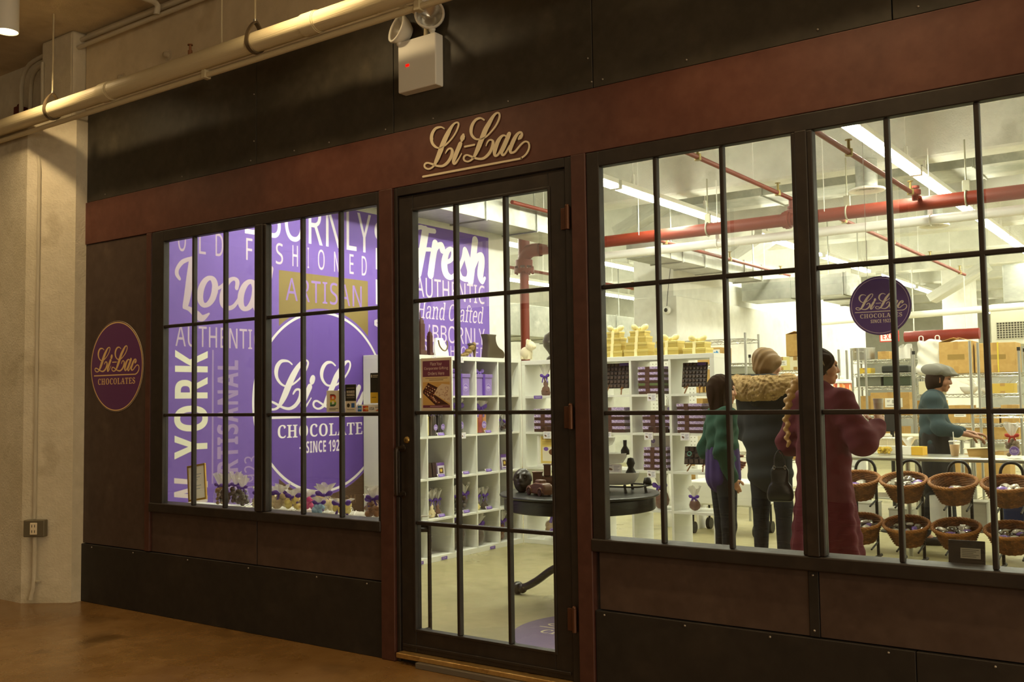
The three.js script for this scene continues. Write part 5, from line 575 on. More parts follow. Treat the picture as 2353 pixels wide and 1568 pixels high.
{ const Y = 0.727, zb = -0.26; const put = (l, x, z, o) => bag(l, [x, Y, z], 0.5 + rr(-0.3, 0.3), o, 'cellophane bags in the left window');
  put('cellophane lollipop bag leftmost beside gold frame', -5.5, -0.24, { h: 0.2, w: 0.09, m: mat(0x8a6a3c, 0.4) }); put('dark cellophane lollipop bag second from gold frame', -5.42, -0.22, { h: 0.2, w: 0.09, m: M.choc }); put('dark cellophane lollipop bag third from gold frame', -5.36, -0.26, { h: 0.21, w: 0.09, m: M.choc }); put('dark cellophane lollipop bag fourth from gold frame', -5.27, -0.24, { h: 0.19, w: 0.09, m: mat(0x3c3222, 0.4) });
  put('pale cellophane bag left of the window post', -5.13, -0.26, { h: 0.13, w: 0.1, m: mat(0xc9bd9c, 0.5) }); put('cellophane bag with purple bow left of window post', -5.0, -0.24, { h: 0.14, w: 0.12, m: WHITECHOC }); put('tufted cellophane bag touching the window post', -4.9, -0.25, { h: 0.15, w: 0.12, m: mat(0xb9a684, 0.5) });
  put('yellow filled cellophane bag right of window post', -4.78, -0.24, { h: 0.13, w: 0.12, m: YELLOW }); put('pink filled cellophane bag right of window post', -4.68, -0.27, { h: 0.12, w: 0.11, m: PINK }); put('tall pale cellophane bag in middle of window', -4.5, -0.24, { h: 0.17, w: 0.13, m: WHITECHOC }); put('flat yellow cellophane bag lying on wire mesh', -4.33, -0.22, { h: 0.09, w: 0.14, m: YELLOW }); put('small blue tinted cellophane bag on wire mesh', -4.46, -0.16, { h: 0.1, w: 0.1, m: BLUE });
  put('brown filled bag with purple ribbon at window right end', -4.1, -0.3, { h: 0.16, w: 0.12, m: M.chocMilk }); put('clear tufted bag with purple ribbon at window right end', -4.05, -0.2, { h: 0.17, w: 0.11, m: mat(0x9a6f4a, 0.4) }); put('small brown bag beside mesh at window right end', -4.2, -0.34, { h: 0.12, w: 0.1, m: M.chocMilk }); }

// ---------------------------------------------------------------- stickers, posters and hanging sign
function sticker(name, label, cat, x, y, z, w, h, tex, d = 0.0012, turn = 0) { const t = thing(name, label, cat, [x, y, z], turn); const bk = part(t, 'backing', sheet(w, h, d), M.paper); part(bk, 'print', at(new THREE.PlaneGeometry(w * 0.995, h * 0.995), 0, 0, d / 2 + 0.0006), new THREE.MeshStandardMaterial({ map: tex, roughness: 0.5 })); return t; }
sticker('window_sticker', 'white sticker with rainbow letter B on left window', 'sticker', -4.18, 1.407, -0.004, 0.11, 0.125, canvasTex(220, 250, (x) => { x.fillStyle = '#efe9da'; x.fillRect(0, 0, 220, 250); const cs = ['#6a2a1a', '#d2442c', '#e58a2c', '#e8cf3c', '#5aa33c', '#2c5a4a']; x.save(); x.font = 'bold 200px sans-serif'; x.textBaseline = 'alphabetic'; const g = x.createLinearGradient(0, 30, 0, 190); cs.forEach((c, i) => { g.addColorStop(i / 6, c); g.addColorStop((i + 0.98) / 6, c); }); x.fillStyle = g; x.fillText('B', 40, 185); x.restore(); x.fillStyle = '#5a5a50'; x.fillRect(40, 205, 150, 7); x.fillRect(40, 220, 110, 7); }));
sticker('window_sticker', 'black award sticker reading member favorite on left window', 'sticker', -4.04, 1.422, -0.004, 0.088, 0.16, canvasTex(176, 320, (x) => { x.fillStyle = '#1a1814'; x.fillRect(0, 0, 176, 190); x.fillStyle = '#e6dccb'; x.fillRect(0, 190, 176, 130); fit(x, 'MEMBER', 24, 70, 152, 98, 'bold #px sans-serif', '#e6dccb'); fit(x, 'FAVORITE', 24, 106, 152, 134, 'bold #px sans-serif', '#e6dccb'); x.fillStyle = '#c9bfae'; x.fillRect(24, 40, 128, 4); x.fillRect(24, 150, 128, 4); x.fillStyle = '#39342c'; x.beginPath(); x.arc(52, 240, 24, 0, 7); x.fill(); x.fillStyle = '#2e62a8'; x.fillRect(100, 214, 52, 52); x.fillStyle = '#7d776a'; x.fillRect(28, 286, 120, 6); }));
sticker('window_sticker', 'black and yellow sticker at left window right edge', 'sticker', -3.845, 1.478, -0.004, 0.08, 0.17, canvasTex(160, 340, (x) => { x.fillStyle = '#1b1a16'; x.fillRect(0, 0, 160, 220); x.fillStyle = '#e4c02c'; x.fillRect(0, 220, 160, 120); fit(x, 'B', 10, 20, 30, 52, 'bold #px sans-serif', '#e6e0cc'); x.fillStyle = '#cfc9b6'; x.fillRect(40, 24, 110, 8); x.fillRect(40, 42, 70, 8); x.fillStyle = '#7a6418'; x.fillRect(20, 272, 70, 8); }));
sticker('window_sticker', 'white credit card strip sticker at left window right edge', 'sticker', -3.9, 1.363, -0.006, 0.185, 0.045, canvasTex(400, 100, (x) => { x.fillStyle = '#ecebe4'; x.fillRect(0, 0, 400, 100); x.fillStyle = '#2e6fb4'; x.fillRect(14, 14, 66, 72); fit(x, 'AMEX', 20, 40, 74, 60, 'bold #px sans-serif', '#ecebe4'); x.fillStyle = '#c23a24'; x.fillRect(100, 14, 92, 72); x.fillStyle = '#e39a2c'; x.beginPath(); x.arc(165, 50, 27, 0, 7); x.fill(); x.fillStyle = '#d8c7a0'; x.fillRect(112, 44, 70, 11); fit(x, 'VISA', 208, 32, 290, 68, 'bold #px sans-serif', '#23304a'); x.fillStyle = '#e06a2c'; x.beginPath(); x.moveTo(310, 80); x.lineTo(390, 80); x.lineTo(390, 40); x.fill(); fit(x, 'DISCOVER', 306, 26, 392, 42, 'bold #px sans-serif', '#23304a'); }));
sticker('door_poster', 'gifting orders poster taped inside the door glass', 'poster', -3.418, 1.489, -0.022, 0.213, 0.286, canvasTex(640, 860, (x) => { x.fillStyle = '#e8d9c4'; x.fillRect(0, 0, 640, 860); x.fillStyle = '#7b3a58'; x.fillRect(36, 44, 568, 260); ['Place Your', 'Corporate Gifting', 'Orders Here'].forEach((s, i) => { const w = [250, 510, 350][i]; fit(x, s, 320 - w / 2, 66 + i * 78, 320 + w / 2, 122 + i * 78, '#px sans-serif', '#f0e0d6'); }); x.fillStyle = '#e9d2a0'; x.fillRect(36, 304, 568, 500); x.fillStyle = '#8a6a50'; x.fillRect(90, 326, 470, 8); x.fillRect(170, 352, 300, 10); x.fillStyle = '#e0b56a'; x.fillRect(36, 390, 568, 380);
  x.fillStyle = '#ecd9c0'; x.beginPath(); x.moveTo(230, 560); x.lineTo(440, 420); x.lineTo(604, 440); x.lineTo(604, 740); x.fill(); const r = rngOf(3); for (let i = 0; i < 40; i++) { x.fillStyle = '#c9a58c'; x.beginPath(); x.arc(300 + r() * 290, 480 + r() * 200, 5 + r() * 9, 0, 7); x.fill(); } x.strokeStyle = '#b07a60'; x.lineWidth = 5; x.beginPath(); x.arc(545, 500, 34, 0, 7); x.stroke();
  x.fillStyle = '#4a1c16'; x.beginPath(); x.moveTo(150, 400); x.lineTo(350, 480); x.lineTo(270, 590); x.lineTo(590, 760); x.lineTo(300, 765); x.lineTo(40, 570); x.lineTo(40, 530); x.fill(); for (let i = 0; i < 5; i++) for (let j = 0; j < 7; j++) { const px = 120 + i * 42 - j * 10 + (j > 3 ? (j - 3) * 70 : 0), py = 440 + i * 18 + j * 42; if (px > 45 && px < 560 && py < 745) { x.fillStyle = ['#c98a6a', '#e9cdb4', '#8a4a34'][(i + j) % 3]; x.beginPath(); x.ellipse(px, py, 15, 12, 0.4, 0, 7); x.fill(); } } x.fillStyle = '#7b3a58'; x.fillRect(36, 765, 568, 44); x.fillStyle = '#d9c0cc'; x.fillRect(190, 782, 260, 8); }));
{ const t = thing('hanging_sign', 'round purple lettered sign hanging inside the right window', 'sign', [-1.182, 1.786, -0.35], 0.06); const tex = canvasTex(1024, 1024, (x) => { x.fillStyle = '#5a4290'; x.fillRect(0, 0, 1024, 1024); x.strokeStyle = '#d9cfe6'; x.lineWidth = 9; x.beginPath(); x.arc(512, 512, 484, 0, 7); x.stroke(); scriptCanvas(x, 90, 615, 865, '#ece7dd'); fit(x, 'CHOCOLATES', 165, 650, 880, 725, 'bold #px serif', '#ece7dd', 0.04); fit(x, 'SINCE 1923', 345, 755, 690, 815, 'bold #px sans-serif', '#ece7dd', 0.03); });
  const g = new THREE.CylinderGeometry(0.128, 0.128, 0.012, 64); g.rotateX(Math.PI / 2); const dd = part(t, 'disc', g, M.darkPurple); part(dd, 'face', at(disc(0.1265, 64), 0, 0, 0.0066), new THREE.MeshStandardMaterial({ map: tex, roughness: 0.45 })); part(t, 'cord', [rod(V(-0.05, 0.118, 0), V(-0.05, 1.8, 0), 0.0012, 5)], M.white); part(t, 'cord', [rod(V(0.05, 0.118, 0), V(0.05, 1.8, 0), 0.0012, 5)], M.white); }
{ const t = thing('counter_sign', 'small black sign with grey printed card on right window ledge', 'sign', [-0.831, 0.728, -0.125], 0.05); part(t, 'board', at(rbx(-0.066, 0.066, 0, 0.1, -0.003, 0.003, 0.002), 0, 0, 0, 0, -0.15), M.black); part(t, 'card', at(new THREE.PlaneGeometry(0.072, 0.04), 0.015, 0.052, 0.0036, 0, -0.15), new THREE.MeshStandardMaterial({ roughness: 0.6, map: canvasTex(180, 100, (x) => { x.fillStyle = '#8d8c80'; x.fillRect(0, 0, 180, 100); x.fillStyle = '#4a4a42'; for (let i = 0; i < 5; i++) x.fillRect(14, 14 + i * 16, 150 - (i % 3) * 24, 6); }) })); part(t, 'foot', rbx(-0.066, 0.066, -0.004, 0.003, -0.04, 0.004, 0.001), M.black); }
{ const t = struct('trim_window_ledge_right'); part(t, 'ledge_board', rbx(-2.43, 0.67, 0.66, 0.722, -0.2, -0.1, 0.003), SHELFW); }
// ---------------------------------------------------------------- figures: smooth surfaces grown round a jointed skeleton
// each entry: [ax, ay, az, bx, by, bz, ra, rb, (sx, sy, sz)]
function grow(prims, k, cell, warp) {
  let lo = [1e9, 1e9, 1e9], hi = [-1e9, -1e9, -1e9];
  const Q = prims.map((p) => { const s = [p[8] ?? 1, p[9] ?? 1, p[10] ?? 1], r = Math.max(p[6], p[7]); for (let i = 0; i < 3; i++) { lo[i] = Math.min(lo[i], Math.min(p[i], p[3 + i]) - r * s[i]); hi[i] = Math.max(hi[i], Math.max(p[i], p[3 + i]) + r * s[i]); } const a = [0, 1, 2].map((i) => p[i] / s[i]), d = [0, 1, 2].map((i) => (p[3 + i] - p[i]) / s[i]); return { a, d, l: d[0] * d[0] + d[1] * d[1] + d[2] * d[2] || 1e-9, ra: p[6], rb: p[7], s, m: Math.min(...s) }; });
  const pad = 2.5 * cell + k * 0.3; lo = lo.map((v) => v - pad); hi = hi.map((v) => v + pad); const n = lo.map((v, i) => Math.ceil((hi[i] - v) / cell) + 1);
  const f = new Float32Array(n[0] * n[1] * n[2]); const I = (x, y, z) => x + n[0] * (y + n[1] * z);
  for (let z = 0; z < n[2]; z++) for (let y = 0; y < n[1]; y++) for (let x = 0; x < n[0]; x++) { const X = lo[0] + x * cell, Y = lo[1] + y * cell, Z = lo[2] + z * cell; let d = 1e3;
    for (const q of Q) { const px = X / q.s[0] - q.a[0], py = Y / q.s[1] - q.a[1], pz = Z / q.s[2] - q.a[2]; let t = (px * q.d[0] + py * q.d[1] + pz * q.d[2]) / q.l; t = t < 0 ? 0 : t > 1 ? 1 : t; const ex = px - t * q.d[0], ey = py - t * q.d[1], ez = pz - t * q.d[2]; const e = (Math.sqrt(ex * ex + ey * ey + ez * ez) - (q.ra + (q.rb - q.ra) * t)) * q.m; if (e > d + k) continue; if (d > e + k) { d = e; continue; } const h = 0.5 + 0.5 * (d - e) / k; d = d + (e - d) * h - k * h * (1 - h); }
    f[I(x, y, z)] = warp ? d + warp(X, Y, Z) : d; }
  const pos = [], vid = new Int32Array(f.length).fill(-1), idx = [];
  for (let z = 0; z < n[2] - 1; z++) for (let y = 0; y < n[1] - 1; y++) for (let x = 0; x < n[0] - 1; x++) { let c = 0, sx = 0, sy = 0, sz = 0, inside = 0; const v = []; for (let i = 0; i < 8; i++) { const w = f[I(x + (i & 1), y + ((i >> 1) & 1), z + (i >> 2))]; v.push(w); if (w < 0) inside++; } if (inside === 0 || inside === 8) continue;
    for (let i = 0; i < 8; i++) for (const b of [1, 2, 4]) { const j = i | b; if (j === i || (v[i] < 0) === (v[j] < 0)) continue; const t = v[i] / (v[i] - v[j]); sx += (i & 1) + (b === 1 ? t : 0); sy += ((i >> 1) & 1) + (b === 2 ? t : 0); sz += (i >> 2) + (b === 4 ? t : 0); c++; }
    vid[I(x, y, z)] = pos.length / 3; pos.push(lo[0] + (x + sx / c) * cell, lo[1] + (y + sy / c) * cell, lo[2] + (z + sz / c) * cell); }
  const quad = (a, b, c, d, flip) => { if (a < 0 || b < 0 || c < 0 || d < 0) return; flip ? idx.push(a, c, b, a, d, c) : idx.push(a, b, c, a, c, d); };
  for (let z = 1; z < n[2] - 1; z++) for (let y = 1; y < n[1] - 1; y++) for (let x = 1; x < n[0] - 1; x++) { const w = f[I(x, y, z)] < 0; if (w !== f[I(x + 1, y, z)] < 0) quad(vid[I(x, y - 1, z - 1)], vid[I(x, y, z - 1)], vid[I(x, y, z)], vid[I(x, y - 1, z)], !w); if (w !== f[I(x, y + 1, z)] < 0) quad(vid[I(x - 1, y, z - 1)], vid[I(x - 1, y, z)], vid[I(x, y, z)], vid[I(x, y, z - 1)], !w); if (w !== f[I(x, y, z + 1)] < 0) quad(vid[I(x - 1, y - 1, z)], vid[I(x, y - 1, z)], vid[I(x, y, z)], vid[I(x - 1, y, z)], !w); }
  const g = new THREE.BufferGeometry(); g.setAttribute('position', new THREE.Float32BufferAttribute(pos, 3)); g.setIndex(idx); g.computeVertexNormals(); return g;
}
const cap = (a, b, ra, rb = ra, s = []) => [...a, ...b, ra, rb, ...s];
// head at the origin (middle of the skull), facing +z
function headGeo() { return grow([cap([0, 0.015, -0.012], [0, 0.015, -0.012], 0.092, 0.092, [0.86, 1.12, 1.04]), cap([0, -0.02, 0.022], [0, -0.055, 0.03], 0.062, 0.05, [0.95, 1, 1]), cap([0, -0.085, 0.052], [0, -0.088, 0.055], 0.024), cap([0, 0.012, 0.084], [0, -0.024, 0.098], 0.0085, 0.0105), cap([-0.01, -0.028, 0.09], [0.01, -0.028, 0.09], 0.008), cap([-0.03, 0.03, 0.078], [0.03, 0.03, 0.078], 0.012), cap([-0.016, -0.056, 0.083], [0.016, -0.056, 0.083], 0.006), cap([-0.014, -0.067, 0.081], [0.014, -0.067, 0.081], 0.0065), cap([-0.04, -0.02, 0.06], [-0.045, -0.03, 0.05], 0.026), cap([0.04, -0.02, 0.06], [0.045, -0.03, 0.05], 0.026), cap([-0.082, 0.015, -0.008], [-0.08, -0.025, -0.002], 0.014, 0.009, [0.6, 1, 1]), cap([0.082, 0.015, -0.008], [0.08, -0.025, -0.002], 0.014, 0.009, [0.6, 1, 1]), cap([0, -0.07, -0.02], [0, -0.15, -0.03], 0.052, 0.056)], 0.014, 0.0045); }
const HEAD = headGeo();
// hand at the wrist, fingers along +y, palm facing +z, thumb towards +x * side; bend curls the fingers
function handGeo(side, bend) { const P = [cap([0, -0.03, 0], [0, 0.0, 0], 0.024, 0.025, [1, 1, 0.75]), cap([0, 0.01, 0], [0, 0.06, 0], 0.03, 0.034, [1.1, 1, 0.42])]; const L = [0.072, 0.08, 0.074, 0.058]; for (let i = 0; i < 4; i++) { const x = (1.5 - i) * 0.0195 * side; let p = [x, 0.078, 0.002], a = bend * 0.35; for (let j = 0; j < 3; j++) { const l = L[i] * [0.45, 0.32, 0.23][j]; const q = [p[0] + x * 0.04, p[1] + l * Math.cos(a), p[2] + l * Math.sin(a)]; P.push(cap(p, q, 0.0092 - j * 0.0008, 0.0088 - j * 0.0008)); p = q; a += bend * 0.55; } } let p = [0.026 * side, 0.018, 0.006]; for (const [dx, dy, dz] of [[0.026, 0.024, 0.012], [0.012, 0.026, 0.012 + 0.012 * bend], [0.004, 0.022, 0.008 + 0.012 * bend]]) { const q = [p[0] + dx * side, p[1] + dy, p[2] + dz]; P.push(cap(p, q, 0.011, 0.0095)); p = q; } return grow(P, 0.007, 0.0034); }
const HANDS = { '1': handGeo(1, 0.9), '-1': handGeo(-1, 0.9) };
const SKIN = mat(0xc79372, 0.5), SKIND = mat(0x9a6a4c, 0.5), EYE = mat(0x2a1c12, 0.25);
const clothBump = grey(256, NF3, 6);
const cloth = (c, r = 0.9) => new THREE.MeshStandardMaterial({ color: c, roughness: r, bumpMap: clothBump, bumpScale: 0.002 });
function aimHand(side, w, dir, palm) { const y = dir.clone().normalize(), z = palm.clone().addScaledVector(y, -palm.dot(y)).normalize(), x = new THREE.Vector3().crossVectors(y, z); const g = HANDS[side].clone(); g.applyMatrix4(new THREE.Matrix4().makeBasis(x, y, z)); g.translate(w.x, w.y, w.z); return g; }
// J: joints {neck, head, shR, elR, wrR, shL, elL, wrL, hipR, knR, anR, hipL, ...}
function figure(label, pos, turn, J, o) {
  const t = thing('person', label, 'person', pos, turn); const a = (n) => J[n]; const S = o.skin || SKIN;
  const P = [cap([0, 0.93, 0], [0, 1.1, 0.0], 0.12, 0.11, [1.2, 1, 0.85]), cap([0, 1.12, 0], [0, 1.28, 0], 0.115, 0.12, [1.2, 1, 0.8]), cap(a('shR'), a('shL'), 0.052), cap([0, 1.36, -0.01], a('neck'), 0.06, 0.048)];
  for (const s of ['R', 'L']) P.push(cap(a('sh' + s), a('el' + s), 0.045, 0.036), cap(a('el' + s), a('wr' + s), 0.035, 0.024), cap(a('hip' + s), a('kn' + s), 0.08, 0.052), cap(a('kn' + s), a('an' + s), 0.052, 0.034), cap(a('an' + s), [a('an' + s)[0], 0.03, a('an' + s)[2] + 0.13], 0.034, 0.026));
  const h = HEAD.clone(); h.rotateX(o.nod || 0); h.rotateY(o.look || 0); h.translate(...a('head')); const parts = [grow(P, 0.05, 0.017), h];
  for (const s of ['R', 'L']) { const w = V(...a('wr' + s)), e = V(...a('el' + s)); const d = w.clone().sub(e); parts.push(aimHand(s === 'R' ? 1 : -1, w, o['hand' + s] ? V(...o['hand' + s]) : d, V(...(o['palm' + s] || [s === 'R' ? 1 : -1, 0, 0.2])))); }
  const bd = part(t, 'body', parts, S);
  for (const s of [-1, 1]) { const e = new THREE.SphereGeometry(0.0105, 12, 8); e.translate(s * 0.031, 0.012, 0.076); e.rotateX(o.nod || 0); e.rotateY(o.look || 0); e.translate(...a('head')); part(bd, 'eye', e, EYE); }
  t.userData.head = undefined; delete t.userData.head; t.place = (g) => { g.rotateX(o.nod || 0); g.rotateY(o.look || 0); g.translate(...a('head')); return g; };
  return t;
}
const shoe = (t, J, m) => { for (const s of ['R', 'L']) { const an = J['an' + s]; part(t, 'shoe', grow([cap([an[0], 0.045, an[2] - 0.03], [an[0], 0.04, an[2] + 0.12], 0.045, 0.038), cap([an[0], 0.02, an[2] - 0.03], [an[0], 0.018, an[2] + 0.15], 0.03, 0.026), cap(an, [an[0], 0.05, an[2]], 0.045)], 0.02, 0.01), m); } };
const legs = (J, w, lo = 0) => { const P = []; for (const s of ['R', 'L']) P.push(cap(J['hip' + s], J['kn' + s], 0.1 + w, 0.068 + w), cap(J['kn' + s], [J['an' + s][0], J['an' + s][1] + lo, J['an' + s][2]], 0.066 + w, 0.052 + w)); P.push(cap([0, 0.9, -0.01], [0, 1.0, -0.005], 0.135 + w, 0.12 + w, [1.2, 1, 0.9])); return P; };
const arms = (J, r0, r1, r2, cut = 0.94) => { const P = []; for (const s of ['R', 'L']) { const e = J['el' + s], w = J['wr' + s]; P.push(cap(J['sh' + s], e, r0, r1), cap(e, [0, 1, 2].map((i) => e[i] + (w[i] - e[i]) * cut), r1, r2)); } return P; };
const JOINT = (o = {}) => ({ neck: [0, 1.46, 0.0], head: [0, 1.565, 0.02], shR: [-0.165, 1.36, 0], shL: [0.165, 1.36, 0], elR: [-0.22, 1.08, -0.03], elL: [0.22, 1.08, -0.03], wrR: [-0.22, 0.85, 0.06], wrL: [0.22, 0.85, 0.06], hipR: [-0.09, 0.9, 0], hipL: [0.09, 0.9, 0], knR: [-0.1, 0.49, 0.01], knL: [0.1, 0.49, 0.01], anR: [-0.1, 0.085, -0.01], anL: [0.1, 0.085, -0.01], ...o });

// woman in the long red coat
{ const J = JOINT({ head: [0.005, 1.585, 0.03], elR: [-0.31, 1.1, 0.02], wrR: [-0.25, 1.19, 0.24], elL: [0.3, 1.08, 0.0], wrL: [0.24, 1.04, 0.2] });
  const t = figure('woman in long dark red coat with blonde braid, arm raised', [-2.16, 0, -2.5], 2.72, J, { look: -0.72, handR: [0.25, 0.7, 0.5], palmR: [1, -0.2, 0.3] }); const coat = cloth(0x5a0c20);
  const P = [cap([0, 1.0, 0], [0, 1.3, 0], 0.15, 0.145, [1.22, 1, 0.9]), cap(J.shR, J.shL, 0.075), cap([0, 1.37, -0.02], [0, 1.44, -0.015], 0.085, 0.068), cap([0, 1.0, 0], [0, 0.3, 0], 0.155, 0.235, [1.12, 1, 0.85]), ...arms(J, 0.078, 0.08, 0.062)];
  part(t, 'coat', grow(P, 0.06, 0.013, (x, y, z) => { const lo = Math.max(0, Math.min(1, (1.0 - y) / 0.5)); return 0.011 * lo * Math.sin(Math.atan2(z, x) * 9 + y * 1.5) + 0.004 * Math.sin(y * 60 + x * 25 + Math.sin(z * 30)) * (Math.abs(x) > 0.17 ? 1 : 0.3); }), coat);
  part(t, 'trousers', grow(legs(J, -0.012), 0.03, 0.02), cloth(0x1a1a20)); shoe(t, J, mat(0x1d1612, 0.5));
  part(t, 'hair', t.place(grow([cap([0, 0.03, -0.03], [0, 0.03, -0.03], 0.1, 0.1, [0.92, 1.05, 1.02]), cap([-0.06, 0.05, 0.02], [0.06, 0.05, 0.02], 0.045), cap([-0.078, 0.0, -0.01], [-0.075, -0.03, -0.02], 0.025), cap([0.078, 0.0, -0.01], [0.075, -0.03, -0.02], 0.025), cap([0, -0.05, -0.08], [0.03, -0.09, -0.09], 0.05, 0.04)], 0.025, 0.007, (x, y, z) => 0.0025 * Math.sin(x * 160 + z * 60))), pmat(0x2e1f12, 0.8, { specularIntensity: 0.25 }));
  part(t, 'hair_band', t.place(at(new THREE.TorusGeometry(0.1, 0.004, 6, 36), 0, 0.03, -0.01, 0, -0.35)), mat(0x8a7a5c, 0.5));
  const br = []; const B = [[0.1, 1.5, -0.1], [0.135, 1.42, -0.135], [0.15, 1.34, -0.155], [0.155, 1.25, -0.165], [0.155, 1.16, -0.165], [0.15, 1.08, -0.165]]; const C = new THREE.CatmullRomCurve3(B.map((p) => V(...p))); for (let i = 0; i < 15; i++) { const u = i / 14, p = C.getPoint(u), s = i % 2 ? 1 : -1, r = 0.027 * (1 - 0.5 * u); br.push(cap([p.x + s * 0.013, p.y + 0.012, p.z - 0.004], [p.x - s * 0.011, p.y - 0.016, p.z + 0.004], r, r * 0.75)); } part(t, 'braid', grow(br, 0.006, 0.006), mat(0xb98f55, 0.5));
}
{ const t = thing('handbag', 'black leather handbag hanging from arm of red coated woman', 'handbag', [-2.47, 0.68, -2.52], 0.35); t.scale.set(0.52, 0.86, 0.6); part(t, 'body', grow([cap([-0.12, 0.05, 0], [0.12, 0.05, 0], 0.05, 0.05, [1, 1, 0.9]), cap([-0.075, 0.24, 0], [0.075, 0.24, 0], 0.035, 0.035, [1, 1, 0.8]), cap([0, 0.13, 0], [0, 0.16, 0], 0.075, 0.06, [1.8, 1, 0.7])], 0.05, 0.01), mat(0x191a18, 0.28)); for (const z of [-0.02, 0.02]) part(t, 'handle', tube([V(-0.07, 0.26, z), V(-0.06, 0.35, z * 0.6), V(0, 0.405, 0), V(0.06, 0.35, z * 0.6), V(0.07, 0.26, z)], 0.007, 26, 8), mat(0x191a18, 0.3)); for (const x of [-0.07, 0.07]) part(t, 'buckle', at(new THREE.TorusGeometry(0.014, 0.003, 6, 14), x, 0.272, 0.03), M.chrome); }
{ const t = thing('paper_cup', 'white paper cup held up by woman in red coat', 'cup', [-1.845, 1.285, -2.69], 0); part(t, 'cup', lathe([[0, 0], [0.026, 0], [0.034, 0.085], [0.036, 0.085], [0.036, 0.09], [0.033, 0.088], [0.026, 0.004], [0, 0.004]], 20), M.paper); part(t, 'sleeve', lathe([[0.0285, 0.02], [0.0325, 0.06], [0.0315, 0.06], [0.0275, 0.02]], 20), mat(0xe2d8c8, 0.8)); }
// woman in the dark parka with a fur hood
{ const J = JOINT({ elR: [-0.25, 1.08, 0.02], elL: [0.25, 1.08, 0.02], wrR: [-0.16, 0.98, 0.2], wrL: [0.16, 0.98, 0.2], anR: [-0.13, 0.085, -0.02], anL: [0.12, 0.085, 0.02], knR: [-0.12, 0.49, 0] });
  const t = figure('person in dark parka with fur hood, back turned', [-3.015, 0, -3.75], 2.85, J, { look: -0.15 }); t.scale.setScalar(1.055); const park = cloth(0x15191a, 0.85);
  const P = [cap([0, 0.74, 0], [0, 1.0, 0], 0.158, 0.155, [1.2, 1, 0.85]), cap([0, 1.0, 0], [0, 1.3, 0], 0.165, 0.165, [1.25, 1, 0.9]), cap(J.shR, J.shL, 0.09), cap([0, 1.38, -0.03], [0, 1.42, -0.02], 0.09), ...arms(J, 0.09, 0.085, 0.07)]; part(t, 'parka', grow(P, 0.06, 0.014, (x, y, z) => 0.006 * Math.sin(y * 42 + Math.sin(x * 8)) * (y < 1.32 ? 1 : 0)), park);
  const fur = []; const R = rngOf(8); for (let i = 0; i <= 22; i++) { const u = i / 22, a = Math.PI * (1.12 + 0.76 * 2 * u - 0.14); const x = -0.235 * Math.cos(Math.PI * u), z = -0.04 - 0.14 * Math.sin(Math.PI * u), y = 1.435 - 0.05 * Math.sin(Math.PI * u); fur.push(cap([x, y, z], [x + (R() - 0.5) * 0.03, y + (R() - 0.5) * 0.03, z], 0.048 + 0.03 * Math.sin(Math.PI * u) + R() * 0.02)); } part(t, 'fur_trim', uvm(grow(fur, 0.02, 0.009, (x, y, z) => 0.008 * Math.sin(x * 97 + 3 * Math.sin(y * 31 + z * 17)) * Math.sin(y * 83 + 2 * Math.sin(x * 43)) + 0.005 * Math.sin(x * 211 + y * 167 + z * 130))), new THREE.MeshStandardMaterial({ map: mottled(0xc0a474, 0x97794c, 0x6d5432, 1.8, 6), roughness: 1 }));
  part(t, 'hood', grow([cap([-0.12, 1.42, -0.1], [0.12, 1.42, -0.1], 0.08, 0.08, [1, 1, 0.9]), cap([0, 1.34, -0.15], [0, 1.3, -0.15], 0.09, 0.05)], 0.05, 0.013), park);
  part(t, 'trousers', grow(legs(J, 0.0), 0.03, 0.018), cloth(0x15161a)); shoe(t, J, mat(0x17130f, 0.5));
  part(t, 'hair', t.place(grow([cap([0, 0.03, -0.025], [0, 0.03, -0.025], 0.105, 0.105, [0.95, 1.05, 1.02]), cap([0, 0.07, -0.07], [0, 0.07, -0.07], 0.062), cap([0, -0.03, -0.06], [0, -0.07, -0.06], 0.07, 0.05), cap([-0.07, 0.03, 0.02], [0.07, 0.03, 0.02], 0.04)], 0.03, 0.008, (x, y, z) => 0.003 * Math.sin(x * 140 + y * 70))), mat(0x7d5f36, 0.6)); }
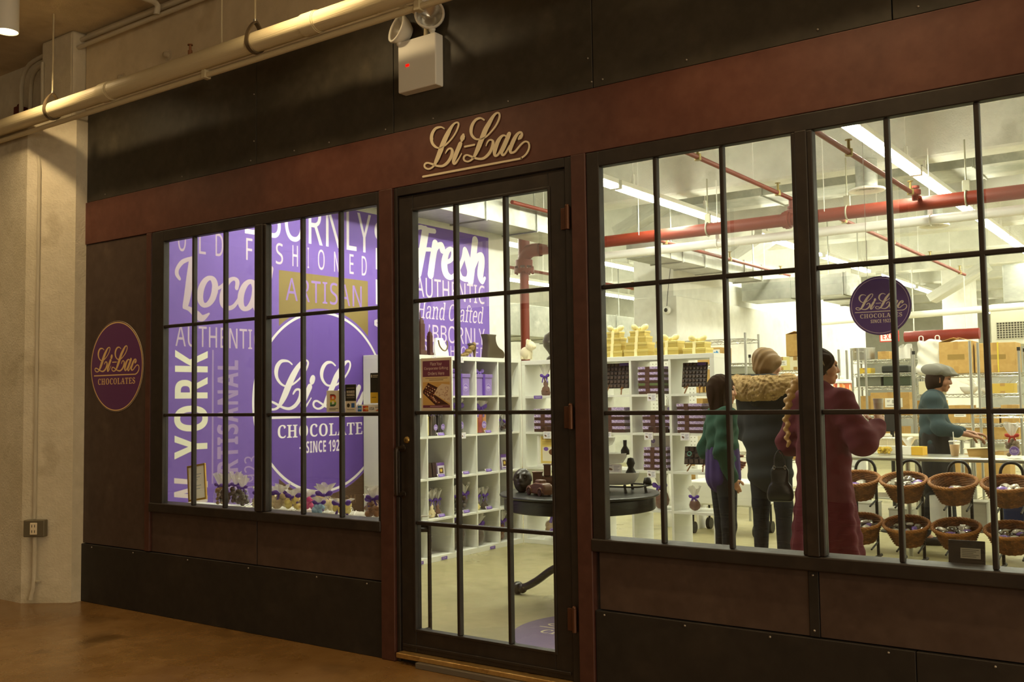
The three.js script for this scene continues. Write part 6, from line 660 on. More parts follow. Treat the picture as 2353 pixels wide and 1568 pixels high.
// woman in the green jumper
{ const J = JOINT({ elR: [-0.23, 1.09, -0.06], elL: [0.25, 1.08, -0.07], wrR: [-0.17, 0.86, 0.03], wrL: [0.13, 0.99, 0.1] });
  const t = figure('woman with brown bob in green jumper and black trousers', [-3.05, 0, -2.9], 2.25, J, { look: -0.35 }); t.scale.setScalar(0.922); const sw = cloth(0x144432);
  part(t, 'jumper', grow([cap([0, 1.04, 0], [0, 1.28, 0], 0.14, 0.14, [1.2, 1, 0.9]), cap(J.shR, J.shL, 0.072), cap([0, 1.37, -0.01], [0, 1.41, -0.005], 0.075, 0.062), ...arms(J, 0.074, 0.068, 0.05)], 0.05, 0.013, (x, y, z) => 0.005 * Math.sin(y * 50 + x * 20 + Math.sin(z * 22))), sw);
  part(t, 'shirt_hem', grow([cap([0, 0.88, 0], [0, 1.08, 0], 0.15, 0.14, [1.2, 1, 0.92])], 0.03, 0.014, (x, y, z) => 0.004 * Math.sin(Math.atan2(z, x) * 12)), cloth(0x3c2860)); part(t, 'trousers', grow(legs(J, -0.008), 0.03, 0.016), cloth(0x17181b)); shoe(t, J, mat(0x17130f, 0.5));
  part(t, 'hair', t.place(grow([cap([0, 0.03, -0.025], [0, 0.02, -0.03], 0.106, 0.106, [0.95, 1.05, 1.02]), cap([-0.07, 0.0, -0.02], [-0.075, -0.14, -0.02], 0.042, 0.038), cap([0.07, 0.0, -0.02], [0.075, -0.14, -0.02], 0.042, 0.038), cap([-0.04, -0.04, -0.07], [-0.04, -0.17, -0.065], 0.055, 0.042), cap([0.04, -0.04, -0.07], [0.04, -0.17, -0.065], 0.055, 0.042), cap([-0.06, 0.06, 0.03], [0.06, 0.06, 0.03], 0.042)], 0.03, 0.008, (x, y, z) => 0.003 * Math.sin(x * 150 + z * 150))), pmat(0x2e1c0c, 0.8, { specularIntensity: 0.25 })); }
// member of staff behind the counter
{ const J = JOINT({ head: [0, 1.555, 0.07], neck: [0, 1.45, 0.03], elR: [-0.24, 1.1, 0.06], elL: [0.22, 1.08, 0.08], wrR: [-0.14, 1.03, 0.32], wrL: [0.16, 1.04, 0.34], anR: [-0.1, 0.085, -0.12], anL: [0.1, 0.085, 0.12], knR: [-0.1, 0.49, -0.02], knL: [0.1, 0.49, 0.09] });
  const t = figure('staff member in teal shirt, apron and pale cap walking right', [-2.2, 0, -5.82], 1.75, J, { skin: SKIND, nod: 0.12, palmR: [0.2, -1, 0], palmL: [-0.2, -1, 0] }); t.scale.setScalar(0.985);
  part(t, 'shirt', grow([cap([0, 0.98, 0], [0, 1.3, 0], 0.145, 0.145, [1.2, 1, 0.9]), cap(J.shR, J.shL, 0.075), cap([0, 1.37, 0], [0, 1.42, 0.01], 0.075, 0.062), ...arms(J, 0.075, 0.066, 0.054, 0.55)], 0.05, 0.013, (x, y, z) => 0.005 * Math.sin(y * 48 + x * 20)), cloth(0x2b3d41));
  part(t, 'apron', grow([cap([0, 0.55, 0.015], [0, 1.02, 0.01], 0.165, 0.152, [1.2, 1, 0.95])], 0.04, 0.016, (x, y, z) => 0.006 * Math.sin(Math.atan2(z, x) * 8)), cloth(0x1c1a18)); part(t, 'trousers', grow(legs(J, 0.0), 0.03, 0.018), cloth(0x1b1b1e)); shoe(t, J, mat(0x17130f, 0.5));
  part(t, 'hair', t.place(grow([cap([0, 0.02, -0.03], [0, 0.0, -0.035], 0.1, 0.1, [0.93, 1, 1]), cap([0, -0.04, -0.07], [0, -0.07, -0.07], 0.05)], 0.03, 0.009)), pmat(0x2a1d14, 0.8, { specularIntensity: 0.25 }));
  part(t, 'cap', t.place(grow([cap([0, 0.085, -0.03], [0, 0.085, -0.03], 0.13, 0.13, [0.95, 0.5, 1.1]), cap([-0.05, 0.06, 0.1], [0.05, 0.06, 0.1], 0.03, 0.03, [1, 0.4, 1.6])], 0.03, 0.009, (x, y, z) => 0.004 * Math.sin(x * 60 + z * 50))), cloth(0x77746a)); }
// ---------------------------------------------------------------- steel counter, wicker baskets on stands
{ const t = thing('steel_counter', 'long stainless steel counter behind the wicker baskets', 'counter', [0, 0, 0]); const x0 = -2.95, x1 = 1.6, zf = -4.88, zb = -5.42; const st = mat(0xc6c5b6, 0.3, { metalness: 0.75 });
  part(t, 'worktop', [rbx(x0, x1, 0.825, 0.86, zb, zf, 0.012, 3), rod(V(x0, 0.843, zf - 0.004), V(x1, 0.843, zf - 0.004), 0.019, 16)], st); part(t, 'lower_shelf', rbx(x0 + 0.04, x1 - 0.04, 0.24, 0.265, zb + 0.03, zf - 0.05, 0.004), st);
  for (const x of [x0 + 0.06, -2.24, -1.1, 0.2, x1 - 0.06]) for (const z of [zb + 0.05, zf - 0.09]) part(t, 'leg', rod(V(x, 0, z), V(x, 0.825, z), 0.02, 14), st); }
const wick = new THREE.MeshStandardMaterial({ map: mottled(0x8a5a2c, 0x64401c, 0xa06c38, 2.2, 9), roughness: 0.6 }), wickRim = new THREE.MeshStandardMaterial({ map: mottled(0xa8702f, 0x8a5622, 0xb98244, 1.8, 5), roughness: 0.55 });
const BASK = (() => { const seg = 128, rows = 18, pos = [], idx = []; const H = 0.165, rad = (t) => 0.112 + 0.066 * Math.pow(t, 0.85);
  const ring = (j, inner) => { const t = j / (2 * rows), row = j >> 1, gap = j % 2; for (let i = 0; i <= seg; i++) { const a = i / seg * 6.28319; const w = inner ? 0.004 : 0.006; const r = rad(t) - (inner ? 0.009 : 0) + (gap ? (inner ? 0.004 : -0.005) : w * Math.sin(a * 16 + row * Math.PI)); pos.push(r * Math.cos(a), t * H, r * Math.sin(a) * 0.86); } };
  for (let j = 0; j <= 2 * rows; j++) ring(j, false); for (let j = 2 * rows; j >= 1; j--) ring(j, true); const R = 4 * rows + 1; for (let j = 0; j < R - 1; j++) for (let i = 0; i < seg; i++) { const a = j * (seg + 1) + i, b = a + seg + 1; idx.push(a, b, a + 1, b, b + 1, a + 1); } const g = new THREE.BufferGeometry(); g.setAttribute('position', new THREE.Float32BufferAttribute(pos, 3)); g.setIndex(idx); g.computeVertexNormals(); const bot = new THREE.CylinderGeometry(0.11, 0.11, 0.012, 40); bot.scale(1, 1, 0.86); bot.translate(0, 0.006, 0);
  const rim = []; for (let s = 0; s < 3; s++) { const p = []; for (let i = 0; i < 60; i++) { const a = i / 60 * 6.28319, b = a * 14 + s * 2.0944; const R2 = 0.179 + 0.008 * Math.cos(b); p.push(V(R2 * Math.cos(a), H + 0.005 + 0.008 * Math.sin(b), R2 * Math.sin(a) * 0.86)); } rim.push(tube(p, 0.0085, 150, 6, true)); } return { body: merge([uvm(g), uvm(bot)]), rim: uvm(merge(rim)) }; })();
const PACK = (() => { const f = (w, h, d) => { const g = new THREE.SphereGeometry(1, 12, 8); const p = g.attributes.position; for (let i = 0; i < p.count; i++) { let x = p.getX(i), y = p.getY(i), z = p.getZ(i); const k = Math.pow(Math.abs(x), 5); p.setXYZ(i, Math.sign(x) * Math.pow(Math.abs(x), 0.6) * w, y * d * (1 - 0.75 * k), Math.sign(z) * Math.pow(Math.abs(z), 0.6) * h); } g.computeVertexNormals(); return merge([g, at(rbx(-w - 0.008, -w + 0.004, -0.001, 0.001, -h * 0.85, h * 0.85, 0.0005), 0, 0, 0), at(rbx(w - 0.004, w + 0.008, -0.001, 0.001, -h * 0.85, h * 0.85, 0.0005), 0, 0, 0)]); }; return [f(0.045, 0.028, 0.016), f(0.038, 0.024, 0.014), f(0.028, 0.022, 0.012)]; })();
const packM = [pmat(0xdcd6c6, 0.22, { metalness: 0.35 }), pmat(0x3d362e, 0.2, { clearcoat: 1 }), pmat(0x7d5db4, 0.3, { clearcoat: 0.6 }), pmat(0xb9b6a6, 0.2, { metalness: 0.5 }), pmat(0x4c3a2a, 0.25, { clearcoat: 1 })];
{ const cols = [-2.53, -2.155, -1.775, -1.385, -0.995, -0.6]; const nm = ['leftmost, beside the red coat', 'second from the red coat', 'third from the red coat', 'fourth from the red coat', 'fifth from the red coat', 'sixth from the red coat'];
  cols.forEach((x, c) => { const s = thing('basket_stand', 'black metal basket stand ' + nm[c], 'stand', [x, 0, -4.72], 0, 'black basket stands'); for (const m of [-1, 1]) part(s, 'upright', rod(V(m * 0.085, 0.02, 0), V(m * 0.085, 0.73, 0), 0.013, 8), M.black); part(s, 'arch', tube([V(-0.085, 0.72, 0), V(-0.075, 0.79, 0), V(-0.035, 0.835, 0), V(0.035, 0.835, 0), V(0.075, 0.79, 0), V(0.085, 0.72, 0)], 0.0125, 26, 10), M.black); part(s, 'foot', [rod(V(-0.085, 0.018, -0.09), V(-0.085, 0.018, 0.32), 0.014, 8), rod(V(0.085, 0.018, -0.09), V(0.085, 0.018, 0.32), 0.014, 8), rod(V(-0.085, 0.018, 0.3), V(0.085, 0.018, 0.3), 0.012, 8)], M.black); part(s, 'bracket', [rod(V(-0.085, 0.5, 0), V(-0.085, 0.46, 0.2), 0.008, 6), rod(V(0.085, 0.5, 0), V(0.085, 0.46, 0.2), 0.008, 6), rod(V(-0.085, 0.14, 0), V(-0.085, 0.1, 0.2), 0.008, 6), rod(V(0.085, 0.14, 0), V(0.085, 0.1, 0.2), 0.008, 6)], M.black);
    [['upper', 0.535, 0], ['lower', 0.175, 1]].forEach(([w, y, q]) => { const b = thing('wicker_basket', 'round wicker basket ' + w + ' row, ' + nm[c], 'basket', [x + (q ? 0.01 : 0), y, -4.53], 0, 'wicker baskets'); b.rotation.set(0.33, 0, 0); part(b, 'weave', BASK.body, wick); part(b, 'rim', BASK.rim, wickRim);
      const n = q ? 15 : [9, 14, 11, 12, 12, 12][c]; const R = rngOf(c * 17 + q * 5 + 3); const lv = q ? 0.105 : [0.075, 0.12, 0.06, 0.09, 0.1, 0.1][c]; b.updateMatrixWorld(); for (let i = 0; i < n; i++) { const a = i * 2.4 + R(), d = Math.sqrt((i + 0.5) / n) * (0.075 + lv * 0.35); const p = V(d * Math.cos(a), lv + 0.018 + 0.018 * ((i * 7) % 3) / 2 - 0.0 + (d < 0.05 ? 0.012 : 0), d * Math.sin(a) * 0.86).applyMatrix4(b.matrixWorld); const k = q ? [0, 0, 1][i % 3] : c === 1 ? 0 : [2, 1][i % 2]; const mi = q ? [1, 4, 0, 1, 3, 2][i % 6] : c === 1 ? [3, 0, 4, 3, 2, 1][i % 6] : [0, 2, 0, 3, 4][i % 5];
        const o = single('sweet_packet', (mi === 2 ? 'purple' : mi === 0 || mi === 3 ? 'silvery' : 'dark') + ' wrapped sweet packet in ' + w + ' basket ' + nm[c], 'packet', PACK[k], packM[mi], 'sweet packets in ' + w + ' basket ' + nm[c], [p.x, p.y, p.z]); o.rotation.set(0.33 + (R() - 0.5) * 0.5, R() * 6.28, (R() - 0.5) * 0.5); } }); }); }
// on the counter
{ const Y = 0.861; { const t = thing('sweet_jar', 'clear glass jar of yellow sweets on steel counter', 'jar', [-2.475, Y, -5.14]); part(t, 'glass', lathe([[0, 0.002], [0.068, 0.002], [0.076, 0.012], [0.077, 0.13], [0.068, 0.15], [0.064, 0.155], [0.064, 0.165]], 32), pmat(0xffffff, 0.02, { transmission: 1, thickness: 0 })); part(t, 'lid', lathe([[0, 0.185], [0.05, 0.183], [0.068, 0.175], [0.069, 0.16], [0.06, 0.158]], 28), pmat(0xe9e6da, 0.1, { transmission: 0.6, thickness: 0 })); const g = [], R = rngOf(2); for (let i = 0; i < 60; i++) { const a = R() * 6.28, d = Math.sqrt(R()) * 0.06; g.push(at(new THREE.IcosahedronGeometry(0.014, 0), d * Math.cos(a), 0.018 + 0.045 * R(), d * Math.sin(a), R() * 3, R() * 3)); } const s = part(t, 'sweets', g, mat(0xd6b63c, 0.4)); s.userData.kind = 'stuff'; }
  { const t = thing('tissue_box', 'white and yellow tissue box with tissue on counter', 'tissue box', [-2.26, Y, -5.2], -0.15); part(t, 'box', rbx(-0.13, 0.02, 0, 0.075, -0.055, 0.055, 0.003), M.paper); part(t, 'yellow_end', rbx(0.02, 0.12, 0, 0.0755, -0.0555, 0.0555, 0.003), mat(0xdcae2e, 0.6)); part(t, 'tissue', at(ruffle(0.012, 0.075, 0.055, 3, 0.4, 30), -0.02, 0.072, 0), M.paper); }
  { const t = thing('iced_coffee_cup', 'clear plastic cup of iced coffee with lid and straw', 'cup', [-1.88, Y, -5.1]); part(t, 'cup', lathe([[0, 0.001], [0.031, 0.001], [0.045, 0.125], [0.0465, 0.128]], 28), pmat(0xffffff, 0.05, { transmission: 0.95, thickness: 0 })); part(t, 'coffee', lathe([[0, 0.003], [0.0295, 0.003], [0.041, 0.1], [0, 0.1]], 28), mat(0xb9935c, 0.4)); part(t, 'lid', lathe([[0, 0.138], [0.04, 0.137], [0.048, 0.13], [0.048, 0.124], [0.045, 0.124]], 28), pmat(0xf2f0ea, 0.1, { transmission: 0.5, thickness: 0 })); part(t, 'straw', rod(V(0.0, 0.02, 0), V(-0.008, 0.21, 0.0), 0.0035, 8), M.paper); }
  { const t = thing('kraft_tray', 'brown kraft food box with loose lid on counter', 'food box', [-1.68, Y, -5.06], 0.06); const s = new THREE.CylinderGeometry(0.1, 0.085, 0.07, 4, 1); s.rotateY(Math.PI / 4); s.scale(1.25, 1, 0.8); s.translate(0, 0.035, 0); part(t, 'box', s, M.kraft); part(t, 'lid', at(rbx(-0.115, 0.105, 0, 0.006, -0.07, 0.07, 0.002), 0, 0.072, 0, 0, 0, 0.05), mat(0xd9cba4, 0.7)); part(t, 'napkin', rbx(-0.15, 0.02, 0.0, 0.003, 0.02, 0.13, 0.001), M.paper); }
  bag('clear sweet bag with red bow and purple seal on counter', [-1.42, Y, -5.03], 0.2, { h: 0.28, w: 0.13, d: 0.1, ribbon: RIBRED, seal: 0.3, m: mat(0x7d6646, 0.45) });
  { const t = thing('serving_tray', 'flat white tray on counter behind the sweet jar', 'tray', [-2.62, Y, -5.3], 0.05); part(t, 'tray', [rbx(-0.16, 0.26, 0, 0.075, -0.075, 0.075, 0.006)], M.white); } { const t = thing('tape_roll', 'white paper roll standing on counter by red coat', 'roll', [-2.75, Y + 0.0755, -5.3]); part(t, 'roll', lathe([[0.02, 0], [0.05, 0], [0.05, 0.05], [0.02, 0.05], [0.02, 0]], 24), M.paper); }
  { const t = thing('cream_box', 'shallow cream box with white lid behind sweet jar', 'box', [-2.5, Y + 0.0755, -5.32], 0.04); part(t, 'box', rbx(-0.1, 0.1, 0, 0.06, -0.05, 0.05, 0.003), mat(0xcabf9c, 0.7)); part(t, 'lid', rbx(-0.105, 0.105, 0.06, 0.072, -0.055, 0.055, 0.003), M.white); }
  { const t = thing('pump_bottle', 'clear sanitiser bottle with blue label on counter', 'bottle', [-2.84, Y, -5.12]); part(t, 'bottle', lathe([[0, 0], [0.035, 0], [0.037, 0.01], [0.037, 0.1], [0.015, 0.125], [0.012, 0.14]], 20), pmat(0xe6ecf2, 0.1, { transmission: 0.7, thickness: 0 })); part(t, 'label', lathe([[0.0376, 0.02], [0.0376, 0.06]], 20), mat(0x4a6ca8, 0.5)); part(t, 'pump', [rod(V(0, 0.14, 0), V(0, 0.18, 0), 0.006, 8), rbx(-0.01, 0.045, 0.175, 0.187, -0.008, 0.008, 0.003)], M.white); }
  // stand with the patterned canister
  { const t = thing('white_organiser', 'stacked white drawer organiser on counter behind red coat', 'organiser', [-2.98, 0, -5.72]); part(t, 'body', rbx(-0.14, 0.14, 0, 1.16, -0.12, 0.12, 0.01), M.white); for (let i = 0; i < 5; i++) part(t, 'drawer', rbx(-0.125, 0.125, 0.06 + i * 0.22, 0.26 + i * 0.22, 0.12, 0.13, 0.004), M.whiteGloss); }
  { const t = thing('patterned_canister', 'tall orange patterned canister with white lid behind red coat', 'canister', [-3.0, 1.161, -5.68]); part(t, 'body', lathe([[0, 0], [0.082, 0], [0.086, 0.01], [0.086, 0.36], [0, 0.36]], 36), new THREE.MeshStandardMaterial({ roughness: 0.5, map: canvasTex(256, 256, (x) => { x.fillStyle = '#d8642c'; x.fillRect(0, 0, 256, 256); const r = rngOf(12); for (let i = 0; i < 420; i++) { x.fillStyle = ['#f0c07c', '#f4e4c4', '#b83c1c', '#e88a3c'][(r() * 4) | 0]; x.beginPath(); x.arc(r() * 256, r() * 256, 3 + r() * 5, 0, 7); x.fill(); } }) })); part(t, 'lid', lathe([[0, 0.395], [0.07, 0.393], [0.09, 0.38], [0.091, 0.355], [0.086, 0.355]], 36), M.whiteGloss); part(t, 'knob', lathe([[0, 0.43], [0.02, 0.428], [0.022, 0.395], [0, 0.393]], 16), M.white); }
  // under the counter
  { const t = thing('paper_roll', 'large white paper roll on the shelf under counter', 'roll', [-2.03, 0.266, -5.12], 0); part(t, 'roll', lathe([[0.02, 0], [0.075, 0], [0.075, 0.25], [0.02, 0.25], [0.02, 0]], 28), M.paper); part(t, 'loose_sheet', at(rbx(-0.002, 0.002, 0, 0.24, 0, 0.11, 0.001), 0.07, 0, 0.03, 0.6), M.paper); }
  [[-2.65, -5.12, 0.22, 0.16, 0xdedbcd, 'white box under counter left of paper roll'], [-1.75, -5.2, 0.2, 0.2, 0xd9d5c3, 'pale box under counter right of paper roll'], [-1.42, -5.15, 0.2, 0.24, 0x2a3a66, 'dark blue bag under counter near right edge'], [-2.35, -5.2, 0.2, 0.11, 0xc9c6b4, 'low grey box under counter beside leg']].forEach(([x, z, w, h, c, l]) => { const t = thing('storage_box', l, 'box', [x, 0.266, z], 0, 'boxes under the counter'); part(t, 'box', rbx(-w / 2, w / 2, 0, h, -0.1, 0.1, c === 0x2a3a66 ? 0.05 : 0.006, 3), mat(c, 0.6)); part(t, 'lid', rbx(-w / 2 - 0.004, w / 2 + 0.004, h, h + 0.014, -0.104, 0.104, 0.003), mat(c, 0.5)); });
}
// ---------------------------------------------------------------- wire storage racks and what they hold
function rack(label, x0, x1, z0, z1, top, ys, caps) { const t = thing('wire_rack', label, 'rack', [0, 0, 0], 0, 'chrome wire racks'); for (const x of [x0, x1]) for (const z of [z0, z1]) { const po = part(t, 'post', [rod(V(x, 0, z), V(x, top, z), 0.0145, 12)], M.steel); part(po, 'post_cap', rod(V(x, top, z), V(x, top + (caps ? 0.04 : 0.006), z), caps ? 0.018 : 0.0145, 10), caps ? M.black : M.steel); }
  for (const y of ys) { const g = []; for (const z of [z0, z1]) { g.push(rod(V(x0, y, z), V(x1, y, z), 0.005, 6), rod(V(x0, y - 0.035, z), V(x1, y - 0.035, z), 0.004, 6)); const n = Math.round((x1 - x0) / 0.06); for (let i = 0; i < n; i++) { const a = x0 + (x1 - x0) * i / n, b = x0 + (x1 - x0) * (i + 1) / n; g.push(rod(V(a, i % 2 ? y : y - 0.035, z), V(b, i % 2 ? y - 0.035 : y, z), 0.003, 4)); } } for (const x of [x0, x1]) g.push(rod(V(x, y, z0), V(x, y, z1), 0.005, 6), rod(V(x, y - 0.035, z0), V(x, y - 0.035, z1), 0.004, 6)); const n = Math.round((x1 - x0) / 0.045); for (let i = 1; i < n; i++) { const a = x0 + (x1 - x0) * i / n; g.push(rod(V(a, y + 0.004, z0), V(a, y + 0.004, z1), 0.0025, 4)); } part(t, 'wire_shelf', g, M.chrome); } return t; }
function carton(label, x, y, z, w, h, d, o = {}) { const t = thing('cardboard_box', label, 'box', [x, y, z], o.turn || 0, 'cardboard boxes'); const ct = part(t, 'carton', uvm(rbx(-w / 2, w / 2, 0, h, -d / 2, d / 2, 0.004)), o.m || M.kraft); part(ct, 'tape', [bx(-0.025, 0.025, h - Math.min(0.09, h * 0.28), h + 0.001, d / 2, d / 2 + 0.0015), bx(-0.025, 0.025, h + 0.0003, h + 0.002, -d / 2, d / 2), bx(-0.025, 0.025, 0, Math.min(0.08, h * 0.24), d / 2, d / 2 + 0.0015)], mat(0xb08a4a, 0.4)); if (o.label) part(ct, 'shipping_label', at(new THREE.PlaneGeometry(w * 0.45, h * 0.4), w * 0.1, h * 0.55, d / 2 + 0.002), LABELM); if (o.flaps) for (const m of [-1, 1]) part(ct, 'flap', at(bx(0, w * 0.46, -0.002, 0.002, -d / 2, d / 2), m * w / 2, h, 0, m > 0 ? Math.PI : 0, 0, 0.3 * 1), M.kraft); if (o.print) part(ct, 'print', at(new THREE.PlaneGeometry(w * 0.5, h * 0.16), 0, h * 0.52, d / 2 + 0.002), new THREE.MeshStandardMaterial({ color: 0x94783c, roughness: 0.8 })); return t; }
const LABELM = new THREE.MeshStandardMaterial({ roughness: 0.7, map: canvasTex(128, 72, (x) => { x.fillStyle = '#ecebe2'; x.fillRect(0, 0, 128, 72); x.fillStyle = '#77766a'; for (let i = 0; i < 8; i++) x.fillRect(50 + i * 5, 14, 1 + (i * 7) % 4, 28); x.fillRect(14, 54, 90, 5); x.fillRect(14, 16, 24, 4); x.fillRect(14, 26, 20, 4); }) });
{ // right-hand rack behind the counter
  rack('chrome rack behind staff member holding large cardboard boxes', -2.88, -1.78, -8.4, -8.0, 1.86, [1.62, 1.39, 1.06, 0.88, 0.4], true);
  rack('tall chrome rack posts nearest, right of staff member', -2.1, -1.5, -7.5, -7.08, 1.94, [1.18, 0.3]);
  { const t = thing('white_sack', 'white woven sack with rope handles on rack top', 'sack', [-2.74, 1.63, -8.2]); part(t, 'sack', grow([cap([-0.1, 0.045, 0.05], [0.1, 0.045, 0.05], 0.045), cap([-0.1, 0.045, -0.05], [0.1, 0.045, -0.05], 0.045), cap([-0.105, 0.05, 0], [-0.105, 0.37, 0], 0.04, 0.03, [1, 1, 1.6]), cap([0.105, 0.05, 0], [0.105, 0.37, 0], 0.04, 0.03, [1, 1, 1.6]), cap([0, 0.08, 0], [0, 0.36, 0], 0.08, 0.05, [1.5, 1, 1])], 0.05, 0.012, (x, y, z) => 0.006 * Math.sin(y * 40 + x * 30)), mat(0xe6e4d8, 0.8)); for (const x of [-0.09, 0.09]) part(t, 'handle', tube([V(x - 0.02, 0.37, 0.03), V(x - 0.02, 0.44, 0.03), V(x + 0.02, 0.44, 0.03), V(x + 0.02, 0.37, 0.03)], 0.006, 20, 6), M.white); }
  carton('large open cardboard box on rack beside white sack', -2.43, 1.63, -8.2, 0.36, 0.36, 0.32, { flaps: 1, print: 1 }); carton('large cardboard box with yellow strap on rack at right', -2.02, 1.63, -8.2, 0.42, 0.33, 0.34, { print: 1 }); single('strap', 'yellow packing strap round large cardboard box', 'strap', [bx(-2.0, -1.985, 1.63, 1.963, -8.03, -8.026), bx(-2.0, -1.985, 1.961, 1.965, -8.37, -8.026)], mat(0xd8c23c, 0.5));
  const R = rngOf(31); const put = [[-2.72, 1.065, 0.24, 0.22], [-2.44, 1.065, 0.28, 0.2], [-2.14, 1.065, 0.26, 0.17], [-1.9, 1.065, 0.18, 0.2], [-2.68, 0.885, 0.3, 0.14], [-2.3, 0.885, 0.34, 0.12], [-1.95, 0.885, 0.26, 0.14], [-2.6, 0.405, 0.4, 0.3], [-2.1, 0.405, 0.36, 0.34]]; const w = ['first', 'second', 'third', 'fourth']; put.forEach(([x, y, a, h], i) => carton(w[i < 4 ? i : i < 7 ? i - 4 : i - 7] + ' carton from left on ' + (i < 4 ? 'third' : i < 7 ? 'fourth' : 'lowest') + ' shelf of staff rack', x, y, -8.2, a, h, 0.32, { label: i === 3 || i === 1 }));
  [[-2.32, 0.1, 'larger white mixing bowl on rack second shelf'], [-2.12, 0.08, 'smaller white mixing bowl on rack second shelf']].forEach(([x, r, l]) => { const t = thing('mixing_bowl', l, 'bowl', [x, 1.395, -8.12]); part(t, 'bowl', lathe([[0, 0], [r * 0.5, 0], [r * 0.85, r * 0.4], [r, r * 0.8], [r * 0.97, r * 0.8], [r * 0.8, r * 0.4], [0, 0.008]], 28), M.whiteGloss); });
  carton('small yellow carton on rack second shelf right', -1.96, 1.395, -8.15, 0.22, 0.11, 0.25, { m: mat(0xc9ab4c, 0.7) }); carton('pale carton on rack second shelf left', -2.72, 1.395, -8.15, 0.24, 0.15, 0.28, { m: mat(0xcfc6a2, 0.7) });
  single('plastic_sheet', 'crumpled clear plastic sheet below rack top shelf', 'plastic', at(ruffle(0.05, 0.14, 0.3, 9, 0.25, 60), -2.1, 1.4, -8.3), CELLO); }
{ // left-hand rack
  rack('chrome rack left of staff member with open trays', -3.74, -3.02, -8.9, -8.5, 1.95, [1.83, 1.66, 1.5, 1.14, 0.7, 0.3]); rack('pair of tall chrome posts right of patterned canister', -3.62, -3.4, -7.9, -7.6, 1.93, [0.3, 1.2]);
  { const t = thing('steel_pan', 'large steel stock pan on top of left rack', 'pan', [-3.66, 1.835, -8.7]); part(t, 'pan', lathe([[0, 0.004], [0.14, 0.004], [0.15, 0.012], [0.15, 0.15], [0.156, 0.155], [0.146, 0.155], [0.142, 0.014], [0, 0.012]], 36), M.steel); part(t, 'handle', tube([V(-0.05, 0.1, 0.146), V(-0.045, 0.1, 0.185), V(0.045, 0.1, 0.185), V(0.05, 0.1, 0.146)], 0.006, 18, 8), M.steel); }
  carton('small carton on top shelf of left rack', -3.38, 1.835, -8.7, 0.14, 0.1, 0.2); single('plastic_bundle', 'bundle of clear plastic film on top of left rack', 'plastic', at(ruffle(0.12, 0.16, 0.1, 6, 0.2, 40), -3.18, 1.835, -8.7), TUFT);
  single('black_crate', 'flat black tray on second shelf of left rack', 'tray', [rbx(-0.16, 0.16, 0, 0.09, -0.14, 0.14, 0.02, 2)], mat(0x22251f, 0.6), null, [-3.24, 1.665, -8.7]); carton('yellow carton on second shelf of left rack', -3.6, 1.665, -8.66, 0.14, 0.07, 0.2, { m: mat(0xd8b93c, 0.6) });
  { const t = thing('green_crate', 'dark green crate on third shelf of left rack', 'crate', [-3.22, 1.505, -8.7]); part(t, 'crate', rbx(-0.16, 0.16, 0, 0.13, -0.15, 0.15, 0.008), mat(0x3e4a36, 0.7)); part(t, 'lip', rbx(-0.168, 0.168, 0.115, 0.132, -0.158, 0.158, 0.004), mat(0x4a5742, 0.7)); } { const t = thing('grey_crate', 'grey crate on third shelf of left rack', 'crate', [-3.56, 1.505, -8.7]); part(t, 'crate', rbx(-0.15, 0.15, 0, 0.13, -0.15, 0.15, 0.008), mat(0x6e7060, 0.7)); part(t, 'lip', rbx(-0.158, 0.158, 0.115, 0.132, -0.158, 0.158, 0.004), mat(0x7d7f70, 0.7)); }
  carton('large labelled carton on middle shelf of left rack', -3.3, 1.145, -8.68, 0.46, 0.28, 0.34, { label: 1 }); carton('second carton on middle shelf of left rack', -3.62, 1.145, -8.72, 0.16, 0.24, 0.3); carton('carton standing beyond left rack at its right', -2.96, 0, -9.2, 0.3, 1.32, 0.3);
  carton('wide carton on low shelf of left rack', -3.4, 0.705, -8.7, 0.5, 0.3, 0.32); }
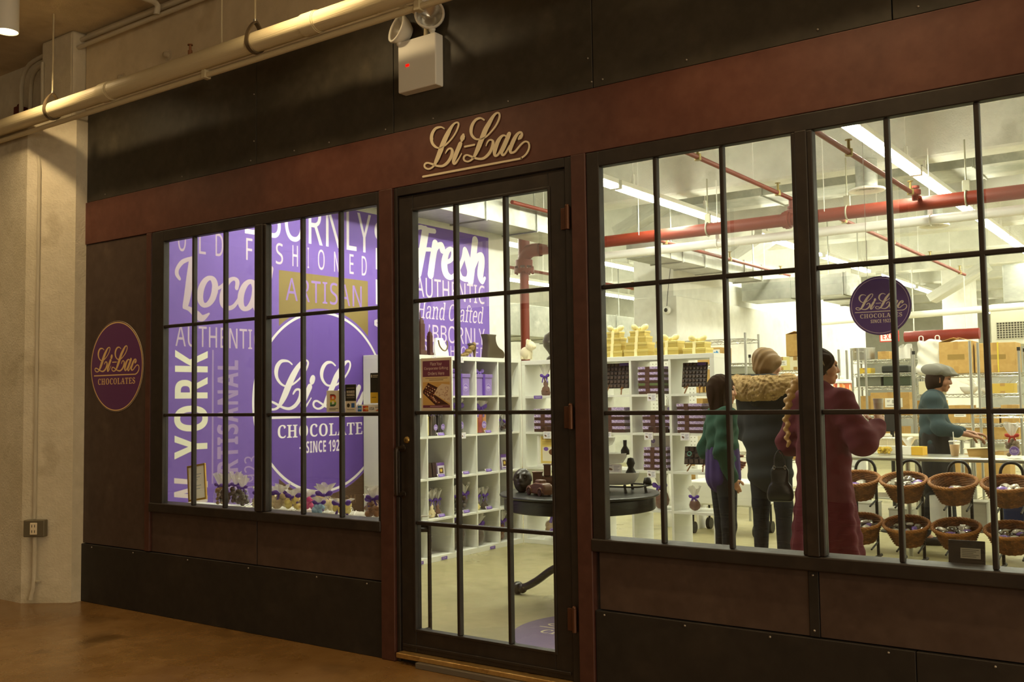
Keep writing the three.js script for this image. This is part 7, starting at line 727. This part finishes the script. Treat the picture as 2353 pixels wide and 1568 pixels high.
{ // rack seen above the open shelf, against the long white wall
  rack('chrome rack behind open display shelf with blue printed box', -5.22, -4.36, -7.0, -6.6, 2.12, [2.06, 1.78, 1.45, 1.1, 0.75, 0.4]);
  { const t = carton('carton with blue printed side behind open shelf', -4.82, 1.785, -6.78, 0.3, 0.19, 0.3); part(t, 'blue_print', at(new THREE.PlaneGeometry(0.11, 0.13), 0.08, 0.1, 0.153), new THREE.MeshStandardMaterial({ roughness: 0.6, map: canvasTex(64, 64, (x) => { x.fillStyle = '#e8e6dc'; x.fillRect(0, 0, 64, 64); x.fillStyle = '#3f86c0'; x.beginPath(); x.ellipse(22, 34, 14, 22, 0.4, 0, 7); x.fill(); x.beginPath(); x.ellipse(46, 26, 10, 20, -0.3, 0, 7); x.fill(); }) })); }
  for (let i = 0; i < 3; i++) { const t = thing('sheet_tray', ['lowest', 'middle', 'topmost'][i] + ' grey baking tray stacked behind green jumper', 'tray', [-4.52, 1.455 + i * 0.1, -6.78], 0, 'grey baking trays'); part(t, 'tray', rbx(-0.16, 0.16, 0, 0.09, -0.18, 0.18, 0.008), mat(0x8d8c7a, 0.45, { metalness: 0.4 })); part(t, 'lip', rbx(-0.168, 0.168, 0.078, 0.09, -0.188, 0.188, 0.003), mat(0x9a9988, 0.4, { metalness: 0.4 })); }
  const w = ['first', 'second', 'third']; [[1.455, 0.27], [1.105, 0.28], [0.755, 0.24], [0.405, 0.26]].forEach(([y, h], r) => [-5.06, -4.76].forEach((x, i) => carton(w[i] + ' carton on ' + ['second', 'third', 'fourth', 'lowest'][r] + ' shelf behind open display shelf', x, y, -6.8, 0.27, h * (0.8 + 0.2 * ((i + r) % 2)), 0.3, { label: (i + r) % 2, m: (i + r) % 3 === 2 ? mat(0xd9d3bb, 0.7) : M.kraft })));
  // pierced white boards behind the cells
  for (const [x, l] of [[-5.15, 'white pierced board behind left cell of open shelf'], [-4.75, 'white pierced board behind middle cell of open shelf']]) { const t = thing('pegboard', l, 'board', [x, 0.7, -5.7]); part(t, 'board', rbx(-0.19, 0.19, 0, 1.1, -0.006, 0, 0.002), M.white); const g = []; for (let i = 0; i < 9; i++) for (let j = 0; j < 27; j++) g.push(bx(-0.16 + i * 0.04 - 0.005, -0.16 + i * 0.04 + 0.005, 0.03 + j * 0.04 - 0.005, 0.03 + j * 0.04 + 0.005, 0, 0.002)); const s = part(t, 'holes', g, mat(0x8b8870, 0.9)); s.userData.kind = 'stuff'; for (const m of [-1, 1]) part(t, 'stand_leg', rbx(m * 0.17 - 0.015, m * 0.17 + 0.015, -0.7, 0, -0.2, 0, 0.003), M.white); }
  // white trolley and bins near the floor behind the open shelf
  { const t = thing('wheeled_bin', 'low white bin on wheels behind open display shelf', 'bin', [-4.15, 0.2, -5.6]); part(t, 'bin', [rbx(-0.4, 0.4, 0.1, 0.34, -0.25, 0.25, 0.02, 2)], M.white); for (const x of [-0.34, 0.34]) for (const z of [-0.2, 0.2]) part(t, 'wheel', [rod(V(x - 0.02, -0.14, z), V(x + 0.02, -0.14, z), 0.06, 18), rod(V(x, -0.12, z), V(x, 0.1, z), 0.012, 8)], M.black); } }
{ // rack in the middle with yellow boxes
  rack('chrome rack with yellow boxes above the parka hood', -4.92, -4.24, -8.5, -8.1, 1.9, [1.72, 1.4, 1.0, 0.6, 0.2], true); const w = ['left', 'middle', 'right']; [[-4.74, 0.2, 0xd8c96a], [-4.52, 0.22, 0xe4d88c], [-4.34, 0.14, 0xeae4c4]].forEach(([x, a, c], i) => carton(w[i] + ' yellow box on rack above parka hood', x, 1.725, -8.3, a, 0.17, 0.3, { m: mat(c, 0.65), label: i === 1 })); carton('brown carton with folded top on rack corner behind window post', -4.32, 1.9, -8.28, 0.26, 0.28, 0.28, { flaps: 1 }); [[1.405, 0.24], [1.005, 0.3], [0.605, 0.28]].forEach(([y, h], r) => [-4.74, -4.42].forEach((x, i) => carton(['left', 'right'][i] + ' carton on ' + ['second', 'third', 'fourth'][r] + ' shelf of yellow box rack', x, y, -8.3, 0.3, h, 0.3, { label: i }))); }
{ // odds and ends
  const t = thing('exit_sign', 'small red exit sign far back below round sign', 'sign', [-4.87, 2.36, -14.6]); part(t, 'case', rbx(-0.17, 0.17, 0, 0.2, -0.04, 0, 0.008), mat(0xb02a1c, 0.5)); part(t, 'lettering', at(new THREE.PlaneGeometry(0.3, 0.16), 0, 0.1, 0.002), new THREE.MeshStandardMaterial({ roughness: 0.5, map: canvasTex(192, 96, (x) => { x.fillStyle = '#e9d9cf'; x.fillRect(0, 0, 192, 96); fit(x, 'EXIT', 16, 18, 176, 78, 'bold #px sans-serif', '#c22c1c', 0.04); }) })); part(t, 'stem', rod(V(0, 0.2, -0.02), V(0, 1.25, -0.02), 0.01, 8), M.white);
  const c = thing('dome_camera', 'small white dome camera on front of long white wall', 'camera', [-5.52, 2.48, -6.98]); part(c, 'mount', at(lathe([[0, 0.05], [0.035, 0.05], [0.05, 0.02], [0.055, 0], [0, 0]], 22), 0, 0, 0, 0, Math.PI / 2), M.white); part(c, 'lens', ball(0.026, 0.005, 0, 0.045, 14, 10), mat(0x2a2824, 0.2)); part(c, 'cable', tube([V(0, 0.05, 0.01), V(0.03, 0.3, 0.012), V(0.07, 0.55, 0.02), V(0.1, 0.9, 0.03)], 0.004, 24, 6), M.black);
  const m = thing('payment_screen', 'black screen on stand behind the counter', 'screen', [-2.76, 0, -6.5], 0.2); part(m, 'screen', at(rbx(-0.07, 0.07, 0, 0.2, -0.012, 0.012, 0.006), 0, 1.02, 0, 0, -0.12), M.black); part(m, 'stand', [rod(V(0, 0.0, 0), V(0, 1.04, -0.01), 0.02, 12), lathe([[0, 0.02], [0.14, 0.016], [0.15, 0], [0, 0]], 24)], M.black);
  const k = thing('back_worktable', 'steel worktable with cream edge behind the counter', 'table', [-3.1, 0, -7.0]); part(k, 'top', rbx(-0.55, 1.0, 0.93, 0.97, -0.3, 0.3, 0.006), mat(0xd8d0ae, 0.5)); for (const x of [-0.5, 0.95]) for (const z of [-0.25, 0.25]) part(k, 'leg', rod(V(x, 0, z), V(x, 0.93, z), 0.02, 10), M.steel); part(k, 'shelf', rbx(-0.5, 0.95, 0.3, 0.32, -0.27, 0.27, 0.004), M.steel);
  // wall at the rear behind the racks
}
renderer.render(scene, camera);
